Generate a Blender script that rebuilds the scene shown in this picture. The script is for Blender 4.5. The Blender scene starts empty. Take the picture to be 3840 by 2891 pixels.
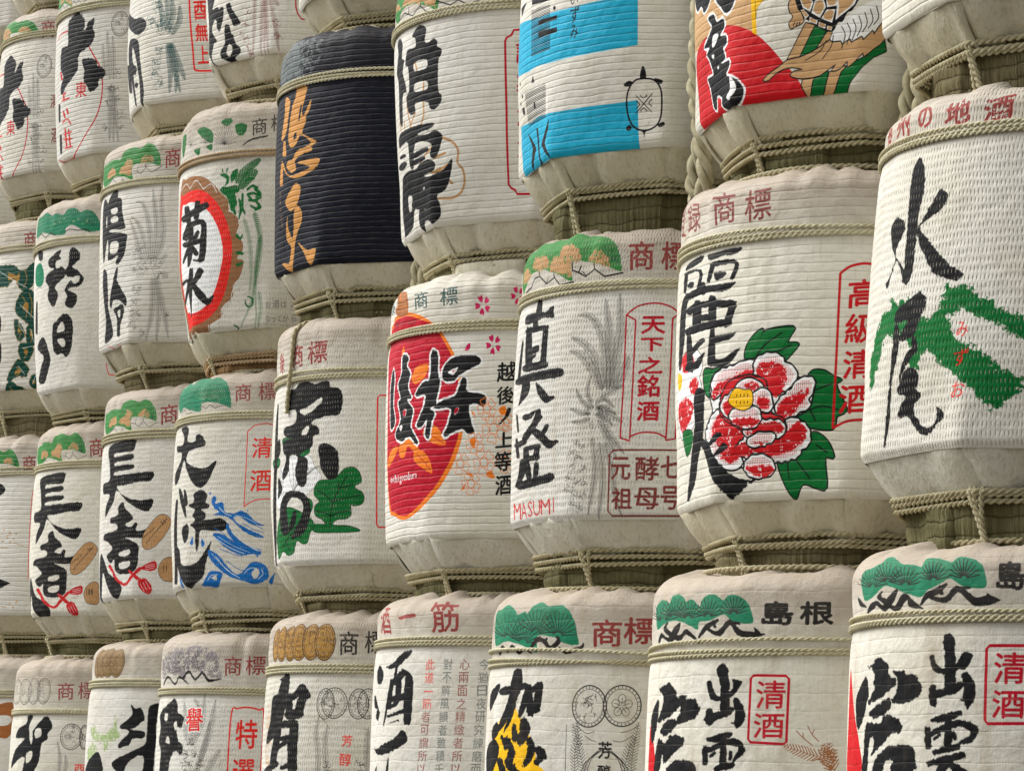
import bpy, math, random
import numpy as np

# ------------------------------------------------------------------ camera, world, light, exposure
scene = bpy.context.scene
col = scene.collection
cam_data = bpy.data.cameras.new("camera"); cam_data.sensor_fit = 'HORIZONTAL'; cam_data.sensor_width = 36.0
cam_data.lens = 112.500; cam_data.clip_start = 0.1; cam_data.clip_end = 1000.0
cam = bpy.data.objects.new("camera", cam_data); col.objects.link(cam)
from mathutils import Matrix
cam.matrix_world = Matrix(((0.404727, 0.115474, 0.907117, 3.7601), (0.913924, -0.084313, -0.397031, -2.5212), (0.030635, 0.989726, -0.139658, 1.5847), (0, 0, 0, 1)))
EXPOSURE = 0.74; SUNAZ = 222
scene.camera = cam
world = bpy.data.worlds.new("World"); scene.world = world; world.use_nodes = True
wn = world.node_tree.nodes; wl = world.node_tree.links
bgn = wn["Background"]; sky = wn.new("ShaderNodeTexSky"); sky.sky_type = 'NISHITA'; sky.sun_disc = False
SUN_EL, SUN_AZ = math.radians(46), math.radians(SUNAZ)          # azimuth from +Y towards +X
sky.sun_elevation = SUN_EL; sky.sun_rotation = SUN_AZ
sky.air_density = 1.0; sky.dust_density = 4.0
hs = wn.new("ShaderNodeHueSaturation"); hs.inputs["Saturation"].default_value = 0.12   # high thin cloud: a nearly white sky
wl.new(sky.outputs[0], hs.inputs["Color"]); wl.new(hs.outputs[0], bgn.inputs[0])
bgn.inputs[1].default_value = 0.10
sl = bpy.data.lights.new("sun", 'SUN'); sl.energy = 1.9; sl.angle = math.radians(45); sl.color = (1.0, 0.985, 0.95)
so = bpy.data.objects.new("sun", sl); col.objects.link(so)
from mathutils import Vector
sd = Vector((math.sin(SUN_AZ)*math.cos(SUN_EL), math.cos(SUN_AZ)*math.cos(SUN_EL), math.sin(SUN_EL)))
so.rotation_euler = sd.to_track_quat('Z', 'Y').to_euler()
scene.view_settings.view_transform = 'Standard'; scene.view_settings.look = 'None'
scene.view_settings.exposure = EXPOSURE; scene.view_settings.gamma = 1.0
scene.view_settings.use_curve_mapping = False

# every barrel: place of its foot, lean, heights of bottom edge / rope / top above the foot, radii, turn of the eight-sided bottom
BARRELS = {
    (0, 0): dict(x=-0.01565, y=-0.01076, z=1.365, lean=0, zb=0.125, zr=0.5264, zt=0.6246, Rr=0.3, Rb=0.296, ph=24.79),
    (0, 1): dict(x=-0.6354, y=-0.01841, z=1.351, lean=0, zb=0.125, zr=0.5264, zt=0.6424, Rr=0.3, Rb=0.296, ph=31.87),
    (0, 2): dict(x=-1.283, y=-0.01206, z=1.361, lean=0, zb=0.125, zr=0.5264, zt=0.6395, Rr=0.3, Rb=0.296, ph=13.09),
    (0, 3): dict(x=-1.894, y=0.01077, z=1.415, lean=0, zb=0.125, zr=0.5264, zt=0.6105, Rr=0.3, Rb=0.296, ph=22.99),
    (0, 4): dict(x=-2.552, y=0.02355, z=1.388, lean=0, zb=0.125, zr=0.5264, zt=0.6403, Rr=0.3, Rb=0.296, ph=40.18),
    (0, 5): dict(x=-3.215, y=-0.0009905, z=1.361, lean=0, zb=0.125, zr=0.5264, zt=0.6554, Rr=0.3, Rb=0.296, ph=40.33),
    (0, 6): dict(x=-3.837, y=0.01604, z=1.398, lean=0, zb=0.125, zr=0.5264, zt=0.6254, Rr=0.3, Rb=0.296, ph=5.651),
    (0, 7): dict(x=-4.483, y=-0.002454, z=1.345, lean=0, zb=0.125, zr=0.5264, zt=0.6628, Rr=0.3, Rb=0.296, ph=9.326),
    (0, 8): dict(x=-5.118, y=0, z=1.41, lean=0, zb=0.125, zr=0.5264, zt=0.6264, Rr=0.3, Rb=0.296, ph=2.316),
    (1, 0): dict(x=-0.01565, y=0.005565, z=1.985, lean=0.01212, zb=0.1296, zr=0.5685, zt=0.6335, Rr=0.289, Rb=0.307, ph=25.2),
    (1, 1): dict(x=-0.6354, y=0.01819, z=1.989, lean=8.045e-05, zb=0.1123, zr=0.5193, zt=0.6222, Rr=0.3017, Rb=0.2943, ph=9.26),
    (1, 2): dict(x=-1.283, y=0.02038, z=1.997, lean=0.0002888, zb=0.1246, zr=0.5253, zt=0.627, Rr=0.2966, Rb=0.2994, ph=24.21),
    (1, 3): dict(x=-1.894, y=0.01854, z=2.021, lean=-0.0006174, zb=0.1117, zr=0.5106, zt=0.6144, Rr=0.3035, Rb=0.2925, ph=21.23),
    (1, 4): dict(x=-2.552, y=0.01857, z=2.024, lean=-0.0003683, zb=0.1045, zr=0.499, zt=0.6218, Rr=0.3015, Rb=0.2945, ph=2.758),
    (1, 5): dict(x=-3.215, y=0.01034, z=2.013, lean=8.627e-05, zb=0.1055, zr=0.4934, zt=0.5935, Rr=0.2997, Rb=0.2963, ph=11.19),
    (1, 6): dict(x=-3.837, y=0.02378, z=2.019, lean=-0.001474, zb=0.1103, zr=0.5089, zt=0.6293, Rr=0.3044, Rb=0.2916, ph=26.59),
    (1, 7): dict(x=-4.483, y=0.0236, z=2.004, lean=0.0002388, zb=0.1164, zr=0.5129, zt=0.622, Rr=0.2994, Rb=0.2966, ph=1.079),
    (1, 8): dict(x=-5.118, y=0.01604, z=2.033, lean=0, zb=0.1196, zr=0.521, zt=0.621, Rr=0.3, Rb=0.296, ph=25.15),
    (2, 0): dict(x=-0.01565, y=0.02452, z=2.615, lean=0, zb=0.128, zr=0.5294, zt=0.6294, Rr=0.3, Rb=0.296, ph=14.53),
    (2, 1): dict(x=-0.6354, y=0.03711, z=2.608, lean=0, zb=0.1175, zr=0.5189, zt=0.6189, Rr=0.3, Rb=0.296, ph=9.22),
    (2, 2): dict(x=-1.283, y=0.01054, z=2.62, lean=0, zb=0.1369, zr=0.5383, zt=0.6383, Rr=0.3, Rb=0.296, ph=11.54),
    (2, 3): dict(x=-1.894, y=0.02467, z=2.631, lean=-0.02118, zb=0.1083, zr=0.5174, zt=0.6174, Rr=0.311, Rb=0.285, ph=15.72),
    (2, 4): dict(x=-2.552, y=0.0003464, z=2.642, lean=-0.0009572, zb=0.1122, zr=0.5075, zt=0.6164, Rr=0.3039, Rb=0.2921, ph=26.03),
    (2, 5): dict(x=-3.215, y=0.003465, z=2.602, lean=-0.004562, zb=0.1039, zr=0.5001, zt=0.6289, Rr=0.311, Rb=0.285, ph=7.059),
    (2, 6): dict(x=-3.837, y=-0.008347, z=2.645, lean=-0.002205, zb=0.1077, zr=0.5046, zt=0.625, Rr=0.3065, Rb=0.2895, ph=24.51),
    (2, 7): dict(x=-4.483, y=0.005439, z=2.622, lean=-0.004903, zb=0.09288, zr=0.4862, zt=0.6079, Rr=0.311, Rb=0.285, ph=35.11),
    (2, 8): dict(x=-5.118, y=0.01031, z=2.65, lean=0, zb=0.1355, zr=0.5369, zt=0.6269, Rr=0.3, Rb=0.296, ph=13.79),
    (2, 9): dict(x=-5.758, y=0.01031, z=2.612, lean=0, zb=0.125, zr=0.5264, zt=0.6264, Rr=0.3, Rb=0.296, ph=9.988),
    (3, 4): dict(x=-2.552, y=0.03076, z=3.255, lean=0, zb=0.09838, zr=0.4998, zt=0.5998, Rr=0.3, Rb=0.296, ph=17.46),
    (3, 5): dict(x=-3.215, y=0.04066, z=3.227, lean=0, zb=0.1162, zr=0.5176, zt=0.6176, Rr=0.3, Rb=0.296, ph=42.14),
    (3, 6): dict(x=-3.837, y=0.03773, z=3.266, lean=0, zb=0.09422, zr=0.4956, zt=0.5956, Rr=0.3, Rb=0.296, ph=12.69),
    (3, 7): dict(x=-4.483, y=0.03193, z=3.226, lean=-0.003282, zb=0.1244, zr=0.5217, zt=0.6217, Rr=0.3091, Rb=0.2869, ph=30.26),
    (3, 8): dict(x=-5.118, y=0.03076, z=3.272, lean=0, zb=0.1356, zr=0.537, zt=0.6172, Rr=0.3, Rb=0.296, ph=40.63),
    (3, 9): dict(x=-5.758, y=0.03076, z=3.235, lean=0, zb=0.1183, zr=0.5197, zt=0.6197, Rr=0.3, Rb=0.296, ph=38.06),
    (4, 8): dict(x=-5.118, y=0.04276, z=3.881, lean=0, zb=0.088, zr=0.4894, zt=0.5894, Rr=0.3, Rb=0.296, ph=17.01),
    (4, 9): dict(x=-5.758, y=0.04276, z=3.85, lean=0, zb=0.1186, zr=0.52, zt=0.62, Rr=0.3, Rb=0.296, ph=4.15),
}
PPM = {
    (0, 0): 1900, (0, 1): 1900, (0, 2): 1800, (0, 3): 1900, (0, 4): 1600, (0, 5): 1350, (0, 6): 1350, (0, 7): 1350, (0, 8): 1350, (1, 0): 1900, (1, 1): 1900, (1, 2): 1800, (1, 3): 1900, (1, 4): 1600, (1, 5): 1350, (1, 6): 1350, (1, 7): 1350, (1, 8): 1350, (2, 0): 1900, (2, 1): 1900, (2, 2): 1800, (2, 3): 1900, (2, 4): 1600, (2, 5): 1350, (2, 6): 1350, (2, 7): 1350, (2, 8): 1350, (2, 9): 1350, (3, 4): 1600, (3, 5): 1350, (3, 6): 1350, (3, 7): 1350, (3, 8): 1350, (3, 9): 1350, (4, 8): 1350, (4, 9): 1350}
STYLE = {
    (0, 0): {'mat': 'fine', 'stain': 2.0, 'label': 'barrel with teal pines, black words and boxed red seal, rightmost in bottom row'},
    (0, 1): {'mat': 'fine', 'stain': 5.0, 'rty': 0.02, 'label': 'barrel with teal pines, black words and boxed red seal, second from right in bottom row'},
    (0, 2): {'mat': 'fine', 'stain': 1.0, 'rty': 0.035, 'grime': 1.3, 'label': 'bottom-row barrel with a yellow and black lion mane and two round medals'},
    (0, 3): {'mat': 'fine', 'label': 'bottom-row barrel with long narrow columns of small red and grey writing'},
    (0, 4): {'mat': 'weave', 'grime': 1.2, 'label': 'bottom-row barrel with a row of overlapping gold coins on its shoulder'},
    (0, 5): {'mat': 'weave', 'label': 'bottom-row barrel with a grey pine, red seal characters and a grey phoenix'},
    (0, 6): {'mat': 'fine', 'label': 'bottom-row barrel with faded brown coins and pale green splashes beside heavy black strokes'},
    (0, 7): {'mat': 'fine', 'label': 'bottom-row barrel with outlined grey coins on its shoulder and a stamped medal'},
    (0, 8): {'mat': 'fine', 'label': 'bottom-row barrel with an orange-brown cloud shape, cut by the left edge'},
    (1, 0): {'mat': 'weave', 'dust': 0.8, 'bump': 0.9, 'flap': 3, 'label': 'white barrel with a green zigzag brush stroke behind two black characters'},
    (1, 1): {'mat': 'cord', 'bump': 0.8, 'label': 'white barrel with a big red peony and green leaves'},
    (1, 2): {'mat': 'weave', 'round': True, 'flap': 3, 'label': 'white barrel with a pine shoulder, red scroll label and grey line-drawn phoenix'},
    (1, 3): {'mat': 'cord', 'dust': 0.35, 'round': True, 'flap': 3, 'label': 'white barrel with a red disc edged in orange and pink cherry blossoms'},
    (1, 4): {'mat': 'weave', 'strap': 0.126, 'round': True, 'label': 'white barrel with bold black strokes over a white chrysanthemum and green leaf'},
    (1, 5): {'mat': 'weave', 'round': True, 'label': 'white barrel with blue waves and a red label, under a teal pine'},
    (1, 6): {'mat': 'weave', 'bump': 0.7, 'round': True, 'label': 'white barrel with black characters, tan coin and red tassels, nearer of the alike two'},
    (1, 7): {'mat': 'weave', 'bump': 0.7, 'round': True, 'label': 'white barrel with black characters, tan coin and red tassels, farther left of the alike two'},
    (1, 8): {'round': True, 'label': 'white barrel with gold specks and a half-seen green pine, at the left edge'},
    (2, 0): {'label': 'plain white barrel bottom without print in the top right corner'},
    (2, 1): {'bump': 0.8, 'label': 'barrel with a red sun, long-tailed tortoise and green stripes'},
    (2, 2): {'bump': 0.8, 'dust': 0.6, 'label': 'barrel with two sky-blue bands and a black turtle outline'},
    (2, 3): {'bump': 0.9, 'paper': [(0.505, 0, 1.5), (0.751, 0, 1.4)], 'label': 'barrel with two heavy black characters over a thin tan flower crest'},
    (2, 4): {'dust': 0.45, 'bump': 1.3, 'label': 'dark navy barrel with gold characters'},
    (2, 5): {'mat': 'weave', 'brope': True, 'foot': 3, 'label': 'barrel with a red and brown ring and a green phoenix, tied in tan rope'},
    (2, 6): {'label': 'barrel with narrow black characters, a green and tan pine and pale grey phoenix'},
    (2, 7): {'mat': 'weave', 'bump': 0.6, 'round': True, 'label': 'barrel with a teal pine shoulder and two black characters, left of the phoenix barrel'},
    (2, 8): {'round': True, 'label': 'barrel with dark green and gold scrollwork at the left edge'},
    (2, 9): {'round': True, 'label': 'plain barrel half hidden behind the scrollwork barrel, at the far left edge'},
    (3, 4): {'round': True, 'label': 'plain white barrel bottom above the dark navy barrel'},
    (3, 5): {'label': 'top-row barrel with black strokes and a brown line-drawn phoenix'},
    (3, 6): {'round': True, 'label': 'top-row barrel with a dark grey-green phoenix and a red framed label'},
    (3, 7): {'round': True, 'label': 'top-row barrel with a black brush figure and thin red oval, nearer of the alike two'},
    (3, 8): {'round': True, 'label': 'top-row barrel with a black brush figure and thin red oval, at the left edge'},
    (3, 9): {'round': True, 'label': 'plain pale barrel behind the leftmost red oval barrel'},
    (4, 8): {'foot': 3, 'label': 'brown straw foot of a barrel above the top left pine shoulder'},
    (4, 9): {'foot': 3, 'label': 'plain barrel bottom in the top left corner'},
}
# prints: shapes, lines, characters, feathers ... in half millimetres on the unrolled mat (arc from the front, height from the bottom edge)
PRINT = {
    (1, 1): [
        ('T','h',[('商',[54,975,168,972,179,863,74,864,69,917,176,916]),('標',[208,961,315,967,320,861,215,854]),('録',[-178,987,-27,964,-8,861,-127,873,-139,926,-14,912]),('登',[-193,983,-178,983,-146,867,-231,880,-267,941,-161,923])],{'b':1.6}),
        ('P','g',[[237,433,241,469,267,503,301,519,295,494,314,514,405,520,392,488,387,472,421,468,406,444,372,416,336,440,277,429]],{'ol':('k',2.6)}),
        ('P','g',[[416,249,445,313,452,363,467,384,503,383,532,365,555,355,539,340,558,297,570,261,541,243,532,208,476,210,427,227]],{'ol':('k',2.6)}),
        ('P','g',[[345,151,377,118,431,145,461,194,487,194,516,169,534,122,506,119,511,32,473,34,431,45,400,3,368,43,345,101]],{'ol':('k',2.6)}),
        ('P','g',[[47,415,96,413,147,415,131,383,90,358,84,329,53,347]],{'ol':('k',2.6)}),
        ('L','k',[[277,437,311,471,367,504],[352,446,398,464],[446,263,497,276,547,265],[460,320,525,343],[453,277,476,233],[400,128,454,62],[377,114,381,64],[476,162,513,137]],{'w':2.2}),
        ('P','w',[[90,384,131,409,189,415,232,426,277,429,328,444,376,413,403,397,419,364,467,359,471,334,453,270,416,249,446,220,457,191,431,152,377,118,294,114,202,105,160,100,122,121,87,160,57,214,71,250,96,284,82,330]],{'ol':('k',3)}),
        ('P','w',[[91,351,85,366,96,383,106,396,131,406,141,411,161,409,173,416,189,413,213,423,232,424,255,427,268,423,278,414,277,400,279,387,269,372,257,363,233,356,224,351,204,353,190,346,174,350,149,337,131,332,109,323,97,321,87,333]],{'ol':('k',3.2)}),
        ('D','r',[[107,355,103,368,112,382,120,393,140,401,148,406,165,404,175,410,189,408,209,416,225,417,244,419,256,415,264,408,264,396,265,385,256,373,246,365,226,360,218,355,201,357,189,351,176,355,156,344,141,339,122,332,112,330,104,340]],{'pitch':3.2}),
        ('P','r',[[88,319,102,356,173,379,251,398,277,387,240,356,173,349,123,328]],{'ro':1.6,'dry':0.08}),
        ('P','w',[[273,393,269,411,277,426,286,436,303,439,315,445,332,442,349,442,364,431,373,426,376,413,397,405,407,395,417,379,416,364,409,347,392,336,384,327,369,326,358,316,345,317,334,318,325,329,312,330,304,341,286,353,278,371,269,382]],{'ol':('k',3.2)}),
        ('D','r',[[284,391,281,406,288,418,295,427,309,429,319,435,333,432,348,432,360,423,368,418,370,407,388,401,397,392,405,379,405,366,398,352,384,343,377,335,365,335,356,327,344,327,336,327,327,337,317,338,310,347,295,357,288,372,281,381]],{'pitch':3.2}),
        ('P','r',[[288,345,276,388,302,416,345,417,378,391,383,357,365,320,346,308]],{'ro':1.6,'dry':0.08}),
        ('P','w',[[345,273,348,286,361,301,365,309,381,315,386,325,400,329,410,348,423,357,439,365,452,364,465,364,471,355,474,346,469,330,466,315,453,298,460,285,457,277,445,266,427,263,413,251,400,250,382,242,369,244,353,255]],{'ol':('k',3.2)}),
        ('D','r',[[357,278,359,289,370,302,374,308,387,313,391,321,403,325,411,341,422,348,436,355,447,355,457,354,462,347,465,339,461,326,458,314,447,299,453,288,451,281,440,272,425,270,414,260,403,258,388,252,377,253,363,263]],{'pitch':3.2}),
        ('P','r',[[346,263,364,291,409,314,453,330,440,293,405,260,373,243]],{'ro':1.6,'dry':0.08}),
        ('P','w',[[57,214,53,226,67,232,65,244,77,249,85,267,102,276,115,284,131,281,142,278,153,264,164,261,174,248,190,244,199,232,216,226,223,215,229,206,223,194,229,182,222,172,219,163,203,159,210,144,207,137,213,121,212,115,194,102,171,99,147,103,122,117,111,123,105,139,91,146,87,160,72,172,72,187,55,202]],{'ol':('k',3.2)}),
        ('D','r',[[73,211,71,220,82,225,80,236,90,240,97,256,110,263,121,269,135,267,143,264,153,253,162,250,170,239,184,236,192,226,206,221,212,212,217,204,212,194,217,184,212,175,208,168,195,164,201,152,199,146,204,133,203,127,187,117,168,114,148,118,127,130,118,135,113,148,101,153,98,166,86,175,86,188,72,200]],{'pitch':3.2}),
        ('P','r',[[91,221,126,269,164,257,222,219,221,169,180,121,137,133,118,177]],{'ro':1.6,'dry':0.08}),
        ('P','w',[[203,173,206,180,223,186,226,194,242,200,248,202,266,201,272,203,289,202,296,205,312,203,323,208,341,205,356,211,369,208,375,226,377,236,395,243,408,242,421,240,427,231,441,228,446,220,457,205,457,187,459,175,450,162,444,154,427,149,424,136,412,128,405,121,391,123,382,116,369,118,357,113,345,118,331,113,320,118,304,113,294,118,278,117,271,123,254,124,247,130,228,131,222,136,198,143,188,153,188,163]],{'ol':('k',3.2)}),
        ('D','r',[[226,172,228,178,242,184,244,190,257,195,262,197,277,196,282,198,297,197,302,200,316,198,325,202,340,200,353,205,364,202,369,217,371,225,386,231,397,230,408,229,413,221,425,218,429,211,438,199,439,184,440,174,432,163,427,157,413,152,411,141,400,134,394,129,382,130,375,124,364,126,354,122,343,126,332,122,322,126,309,122,301,126,288,126,282,131,267,131,262,136,247,137,241,141,222,147,214,155,214,163]],{'pitch':3.2}),
        ('P','r',[[171,157,245,182,336,185,392,216,423,232,449,202,436,174,391,147,316,132,223,133]],{'ro':1.6,'dry':0.08}),
        ('P','r',[[131,274,131,310,153,352,194,374,251,380,303,366,316,340,320,311,333,296,329,260,369,244,373,207,312,199,242,200,194,232,153,250]],{'ol':('k',2.6),'ro':0.6}),
        ('P','w',[[223,208,226,215,242,221,245,230,260,235,268,239,287,237,298,243,312,239,327,243,337,238,354,240,361,237,374,225,376,211,370,198,353,187,346,186,329,191,318,189,303,196,289,190,282,192,266,187,260,188,235,197]],{'ol':('k',3.2)}),
        ('D','r',[[236,209,239,215,252,220,254,227,267,231,274,235,289,233,299,238,311,235,324,238,332,234,346,236,352,233,363,223,364,211,359,200,345,191,339,190,325,195,316,193,303,199,292,194,285,195,272,191,267,192,247,199]],{'pitch':3.2}),
        ('P','r',[[220,207,264,229,342,233,370,207,304,198]],{'ro':1.6,'dry':0.08}),
        ('P','w',[[143,313,151,324,167,325,179,337,190,338,189,326,182,306,194,291,192,279,186,262,174,255,153,263,137,280,132,297]],{'ol':('k',3.2)}),
        ('D','r',[[147,311,154,320,167,321,178,331,186,332,186,322,180,305,190,293,189,283,183,268,173,262,156,269,142,283,138,297]],{'pitch':3.2}),
        ('P','r',[[144,296,181,309,187,275,163,260]],{'ro':1.6,'dry':0.08}),
        ('P','w',[[199,348,210,360,233,369,255,371,278,363,297,352,305,340,297,333,278,329,261,329,242,339,215,343]],{'ol':('k',3.2)}),
        ('D','r',[[209,348,217,358,237,365,255,367,274,360,291,351,298,342,291,335,275,332,261,332,244,340,222,343]],{'pitch':3.2}),
        ('P','r',[[228,349,260,360,290,345,270,334]],{'ro':1.6,'dry':0.08}),
        ('P','w',[[260,307,266,322,282,331,299,337,316,333,329,321,333,303,336,284,329,271,317,265,300,269,287,272,278,284,263,295]],{'ol':('k',3.2)}),
        ('D','r',[[267,306,272,319,285,326,299,331,314,327,324,317,328,302,330,287,324,275,314,270,300,273,289,276,282,287,269,296]],{'pitch':3.2}),
        ('P','r',[[279,300,314,314,323,280,294,272]],{'ro':1.6,'dry':0.08}),
        ('P','w',[[174,270,183,279,204,282,221,284,242,276,264,282,278,281,290,271,291,258,293,245,282,233,271,223,251,221,227,221,204,231,185,237,179,248,169,259]],{'ol':('k',3.2)}),
        ('D','r',[[184,268,192,275,209,278,223,279,241,272,260,278,271,277,282,269,282,258,284,246,275,237,265,228,248,226,228,227,209,235,194,240,188,249,180,259]],{'pitch':3.2}),
        ('P','r',[[182,248,243,252,285,241,248,223,205,231]],{'ro':1.6,'dry':0.08}),
        ('P','y',[[184,335,204,344,233,337,256,336,265,318,260,289,233,276,204,282,189,289,169,307]],{'ol':('k',1.6)}),
        ('L','k',[[204,326,203,319],[219,325,218,318],[233,325,232,319],[247,323,246,316],[202,306,201,299],[218,303,217,296],[233,302,232,295],[246,302,245,296]],{'w':1.5,'n':1}),
        ('P','w',[[237,182,242,190,260,196,280,205,304,203,325,203,337,198,339,188,330,177,325,173,308,172,300,165,286,167,264,162,250,165,237,172]],{'ol':('k',3.2)}),
        ('D','r',[[245,182,250,189,265,194,282,201,301,200,320,200,330,196,332,187,324,178,319,174,305,174,299,168,287,169,269,165,257,168,246,174]],{'pitch':3.2}),
        ('P','r',[[255,176,286,180,316,178,286,169]],{'ro':1.6,'dry':0.08}),
        ('P','w',[[221,107,222,119,236,128,249,137,268,137,290,139,307,131,323,122,328,109,332,96,324,84,311,75,289,73,269,68,249,73,232,78,226,89,217,97]],{'ol':('k',3.2)}),
        ('D','r',[[230,106,231,117,242,124,253,131,269,131,287,133,302,127,315,119,319,108,323,97,316,87,305,80,287,78,269,74,253,78,239,82,233,91,226,98]],{'pitch':3.2}),
        ('P','r',[[222,101,266,107,326,100,316,79,265,73]],{'ro':1.6,'dry':0.08}),
        ('P','w',[[-186,445,-124,474,-36,496,22,470,37,431,19,396,31,365,-3,331,0,287,-36,246,-104,231,-181,240]],{'ol':('k',1.6)}),
        ('P','r',[[-176,323,-84,341,-20,311,-64,264,-150,244],[-148,462,-55,487,-14,444,-84,420],[-52,382,0,398,13,367,-25,349]],{'ro':1.6,'dry':0.1}),
        ('P','y',[[-176,432,-122,417,-133,381,-175,384]]),
        ('P','g',[[-134,242,-45,236,-63,190,-126,165,-144,198]],{'ol':('k',1.2)}),
        ('P','k',[[48,779,119,782,203,783,204,770,165,761,126,763,77,757,53,762],[-127,760,-96,774,14,782,4,760,-105,752],[89,715,146,712,141,697,109,689,94,695],[-90,707,-39,705,-42,688,-85,693]],{'ro':0.55}),
        ('P','k',[[-102,681,-90,734,-109,742,-132,742,-131,687,-116,681],[-110,734,-2,732,-14,682,-2,675,11,677,15,737,-124,747,-134,742],[71,689,91,736,80,745,65,743,51,695,59,688],[77,734,172,733,183,726,165,693,172,684,183,686,203,724,172,749,72,750,64,742],[17,693,2,667,25,653,48,658,40,689,29,695],[-57,651,40,658,142,650,188,668,190,674,182,677,132,676,28,680,-85,675,-94,663],[-105,676,-145,655,-165,602,-169,525,-167,446,-154,442,-140,442,-105,514,-95,590,-83,642,-52,660,-68,674],[-49,601,27,613,184,594,196,605,182,619,18,635,-84,627,-89,613],[-28,636,-37,564,-6,548,22,554,22,628,-2,641],[64,638,68,557,88,545,107,552,103,633,84,644],[169,611,153,578,135,549,143,538,160,538,183,566,196,602,186,614],[-61,538,61,540,169,540,179,551,163,563,49,566,-83,563,-98,552],[-4,574,95,568,104,576,91,585,-10,594,-25,586],[-82,535,-71,433,-45,422,-22,427,-40,529,-61,538],[-34,472,46,503,43,513,24,516,-60,484,-56,475],[-55,424,15,427,49,466,46,470,39,470,-19,448,-77,449,-91,436],[76,537,64,440,85,427,105,434,101,534,89,541],[95,492,169,498,195,512,196,515,192,517,161,517,85,514,76,502],[80,423,157,418,196,441,216,466,216,468,213,469,178,457,144,442,77,444,64,435]],{'n':3,'ro':0.5}),
        ('P','k',[[-8,356,-20,315,-18,262,-42,213,-76,163,-144,93,-202,35,-190,32,-174,31,-69,80,-11,150,31,199,44,253,47,306,53,347,26,363],[8,191,34,166,61,120,98,68,137,35,176,32,186,56,158,88,113,131,77,174,47,200,18,204],[76,173,131,203,128,214,111,215,64,180,66,174],[113,143,158,164,154,177,135,179,102,150,103,144]],{'ro':0.8,'n':3}),
        ('P','k',[[136,96,195,71,259,66,244,56,225,57,220,42,167,8,145,21,117,52]],{'ro':1.2}),
        ('L','r',[[546,679,539,447,530,210],[546,679,576,700,618,709,655,704],[530,210,576,231,637,237]],{'w':4}),
        ('T','r',[('高',[571,659,666,666,661,575,567,569]),('級',[564,555,658,561,653,468,559,461]),('清',[559,444,653,451,648,361,554,354]),('酒',[548,339,647,345,642,256,543,249])],{'b':2.2}),
    ],
    (1, 2): [
        ('P','J',[[-170,837,-237,928,-157,970,-58,999,48,1017,195,1019,328,988,391,956,421,905,429,845,381,863,309,883,219,896,221,827,154,855,50,886,-55,880,-123,842]],{'ro':0.6}),
        ('P','x',[[-34,899,-32,933,40,936,78,922,76,887],[93,880,103,914,145,930,163,956,215,954,251,927,260,892,220,891,219,844,154,860],[287,898,296,914,332,928,368,913,384,882,381,865,309,883],[-180,874,-161,915,-60,898,-79,866]],{'ro':2.4,'dry':0.08}),
        ('L','G',[[412,874,467,885],[411,876,462,900],[410,879,455,914],[408,880,446,927],[406,882,436,937],[404,883,423,946],[401,884,408,953],[399,885,394,956],[396,885,380,956],[394,884,367,952],[392,883,355,946],[390,882,345,937]],{'w':0.8,'n':1}),
        ('L','k',[[-117,828,-44,839,-15,865,26,868,76,835,127,850,159,820,230,824],[223,865,253,854,281,838,322,861,364,832,436,841],[26,868,17,887],[127,850,121,866],[252,856,262,876],[322,861,317,880],[223,861,221,891]],{'w':3.2,'n':1}),
        ('L','k',[[-72,843,-94,816],[68,836,90,851],[287,838,269,856]],{'w':2}),
        ('T','d',[('商',[452,952,548,952,549,846,455,846]),('標',[571,948,661,951,660,848,572,844])],{'b':2.4}),
        ('P','k',[[-72,736,-22,742,90,734,112,744,136,748,142,723,141,706,69,711,16,704,-72,708],[5,615,55,620,63,595,8,593],[9,587,46,589,39,577,6,576]],{'ro':0.55}),
        ('P','k',[[19,780,21,730,43,719,63,724,56,775,37,784],[-1,715,8,679,32,669,50,675,39,711,18,720],[-57,688,-41,556,-5,541,24,548,-3,681,-30,692],[-31,669,109,667,116,676,100,685,-48,690,-62,681],[83,677,76,547,96,536,114,542,114,672,99,682],[-30,534,113,532,124,546,101,558,-50,561,-71,549],[-100,649,-129,525,-108,518,-88,519,-75,645,-87,650],[-106,497,107,493,197,493,210,510,188,525,91,526,-144,525,-179,516],[8,615,8,585,15,581,22,583,22,613,15,616]],{'n':3,'ro':0.5}),
        ('P','k',[[-60,501,-71,468,-98,427,-92,423,-80,423,-1,451,14,487,-16,505],[52,484,69,449,117,410,164,419,169,427,157,433,137,435,107,459,63,486,55,488],[-127,393,-100,333,-87,330,-77,331,-99,390,-114,394],[-126,306,-112,244,-89,238,-72,241,-90,303,-108,308],[-69,226,-93,181,-140,144,-122,137,-95,136,-34,170,1,213,-26,229],[-12,361,38,366,61,387,36,349,-43,307,-30,293,4,291,75,336,93,391,16,385,-35,383,-45,371],[76,372,28,342,35,331,57,329,104,358,98,370],[126,335,100,314,75,303,75,295,89,292,123,301,144,327,139,335],[41,309,96,277,144,247,191,266,194,274,183,278,152,278,129,296,73,325,41,325],[-98,274,-8,279,-2,290,-28,297,-133,293,-144,284],[-33,262,-34,223,-5,212,19,219,10,258,-12,267],[-12,255,89,255,97,264,81,272,-21,270,-32,263],[60,267,41,227,60,215,82,220,91,261,78,271],[-10,216,80,218,89,226,73,235,-20,236,-35,227],[-31,210,-11,153,12,145,29,151,21,207,-6,217],[51,206,36,159,52,150,70,154,84,201,70,210],[-69,125,87,129,163,138,173,155,148,167,70,159,-95,153,-122,140]],{'n':3,'ro':0.5}),
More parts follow.
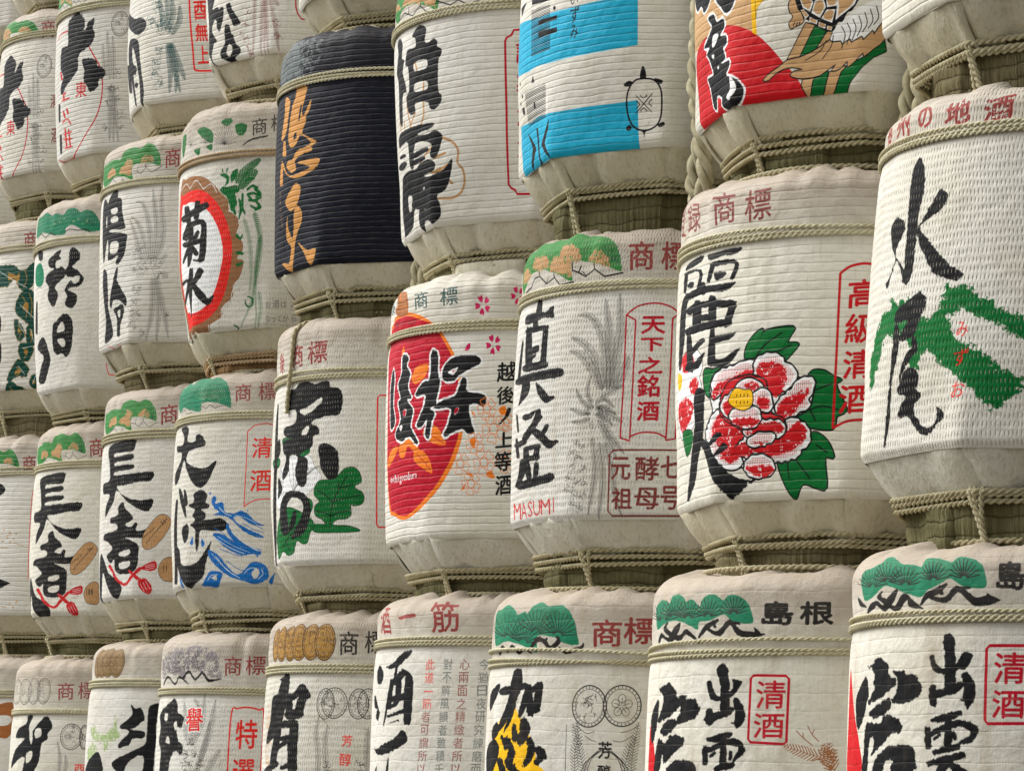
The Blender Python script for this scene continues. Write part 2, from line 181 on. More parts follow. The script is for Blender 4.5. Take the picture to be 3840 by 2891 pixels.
        ('T','r',[('M',[-163,92,-80,86,-80,22,-163,28]),('A',[-78,87,-24,84,-24,22,-78,25]),('S',[-16,85,22,84,23,25,-16,26]),('U',[29,84,82,83,82,26,29,27]),('M',[85,85,146,84,147,25,86,26]),('I',[158,87,175,87,176,29,159,29])],{'b':0.1}),
        ('F','e',[[393,433,387,530,371,615,323,690,265,703],[402,433,402,550,392,656,373,755],[416,433,425,549,436,654,428,769],[379,434,351,532,298,598,237,629],[374,434,333,512,279,566,232,582],[425,432,453,498,469,548]],{'bl':13,'gap':3.2,'sl':0.8,'w':0.86}),
        ('F','e',[[370,262,382,162,378,80,363,2],[341,280,353,163,326,15],[389,261,418,161,428,79,452,13],[363,371,402,294,461,218],[358,379,405,352,454,326],[366,412,411,431,451,451],[359,337,398,278,435,202]],{'bl':9,'gap':3,'sl':0.6,'w':0.86}),
        ('F','e',[[338,388,317,436,329,489],[334,372,292,408,270,447],[334,359,284,366,246,381],[335,343,290,332,253,335],[348,388,385,407,422,377],[348,371,390,378,432,351],[349,354,387,345,419,314]],{'bl':7,'gap':2.6,'sl':0.5,'w':0.95}),
        ('O','e',[[314,360,14],[338,380,12],[367,378,13],[400,360,13],[340,313,12],[276,266,14],[297,249,13],[261,229,14],[288,212,13],[267,183,14],[304,178,13],[246,143,15],[278,129,14],[310,123,12],[236,106,13],[269,92,15],[305,82,14],[264,55,15],[296,37,13],[454,140,9],[454,94,8]],{'num':5,'w':0.85}),
        ('L','c',[[456,693,497,722,556,732,607,721,643,696],[456,693,490,674],[618,679,643,696],[456,693,454,465,447,272],[490,674,487,464,481,267],[618,679,614,464,605,267],[643,696,641,464,637,269],[447,272,481,261],[479,275,511,287,544,290,577,286,605,272],[605,263,637,269]],{'w':3}),
        ('T','c',[('天',[509,686,595,687,595,626,509,625]),('下',[510,611,590,612,590,566,510,565]),('之',[502,546,590,548,590,489,502,488]),('銘',[502,485,581,486,581,409,502,408]),('酒',[503,395,582,397,581,328,502,327])],{'b':2.6}),
        ('L','h',[[650,230,421,231,408,217,402,28,416,12,657,11]],{'w':3.2,'n':1}),
        ('T','h',[('元',[413,209,485,208,484,129,412,131]),('酵',[500,210,585,210,584,127,499,127]),('七',[589,212,656,213,656,135,588,134]),('祖',[415,106,491,105,490,31,413,32]),('母',[497,105,588,105,588,31,496,31]),('号',[590,111,656,112,655,30,590,29])],{'b':2}),
    ],
    (0, 1): [
        ('P','r',[[-153,574,-115,531,-97,494,-80,426,-160,427,-164,495]]),
        ('P','t',[[-140,871,-176,938,-120,957,-76,960,-32,948,-18,968,21,973,59,960,71,948,103,953,128,939,141,929,156,954,192,966,223,957,241,946,261,960,293,959,325,942,345,916,352,872,280,880,247,900,189,883,146,880,137,857,86,875,13,890,-70,882]],{'ro':0.3}),
        ('L','k',[[-54,895,29,900],[-56,897,18,915],[-61,899,1,928],[-66,901,-23,939],[-73,902,-54,947],[-80,903,-91,952],[-87,903,-138,953],[-94,902,-202,951],[-100,901,-273,945],[-104,900,-273,932],[-106,897,-272,917],[28,904,93,910],[26,906,85,925],[23,908,71,938],[19,910,52,949],[14,911,28,956],[9,911,2,960],[5,911,-27,959],[0,910,-55,954],[-4,909,-81,946],[-7,907,-102,935],[-8,905,-113,921],[104,895,159,902],[103,897,152,917],[100,899,140,930],[97,900,124,940],[93,901,105,947],[89,902,84,950],[86,902,62,949],[82,901,41,944],[79,900,24,935],[77,898,10,923],[76,896,4,909],[196,897,243,905],[195,899,237,920],[193,901,227,932],[191,903,213,942],[188,904,197,949],[184,904,180,951],[181,904,163,950],[178,903,147,945],[176,902,133,935],[174,900,123,923],[173,898,118,909],[295,902,336,911],[294,904,331,925],[293,906,322,937],[291,908,311,947],[288,908,297,953],[285,909,282,956],[283,909,268,954],[280,908,254,948],[278,906,243,939],[276,905,234,927],[276,902,230,913]],{'w':1.5,'n':1}),
        ('P','k',[[-108,828,-79,841,-10,822,41,857,50,879,47,883,39,883,7,869,-31,840,-91,858,-132,832,-124,828],[-47,886,-71,864,35,825,80,844,139,816,147,817,147,822,84,862,37,844,-41,870,-31,883,-37,887],[148,832,188,858,228,879,229,886,220,888,172,871,140,836,142,832],[183,852,236,834,273,867,299,837,347,826,393,837,395,839,393,841,348,849,310,854,270,887,227,852,188,862,180,859],[357,858,363,836,376,835,380,846,361,860,358,861],[199,881,209,862,218,860,222,865,209,884,202,885],[271,872,307,867,311,870,308,875,272,882,266,878]],{'ro':0.2,'n':3}),
        ('T','k',[('島',[381,939,485,939,485,866,382,866]),('根',[503,938,608,940,607,869,503,868])],{'b':3.4}),
        ('P','k',[[191,697,211,699,222,669,251,654,291,678,290,705,326,698,320,687,300,661,266,643,219,642,204,655]],{'ro':0.55}),
        ('P','k',[[228,735,245,686,246,608,265,596,283,607,281,688,271,741,246,752],[192,611,190,577,208,566,224,576,219,611,205,619],[203,574,270,592,298,611,300,621,288,625,256,615,191,594,186,581],[295,640,303,605,300,582,305,561,307,558,311,559,331,575,339,609,315,646,302,650],[288,574,312,570,316,574,312,579,288,579,286,577],[206,518,256,519,292,534,296,545,284,550,247,543,203,533,197,525],[181,502,182,455,195,448,207,455,201,502,191,508],[208,485,278,508,308,504,317,498,296,465,298,460,305,460,341,493,320,527,272,525,198,501,194,490],[252,528,249,455,263,447,276,455,274,527,263,535],[228,491,210,478,211,473,217,472,236,484,236,490],[282,490,282,470,289,465,297,470,295,490,289,494],[239,428,302,442,308,454,295,462,232,446,227,435]],{'ro':0.8,'n':3}),
        ('P','k',[[-73,683,-20,695,0,700,41,676,54,654,80,661,99,658,106,649,141,647,164,622,155,597,110,579,52,574,70,609,66,628,14,597,-77,582,-41,630,-39,656],[-75,652,-71,624,-86,560,-127,517,-151,585,-109,636],[-48,560,-1,585,45,587,50,565,-6,540,-47,545],[-71,527,-13,518,18,540,88,535,95,513,57,492,-17,455,-28,481,-53,426,-98,427],[1,426,23,455,78,466,133,458,145,426]],{'ro':1.1}),
        ('L','c',[[377,717,467,716,477,707,473,521,463,515,383,518,359,519,351,528,355,708,363,716,377,717]],{'w':4.2,'n':1}),
        ('T','c',[('清',[372,703,470,704,469,617,371,616]),('酒',[366,606,468,608,466,530,365,529])],{'b':1.6}),
        ('L','j',[[552,512,524,534,502,555],[524,534,522,549],[569,525,549,546,536,570],[549,546,556,560]],{'w':1.4}),
        ('F','j',[[612,433,590,472,550,485,507,498,465,510],[619,433,604,476,575,503]],{'bl':14,'gap':5,'sl':0.9,'w':1.5}),
        ('F','j',[[600,476,582,518],[604,476,599,522],[607,469,617,504]],{'bl':8,'gap':5,'w':1.4}),
        ('O','j',[[596,497,11],[610,472,11],[604,451,11],[590,461,8]],{'num':3,'w':1.2}),
    ],
    (0, 0): [
        ('P','r',[[-245,685,-167,554,-117,472,-103,393,-278,396,-258,523]]),
        ('P','t',[[-178,921,-178,950,-99,959,-34,961,-19,978,15,979,71,958,116,952,148,945,156,967,193,972,234,960,261,951,276,965,294,967,327,959,352,945,365,921,368,879,303,883,264,904,229,892,205,883,188,877,161,858,95,874,90,875,14,895,-53,872,-123,863,-153,889]],{'ro':0.3}),
        ('L','k',[[39,905,94,911],[37,908,86,926],[35,909,72,938],[31,911,52,950],[28,912,26,958],[24,913,0,963],[20,913,-24,962],[16,912,-42,957],[13,911,-53,947],[11,909,-61,934],[10,907,-66,921],[110,895,158,902],[109,897,151,916],[107,899,140,928],[104,901,125,938],[101,902,107,945],[97,902,87,949],[94,902,69,948],[91,901,54,942],[88,900,42,933],[87,898,32,922],[86,896,27,908],[217,904,257,911],[216,906,252,925],[214,908,242,937],[212,909,229,948],[210,910,213,955],[207,911,197,958],[204,910,182,957],[202,910,171,950],[200,908,162,941],[198,907,155,929],[197,905,151,915],[314,906,350,914],[313,908,345,928],[311,910,337,940],[309,911,325,950],[307,912,311,957],[305,912,297,960],[302,912,284,958],[300,911,274,952],[298,910,266,942],[297,908,260,930],[296,906,257,916],[-46,897,22,902],[-49,899,13,916],[-52,901,-2,929],[-56,903,-26,940],[-61,904,-56,949],[-67,905,-92,954],[-72,905,-129,955],[-77,904,-161,951],[-81,903,-188,943],[-84,902,-207,932],[-86,900,-222,919]],{'w':1.5,'n':1}),
        ('P','k',[[-98,828,-49,839,-36,844,13,826,56,854,70,880,67,885,60,885,28,867,-1,845,-32,858,-79,854,-111,833,-109,829],[-9,883,-37,866,11,845,69,822,108,854,114,835,167,826,171,828,169,831,131,852,95,874,57,841,28,858,-8,869,1,879,-2,883],[166,837,196,857,224,864,252,886,252,892,245,894,211,881,182,871,159,841,161,837],[197,851,251,840,287,868,309,851,338,830,380,832,410,844,411,846,410,848,377,860,343,854,321,867,281,887,244,857,199,863,192,858],[371,864,372,844,386,841,392,853,375,865,372,866],[224,885,227,865,236,861,242,866,234,886,228,889],[285,872,323,876,326,880,322,883,283,883,279,877],[-203,875,-175,853,-123,844,-112,844,-114,848,-138,858,-180,875,-196,877]],{'ro':0.2,'n':3}),
        ('T','k',[('島',[396,952,478,951,478,872,399,872])],{'b':3.4}),
        ('P','k',[[309,709,338,702,335,691,318,664,296,664,274,650,240,652,220,658,211,668,202,698,218,702,227,678,255,668,292,683]],{'ro':0.55}),
        ('P','k',[[244,746,251,706,253,613,272,601,289,613,286,706,283,748,262,760],[205,615,205,575,218,566,231,575,229,615,217,623],[215,585,277,597,312,616,315,627,303,632,266,619,208,603,202,592],[305,643,314,619,311,592,319,564,323,559,329,563,344,589,347,625,324,653,310,655],[303,580,323,576,327,580,323,586,303,585,301,583],[218,525,261,525,304,540,308,551,297,558,255,547,216,538,211,531],[192,507,193,459,206,452,217,460,211,508,201,513],[218,487,276,508,315,510,335,501,325,487,295,471,294,469,297,467,338,471,358,508,319,530,270,525,210,502,207,492],[259,530,255,466,266,458,279,465,280,529,270,537],[241,495,222,485,221,480,226,479,246,487,247,493],[279,497,282,481,290,478,295,483,290,499,284,502],[231,439,299,452,305,463,294,470,226,454,221,445],[212,408,270,420,317,430,323,441,312,448,264,438,206,424,201,414],[260,434,228,398,231,386,246,386,282,418,278,433],[275,403,314,377,330,381,330,397,289,420,274,417]],{'ro':0.8,'n':3}),
        ('P','k',[[-72,680,-34,685,-28,698,6,700,40,682,47,659,64,646,80,642,76,626,33,604,21,594,-52,578,-56,590,-25,615,-33,632,-27,648,-44,672],[63,662,110,664,115,654,152,653,175,630,180,607,163,591,113,574,62,580,82,609,86,629,80,645],[-82,655,-63,630,-64,587,-99,532,-136,509,-158,587,-117,632],[-50,557,10,581,51,590,60,571,41,551,-14,539,-46,543],[-76,521,-34,527,13,526,24,545,74,543,105,524,101,498,65,496,32,473,-4,454,-38,438,-18,477,-39,487,-53,458,-60,392,-98,393,-86,452],[-30,392,-17,425,33,457,87,466,140,463,158,434,154,392,67,392,67,421,45,427,33,415,22,392]],{'ro':1.1}),
        ('L','c',[[549,726,385,726,377,718,375,532,382,522,545,525]],{'w':4.4,'n':1}),
        ('T','c',[('清',[397,710,486,710,484,625,395,624]),('酒',[393,611,484,612,482,536,391,535])],{'b':1.8}),
    ],
    (0, 2): [
        ('P','y',[[-105,410,-132,469,-58,530,-17,592,39,620,79,640,111,618,141,585,176,548,202,507,222,446,228,410]],{'ro':0.8}),
        ('P','t',[[-133,882,-140,946,-116,975,-43,987,4,987,60,965,72,952,116,963,132,954,154,984,192,995,216,986,239,976,286,982,322,965,356,923,369,870,370,841,291,854,279,867,194,875,193,819,110,846,6,862,-110,851]],{'ro':0.4}),
        ('L','k',[[138,854,219,856],[137,857,213,875],[134,860,202,894],[131,862,187,910],[127,864,166,923],[122,866,142,932],[117,867,114,937],[111,867,85,938],[106,866,55,933],[102,865,27,924],[98,863,2,911],[96,860,-17,895],[205,885,277,887],[204,888,272,907],[202,891,262,925],[199,894,248,942],[195,896,230,955],[191,897,208,964],[186,898,183,969],[182,898,158,969],[178,897,135,963],[174,896,113,954],[171,894,94,941],[169,891,81,924],[304,875,368,878],[304,878,364,898],[302,881,355,916],[299,883,343,932],[296,885,327,944],[293,887,309,953],[289,887,288,957],[285,887,268,957],[282,886,248,952],[279,885,231,942],[276,883,216,928],[274,880,205,912],[46,872,146,872],[45,875,139,892],[42,878,126,911],[37,880,107,927],[32,882,82,941],[25,884,51,951],[18,885,14,956],[11,885,-28,958],[4,885,-76,954],[-2,883,-132,947],[-7,881,-243,940],[-11,879,-243,922]],{'w':1.4,'n':1}),
        ('P','k',[[-57,819,-28,841,13,822,46,837,90,814,127,827,163,815,168,816,167,819,126,839,93,829,47,852,11,835,-43,853,-81,824,-72,819],[168,835,206,856,223,849,256,823,300,849,291,872,284,874,280,870,281,859,254,841,238,862,195,873,158,842,159,836],[293,831,319,812,384,824,395,846,394,849,390,849,377,838,318,830,297,837,292,835],[236,852,245,863,243,868,237,868,226,858,228,853]],{'ro':0.2,'n':3}),
        ('T','d',[('商',[421,929,532,930,533,836,423,835]),('標',[533,938,653,940,653,847,534,844])],{'b':2.4}),
        ('P','k',[[-113,631,-52,677,-24,710,-35,718,-58,717,-143,687,-138,633,-126,630],[73,761,57,718,43,657,-9,592,-34,551,-31,549,-24,549,36,582,94,647,129,709,119,758,97,769],[1,677,89,682,140,694,129,662,113,606,120,599,133,602,168,656,171,714,73,713,-18,702,-34,688],[155,704,162,613,182,604,199,614,181,704,167,711],[173,680,231,696,234,712,213,718,160,695,158,685],[202,711,192,627,207,617,224,624,236,708,220,719],[174,610,221,615,228,624,217,632,169,630,159,619],[71,650,47,593,23,555,26,552,32,553,71,588,101,645,89,654]],{'ro':0.7,'n':3}),
        ('P','k',[[-162,491,-58,530,-6,488,-73,410,-147,411],[-91,560,-40,588,-13,558,-70,522]],{'ro':0.55}),
        ('P','k',[[124,588,126,560,112,520,127,506,151,511,184,553,170,591,145,601],[162,522,172,489,147,446,157,434,177,438,210,484,198,525,177,533],[204,487,220,472,207,451,211,441,225,441,266,469,236,503,211,504],[27,525,59,486,41,443,99,402,126,401,134,416,96,449,106,488,67,532,40,536],[81,573,84,527,105,520,121,529,104,574,91,578],[-25,461,16,406,43,401,58,412,15,465,-10,469],[0,536,31,494,44,492,52,497,19,538,7,541]],{'ro':1.4,'n':3}),
        ('M','e',[[424,638,62,69]],{'w':2.2,'seed':3}),
        ('M','e',[[539,641,64,68]],{'w':2.2,'flower':1}),
        ('F','e',[[379,412,377,488,389,529,380,583],[415,412,395,488,367,577],[575,416,581,492,596,587],[550,415,565,492,587,540]],{'bl':12,'gap':5,'w':1}),
        ('L','e',[[482,498,440,465,420,412],[471,495,429,459,409,412],[461,491,419,452,397,412],[486,498,529,467,550,415],[497,495,539,461,560,415],[507,492,549,455,571,416]],{'w':1.4}),
        ('L','e',[[381,573,416,549,446,554],[411,541,438,525,453,523],[597,577,567,560,538,553],[579,544,543,523,512,525],[341,577,342,411],[624,585,631,417]],{'w':1.2}),
        ('T','k',[('芳',[462,523,509,523,509,465,462,464]),('醇',[461,445,507,446,507,402,461,401])],{'b':1.6}),
    ],
    (0, 3): [
        ('T','d',[('酒',[-174,963,-66,958,33,835,-97,840,-126,895,21,889]),('筋',[248,957,390,963,412,836,281,831,276,889,409,893])],{'b':2.4}),
        ('P','d',[[90,888,186,894,192,903,177,910,82,900,77,893]],{'n':3,'ro':0.5}),
        ('P','k',[[173,773,127,761,66,725,11,714,7,710,16,707,94,705,161,740,187,762,187,771],[-139,605,-119,564,-81,558,-58,564,-100,604,-120,607],[52,662,35,603,20,544,6,493,10,491,16,492,41,542,55,601,64,660,59,663],[86,709,77,671,45,626,40,557,55,550,70,555,79,622,95,668,104,707,96,712],[95,642,159,673,159,665,156,600,162,503,183,491,204,501,209,598,204,670,143,699,62,660,65,646],[96,656,96,581,45,567,43,557,65,553,128,574,138,654,118,664],[83,576,172,586,182,602,159,613,69,599,58,585],[52,521,129,530,176,539,180,550,163,556,120,543,44,532,38,525],[57,498,128,506,131,510,124,513,55,500,54,499],[59,369,39,311,51,306,64,310,67,369,63,371],[-62,339,-85,312,-72,308,-58,310,-49,338,-54,340],[131,700,138,677,145,674,150,677,144,700,137,703]],{'ro':0.8,'n':3}),
        ('P','k',[[-74,722,-30,705,-11,672,-46,648,-87,657,-101,694],[-66,563,-35,540,-54,512,-87,527],[-114,429,-78,403,8,420,97,442,130,459,152,475,175,468,189,441,177,423,82,392,-14,381,-77,394]],{'ro':0.9}),
        ('T','v',[('此',[267,737,312,737,313,695,268,694]),('道',[265,689,310,689,311,646,266,646]),('一',[263,640,308,640,308,598,264,597]),('筋',[260,591,305,592,306,549,261,549])],{'b':0.3}),
        ('T','d',[('者',[258,543,303,544,303,501,258,500]),('可',[255,495,300,495,300,453,255,452]),('謂',[252,446,297,447,297,405,252,404]),('所',[248,398,294,399,293,357,248,355]),('以',[244,350,290,351,289,308,243,307])],{'b':0.3}),
        ('T','s',[('對',[350,737,390,737,391,694,351,694]),('不',[348,688,388,689,389,646,349,645]),('解',[346,640,386,640,387,598,347,597]),('風',[344,591,384,592,384,550,344,549]),('韻',[341,543,381,544,382,502,342,501]),('者',[338,495,379,496,379,453,339,452]),('雖',[336,447,376,448,376,405,336,404]),('積',[332,399,373,400,373,357,332,356]),('千',[329,351,370,352,369,310,329,308])],{'b':0.3}),
        ('T','d',[('心',[419,736,461,737,462,695,420,694]),('兩',[417,688,459,689,460,647,417,645]),('面',[414,640,457,641,457,598,415,597]),('之',[412,592,454,593,455,550,413,549]),('精',[410,544,452,545,452,502,410,501]),('緻',[407,495,449,497,450,454,407,453]),('者',[404,447,447,449,447,407,404,405]),('所',[401,399,444,401,444,359,401,357]),('以',[398,352,441,353,440,311,398,309])],{'b':0.3}),
        ('T','s',[('今',[497,737,537,738,537,696,497,694]),('猶',[495,689,535,690,535,648,495,646]),('日',[493,641,533,642,533,600,493,598]),('夜',[491,593,531,594,531,552,491,550]),('研',[489,545,529,546,529,504,489,502]),('究',[486,497,526,498,526,456,486,454]),('練',[484,449,524,450,524,408,484,406]),('磨',[481,401,521,402,521,360,481,359]),('而',[479,353,519,355,519,313,478,311])],{'b':0.3}),
    ],
    (0, 4): [
        ('M','B',[[-19,908,44,70],[50,909,52,72],[125,909,50,73],[190,911,55,74],[263,912,52,75],[337,911,53,76]],{'fill':'m','w':2.2}),
        ('T','k',[('商',[406,955,496,955,499,856,410,855]),('標',[521,958,607,960,608,865,524,864])],{'b':1.8}),
        ('O','q',[[-56,618,43],[-54,568,43],[-23,517,37],[-62,467,35],[-33,417,31]],{'num':4,'w':2}),
        ('P','k',[[-7,689,91,696,100,666,85,576,21,517,-70,501,-21,593]],{'ro':0.55}),
        ('P','k',[[88,783,58,740,45,671,26,580,59,565,95,573,129,662,140,733,128,779,110,789],[57,756,110,757,117,769,95,776,51,764,47,759],[42,670,186,676,229,709,231,683,265,678,278,700,224,744,164,704,29,700,3,685],[132,686,123,616,150,603,176,614,167,684,150,693],[223,715,188,635,207,617,236,624,268,704,251,721],[151,594,230,601,246,622,219,638,137,631,117,611],[46,569,-3,419,28,407,62,414,101,564,78,576],[69,559,198,565,212,582,189,595,58,584,40,570],[167,582,149,477,162,371,192,358,218,372,218,475,218,578,194,593],[106,506,194,516,202,527,186,535,97,526,85,514],[56,465,160,497,161,510,139,514,34,478,33,468],[118,387,205,405,211,420,189,428,103,405,96,393],[40,425,-110,380,-99,367,-41,365,82,407,77,423]],{'ro':0.9,'n':3}),
        ('M','e',[[359,659,43,62],[401,662,60,62],[510,660,43,61],[550,661,44,61]],{'w':1.8}),
        ('T','v',[('芳',[443,534,491,535,492,486,443,485]),('醇',[435,461,489,462,489,408,436,407])],{'b':1}),
        ('F','e',[[336,373,332,467,319,540,330,612],[378,374,367,492,372,565],[556,563,555,470,556,378]],{'bl':11,'gap':4,'w':0.86}),
        ('L','e',[[330,610,362,585,385,556],[536,556,556,559]],{'w':1}),
        ('O','e',[[377,408,19],[389,378,16],[533,421,16],[529,386,15]],{'num':4,'w':1.2}),
    ],
    (0, 5): [
        ('P','z',[[-71,866,-119,946,0,980,83,996,178,1002,231,1005,314,994,374,966,401,912,402,858,327,868,281,885,181,875,195,842,110,866,26,885]],{'ro':2,'dry':0.33}),
        ('L','k',[[224,895,311,914],[222,898,301,935],[219,901,286,953],[215,903,267,968],[210,905,243,980],[205,906,216,987],[200,906,187,990],[194,906,157,989],[189,905,127,982],[185,903,97,971],[181,901,72,957],[178,898,52,939],[177,895,41,919],[311,891,388,911],[309,894,379,932],[307,897,365,950],[303,899,348,965],[299,901,328,976],[295,902,305,983],[291,902,281,986],[286,902,257,984],[282,901,233,977],[278,899,211,966],[275,897,192,951],[273,894,179,933],[272,891,171,913],[102,886,213,905],[99,889,200,925],[94,892,182,944],[88,895,157,959],[82,897,126,972],[74,898,90,980],[66,898,46,983],[58,898,-5,983],[50,897,-72,978],[43,896,-183,972],[38,894,-182,956],[33,891,-182,937],[31,888,-182,916],[36,883,167,900],[32,886,153,921],[26,889,132,939],[18,891,103,955],[9,893,66,968],[-1,895,20,977],[-12,895,-43,981],[-24,895,-181,985],[-36,895,-182,978],[-48,893,-182,965],[-57,892,-181,949],[-65,889,-181,930],[-69,886,-181,909]],{'w':0.8,'n':1}),
        ('P','k',[[-47,833,16,862,93,827,134,859,197,832,204,832,203,836,131,871,91,839,11,875,-68,837,-61,833],[171,853,207,881,253,844,297,874,334,839,406,853,408,855,405,857,339,854,297,890,254,859,206,896,157,860,160,854]],{'ro':0.2,'n':3}),
        ('T','d',[('商',[415,956,502,958,505,869,419,866]),('標',[521,959,619,963,621,874,524,870])],{'b':1.6}),
        ('F','e',[[233,554,274,641,297,722,254,768],[265,554,316,668,320,790],[315,479,361,614,385,763],[352,432,394,502,424,540],[223,576,207,695,188,752],[289,431,338,560,364,668]],{'bl':13,'gap':4.5,'w':1}),
        ('O','e',[[248,570,23],[227,516,28],[254,479,22],[315,469,24],[223,457,23],[283,522,19]],{'num':5,'w':1.4}),
        ('P','k',[[49,747,103,768,141,734,145,707,195,684,182,636,142,641,159,587,199,560,193,516,144,533,104,500,75,430,-18,430,-17,534,-61,579,-43,644,-74,700]],{'ro':1.2,'hole':[[11,703,50,700,44,670,13,673],[119,661,142,663,144,630,122,635],[43,577,67,601,91,566]]}),
        ('T','w',[('譽',[201,730,328,734,332,618,208,613])],{'b':4.5}),
        ('T','v',[('譽',[207,726,324,730,328,622,213,617])],{'b':1.4}),
        ('L','v',[[464,434,469,702,497,724,548,730,599,720,620,705,617,438]],{'w':3.8}),
        ('T','v',[('特',[493,677,597,681,597,547,493,543]),('選',[486,503,592,507,591,401,485,396])],{'b':2.2}),
    ],
    (0, 6): [
        ('M','B',[[17,906,66,73],[74,906,69,73],[135,906,62,73],[207,904,62,73]],{'fill':'C','w':1.6}),
        ('P','l',[[-21,578,25,600,79,564,165,563,221,598,226,645,246,622,251,575,278,557,227,534,190,516,183,487,163,470,148,511,84,523,18,541],[-63,478,23,512,90,476,53,417,-23,418]],{'ro':3,'dry':0.2}),
        ('P','k',[[334,698,362,680,390,686,410,663,419,628,362,587,340,581,419,570,421,541,358,535,337,505,299,496,266,490,273,517,333,569,265,590,321,628,345,657],[222,417,261,441,340,471,423,507,434,547,436,623,437,663,445,693,496,706,492,664,485,566,500,537,484,479,476,369,423,368,427,443,392,454,335,418,299,366,238,394],[-97,395,77,471,132,435,138,364,-70,365]],{'ro':0.6}),
    ],
    (0, 7): [
        ('M','e',[[-47,908,109,64],[95,905,74,66],[190,905,57,66],[274,906,51,67]],{'w':1.8}),
        ('T','d',[('商',[368,952,476,955,480,861,374,858]),('標',[494,957,586,960,589,866,498,863])],{'b':1.2}),
        ('P','k',[[143,778,197,777,175,727,192,689,266,752,310,775,356,727,327,683,329,658,288,633,282,595,277,557,253,507,215,476,133,475,150,557,95,557,-39,507,16,596,136,658,21,665,50,709,143,740]],{'ro':0.7,'hole':[[228,702,271,714,279,677,237,664],[165,582,214,595,213,557,171,532],[181,683,201,721,212,658,199,632]]}),
        ('M','e',[[475,672,63,66],[549,671,26,62]],{'w':1.9}),
        ('F','e',[[414,478,416,565,395,646],[443,479,454,535,448,578]],{'bl':9,'gap':4,'w':0.94}),
        ('T','v',[('酉',[501,533,561,534,562,478,502,477])],{'b':1}),
    ],
    (0, 8): [
        ('P','j',[[365,736,415,742,470,752,499,737,507,610,476,557,430,556,380,562]],{'hole':[[405,672,467,680,498,657,471,627,408,626]]}),
    ],
    (1, 0): [
        ('T','d',[('州',[-146,987,-23,969,-15,902,-118,912,-114,943,-13,933]),('の',[-2,988,81,983,93,911,22,913,26,943,96,942]),('地',[145,970,244,980,246,904,146,898]),('酒',[291,958,388,978,383,902,284,887]),('登',[-222,972,-173,963,-160,898,-218,907,-213,937,-158,928])],{'b':3.2,'dry':0.06}),
        ('P','g',[[-106,379,-65,400,-29,412,-34,447,10,420,67,429,91,399,112,373,151,362,168,377,195,417,210,450,231,437,270,441,301,415,338,392,390,366,438,341,480,317,481,258,439,282,409,296,361,328,303,351,265,377,227,367,211,352,228,330,237,303,269,284,307,265,350,229,405,194,442,170,429,148,400,132,364,97,339,111,292,157,242,196,192,237,147,268,120,250,97,223,71,229,64,253,68,273,66,300,-7,330,-56,330,-84,282,-126,237,-160,193,-171,261,-140,332]],{'ro':3.2,'n':3}),
        ('P','k',[[55,827,35,800,28,751,29,680,31,576,31,508,38,471,43,467,49,468,71,499,77,567,82,669,97,735,88,790,60,827,58,828],[-1,357,-8,307,-20,258,-32,211,-50,166,-75,81,-85,30,-82,29,-80,29,-55,77,-32,162,-18,208,6,252,24,301,21,353,10,360],[84,315,79,289,52,266,20,223,20,184,22,183,25,183,34,218,75,254,108,279,99,313,91,318]],{'ro':0.8,'n':3}),
        ('P','k',[[-25,669,4,659,20,635,8,609,-12,588,-22,562,-2,542,37,505,62,481,47,468,28,475,12,512,-12,543,-35,509,-53,477,-68,474,-71,491,-49,504,-23,549,-47,584,-66,643,-47,664],[154,715,162,721,186,708,190,690,176,668,155,653,128,643,99,630,93,619,110,598,154,558,202,511,236,488,259,474,253,464,234,457,188,469,151,490,119,535,95,572,76,613,84,629,107,653,133,687],[100,439,123,432,133,418,135,394,113,362,101,330,71,313,32,308,22,323,57,356,53,368,9,362,-2,380,12,403,57,420],[60,235,97,223,108,208,99,179,69,168,24,180,39,205]],{'ro':0.9}),
        ('P','k',[[44,227,71,224,108,210,99,194,79,183,100,167,111,163,111,146,86,135,77,123,83,102,104,77,128,65,151,66,172,78,178,100,170,144,177,120,197,109,207,92,198,76,173,64,152,49,124,43,95,54,68,77,51,102,16,101,-3,111,8,130,26,145,42,160,12,167,5,185,28,202]],{'ro':0.9}),
        ('T','v',[('み',[244,343,282,344,279,299,241,299]),('ず',[238,269,287,270,283,220,234,220]),('お',[235,180,279,181,275,135,231,134])],{'b':0.6}),
    ],
    (1, 3): [
        ('P','a',[[-132,862,-40,882,57,882,156,857,231,817,284,770,333,706,363,644,385,542,387,404,372,336,335,260,264,176,183,121,93,92,22,88,-59,110,-129,154,-124,494,-158,785]]),
        ('P','c',[[-123,847,-36,867,59,867,158,840,218,818,266,771,316,707,347,645,369,543,370,405,356,346,318,270,252,191,169,135,85,104,23,103,-49,123,-114,167,-124,494,-158,785]]),
        ('T','D',[('商',[88,959,188,953,198,880,106,883]),('標',[251,953,340,955,347,882,259,881]),('録',[-168,960,-169,963,-120,895,-218,909,-214,938,-132,926])],{'b':1}),
        ('P','j',[[-53,923,-74,974,-35,983,44,948,60,888,38,872,-40,881,-83,908]]),
        ('L','a',[[-70,980,-10,926],[-6,967,21,922],[-58,914,-13,912,-6,885],[13,908,43,907,47,880]],{'w':1.2}),
        ('T','h',[('越',[-71,860,-26,855,-22,835,-66,840]),('後',[-17,855,18,852,21,832,-14,835]),('之',[25,852,55,850,58,830,28,832]),('銘',[61,850,88,849,90,829,64,831]),('酒',[94,849,118,848,120,829,96,829])],{'b':0.4}),
        ('P','p',[[460,870,465,855,476,848,477,858,483,866,472,873],[458,884,470,884,478,895,470,900,466,910,458,900],[447,887,449,902,443,916,437,909,428,908,435,894],[442,875,431,884,419,883,423,873,422,862,435,864],[450,865,441,856,440,840,448,842,456,836,458,851]]),
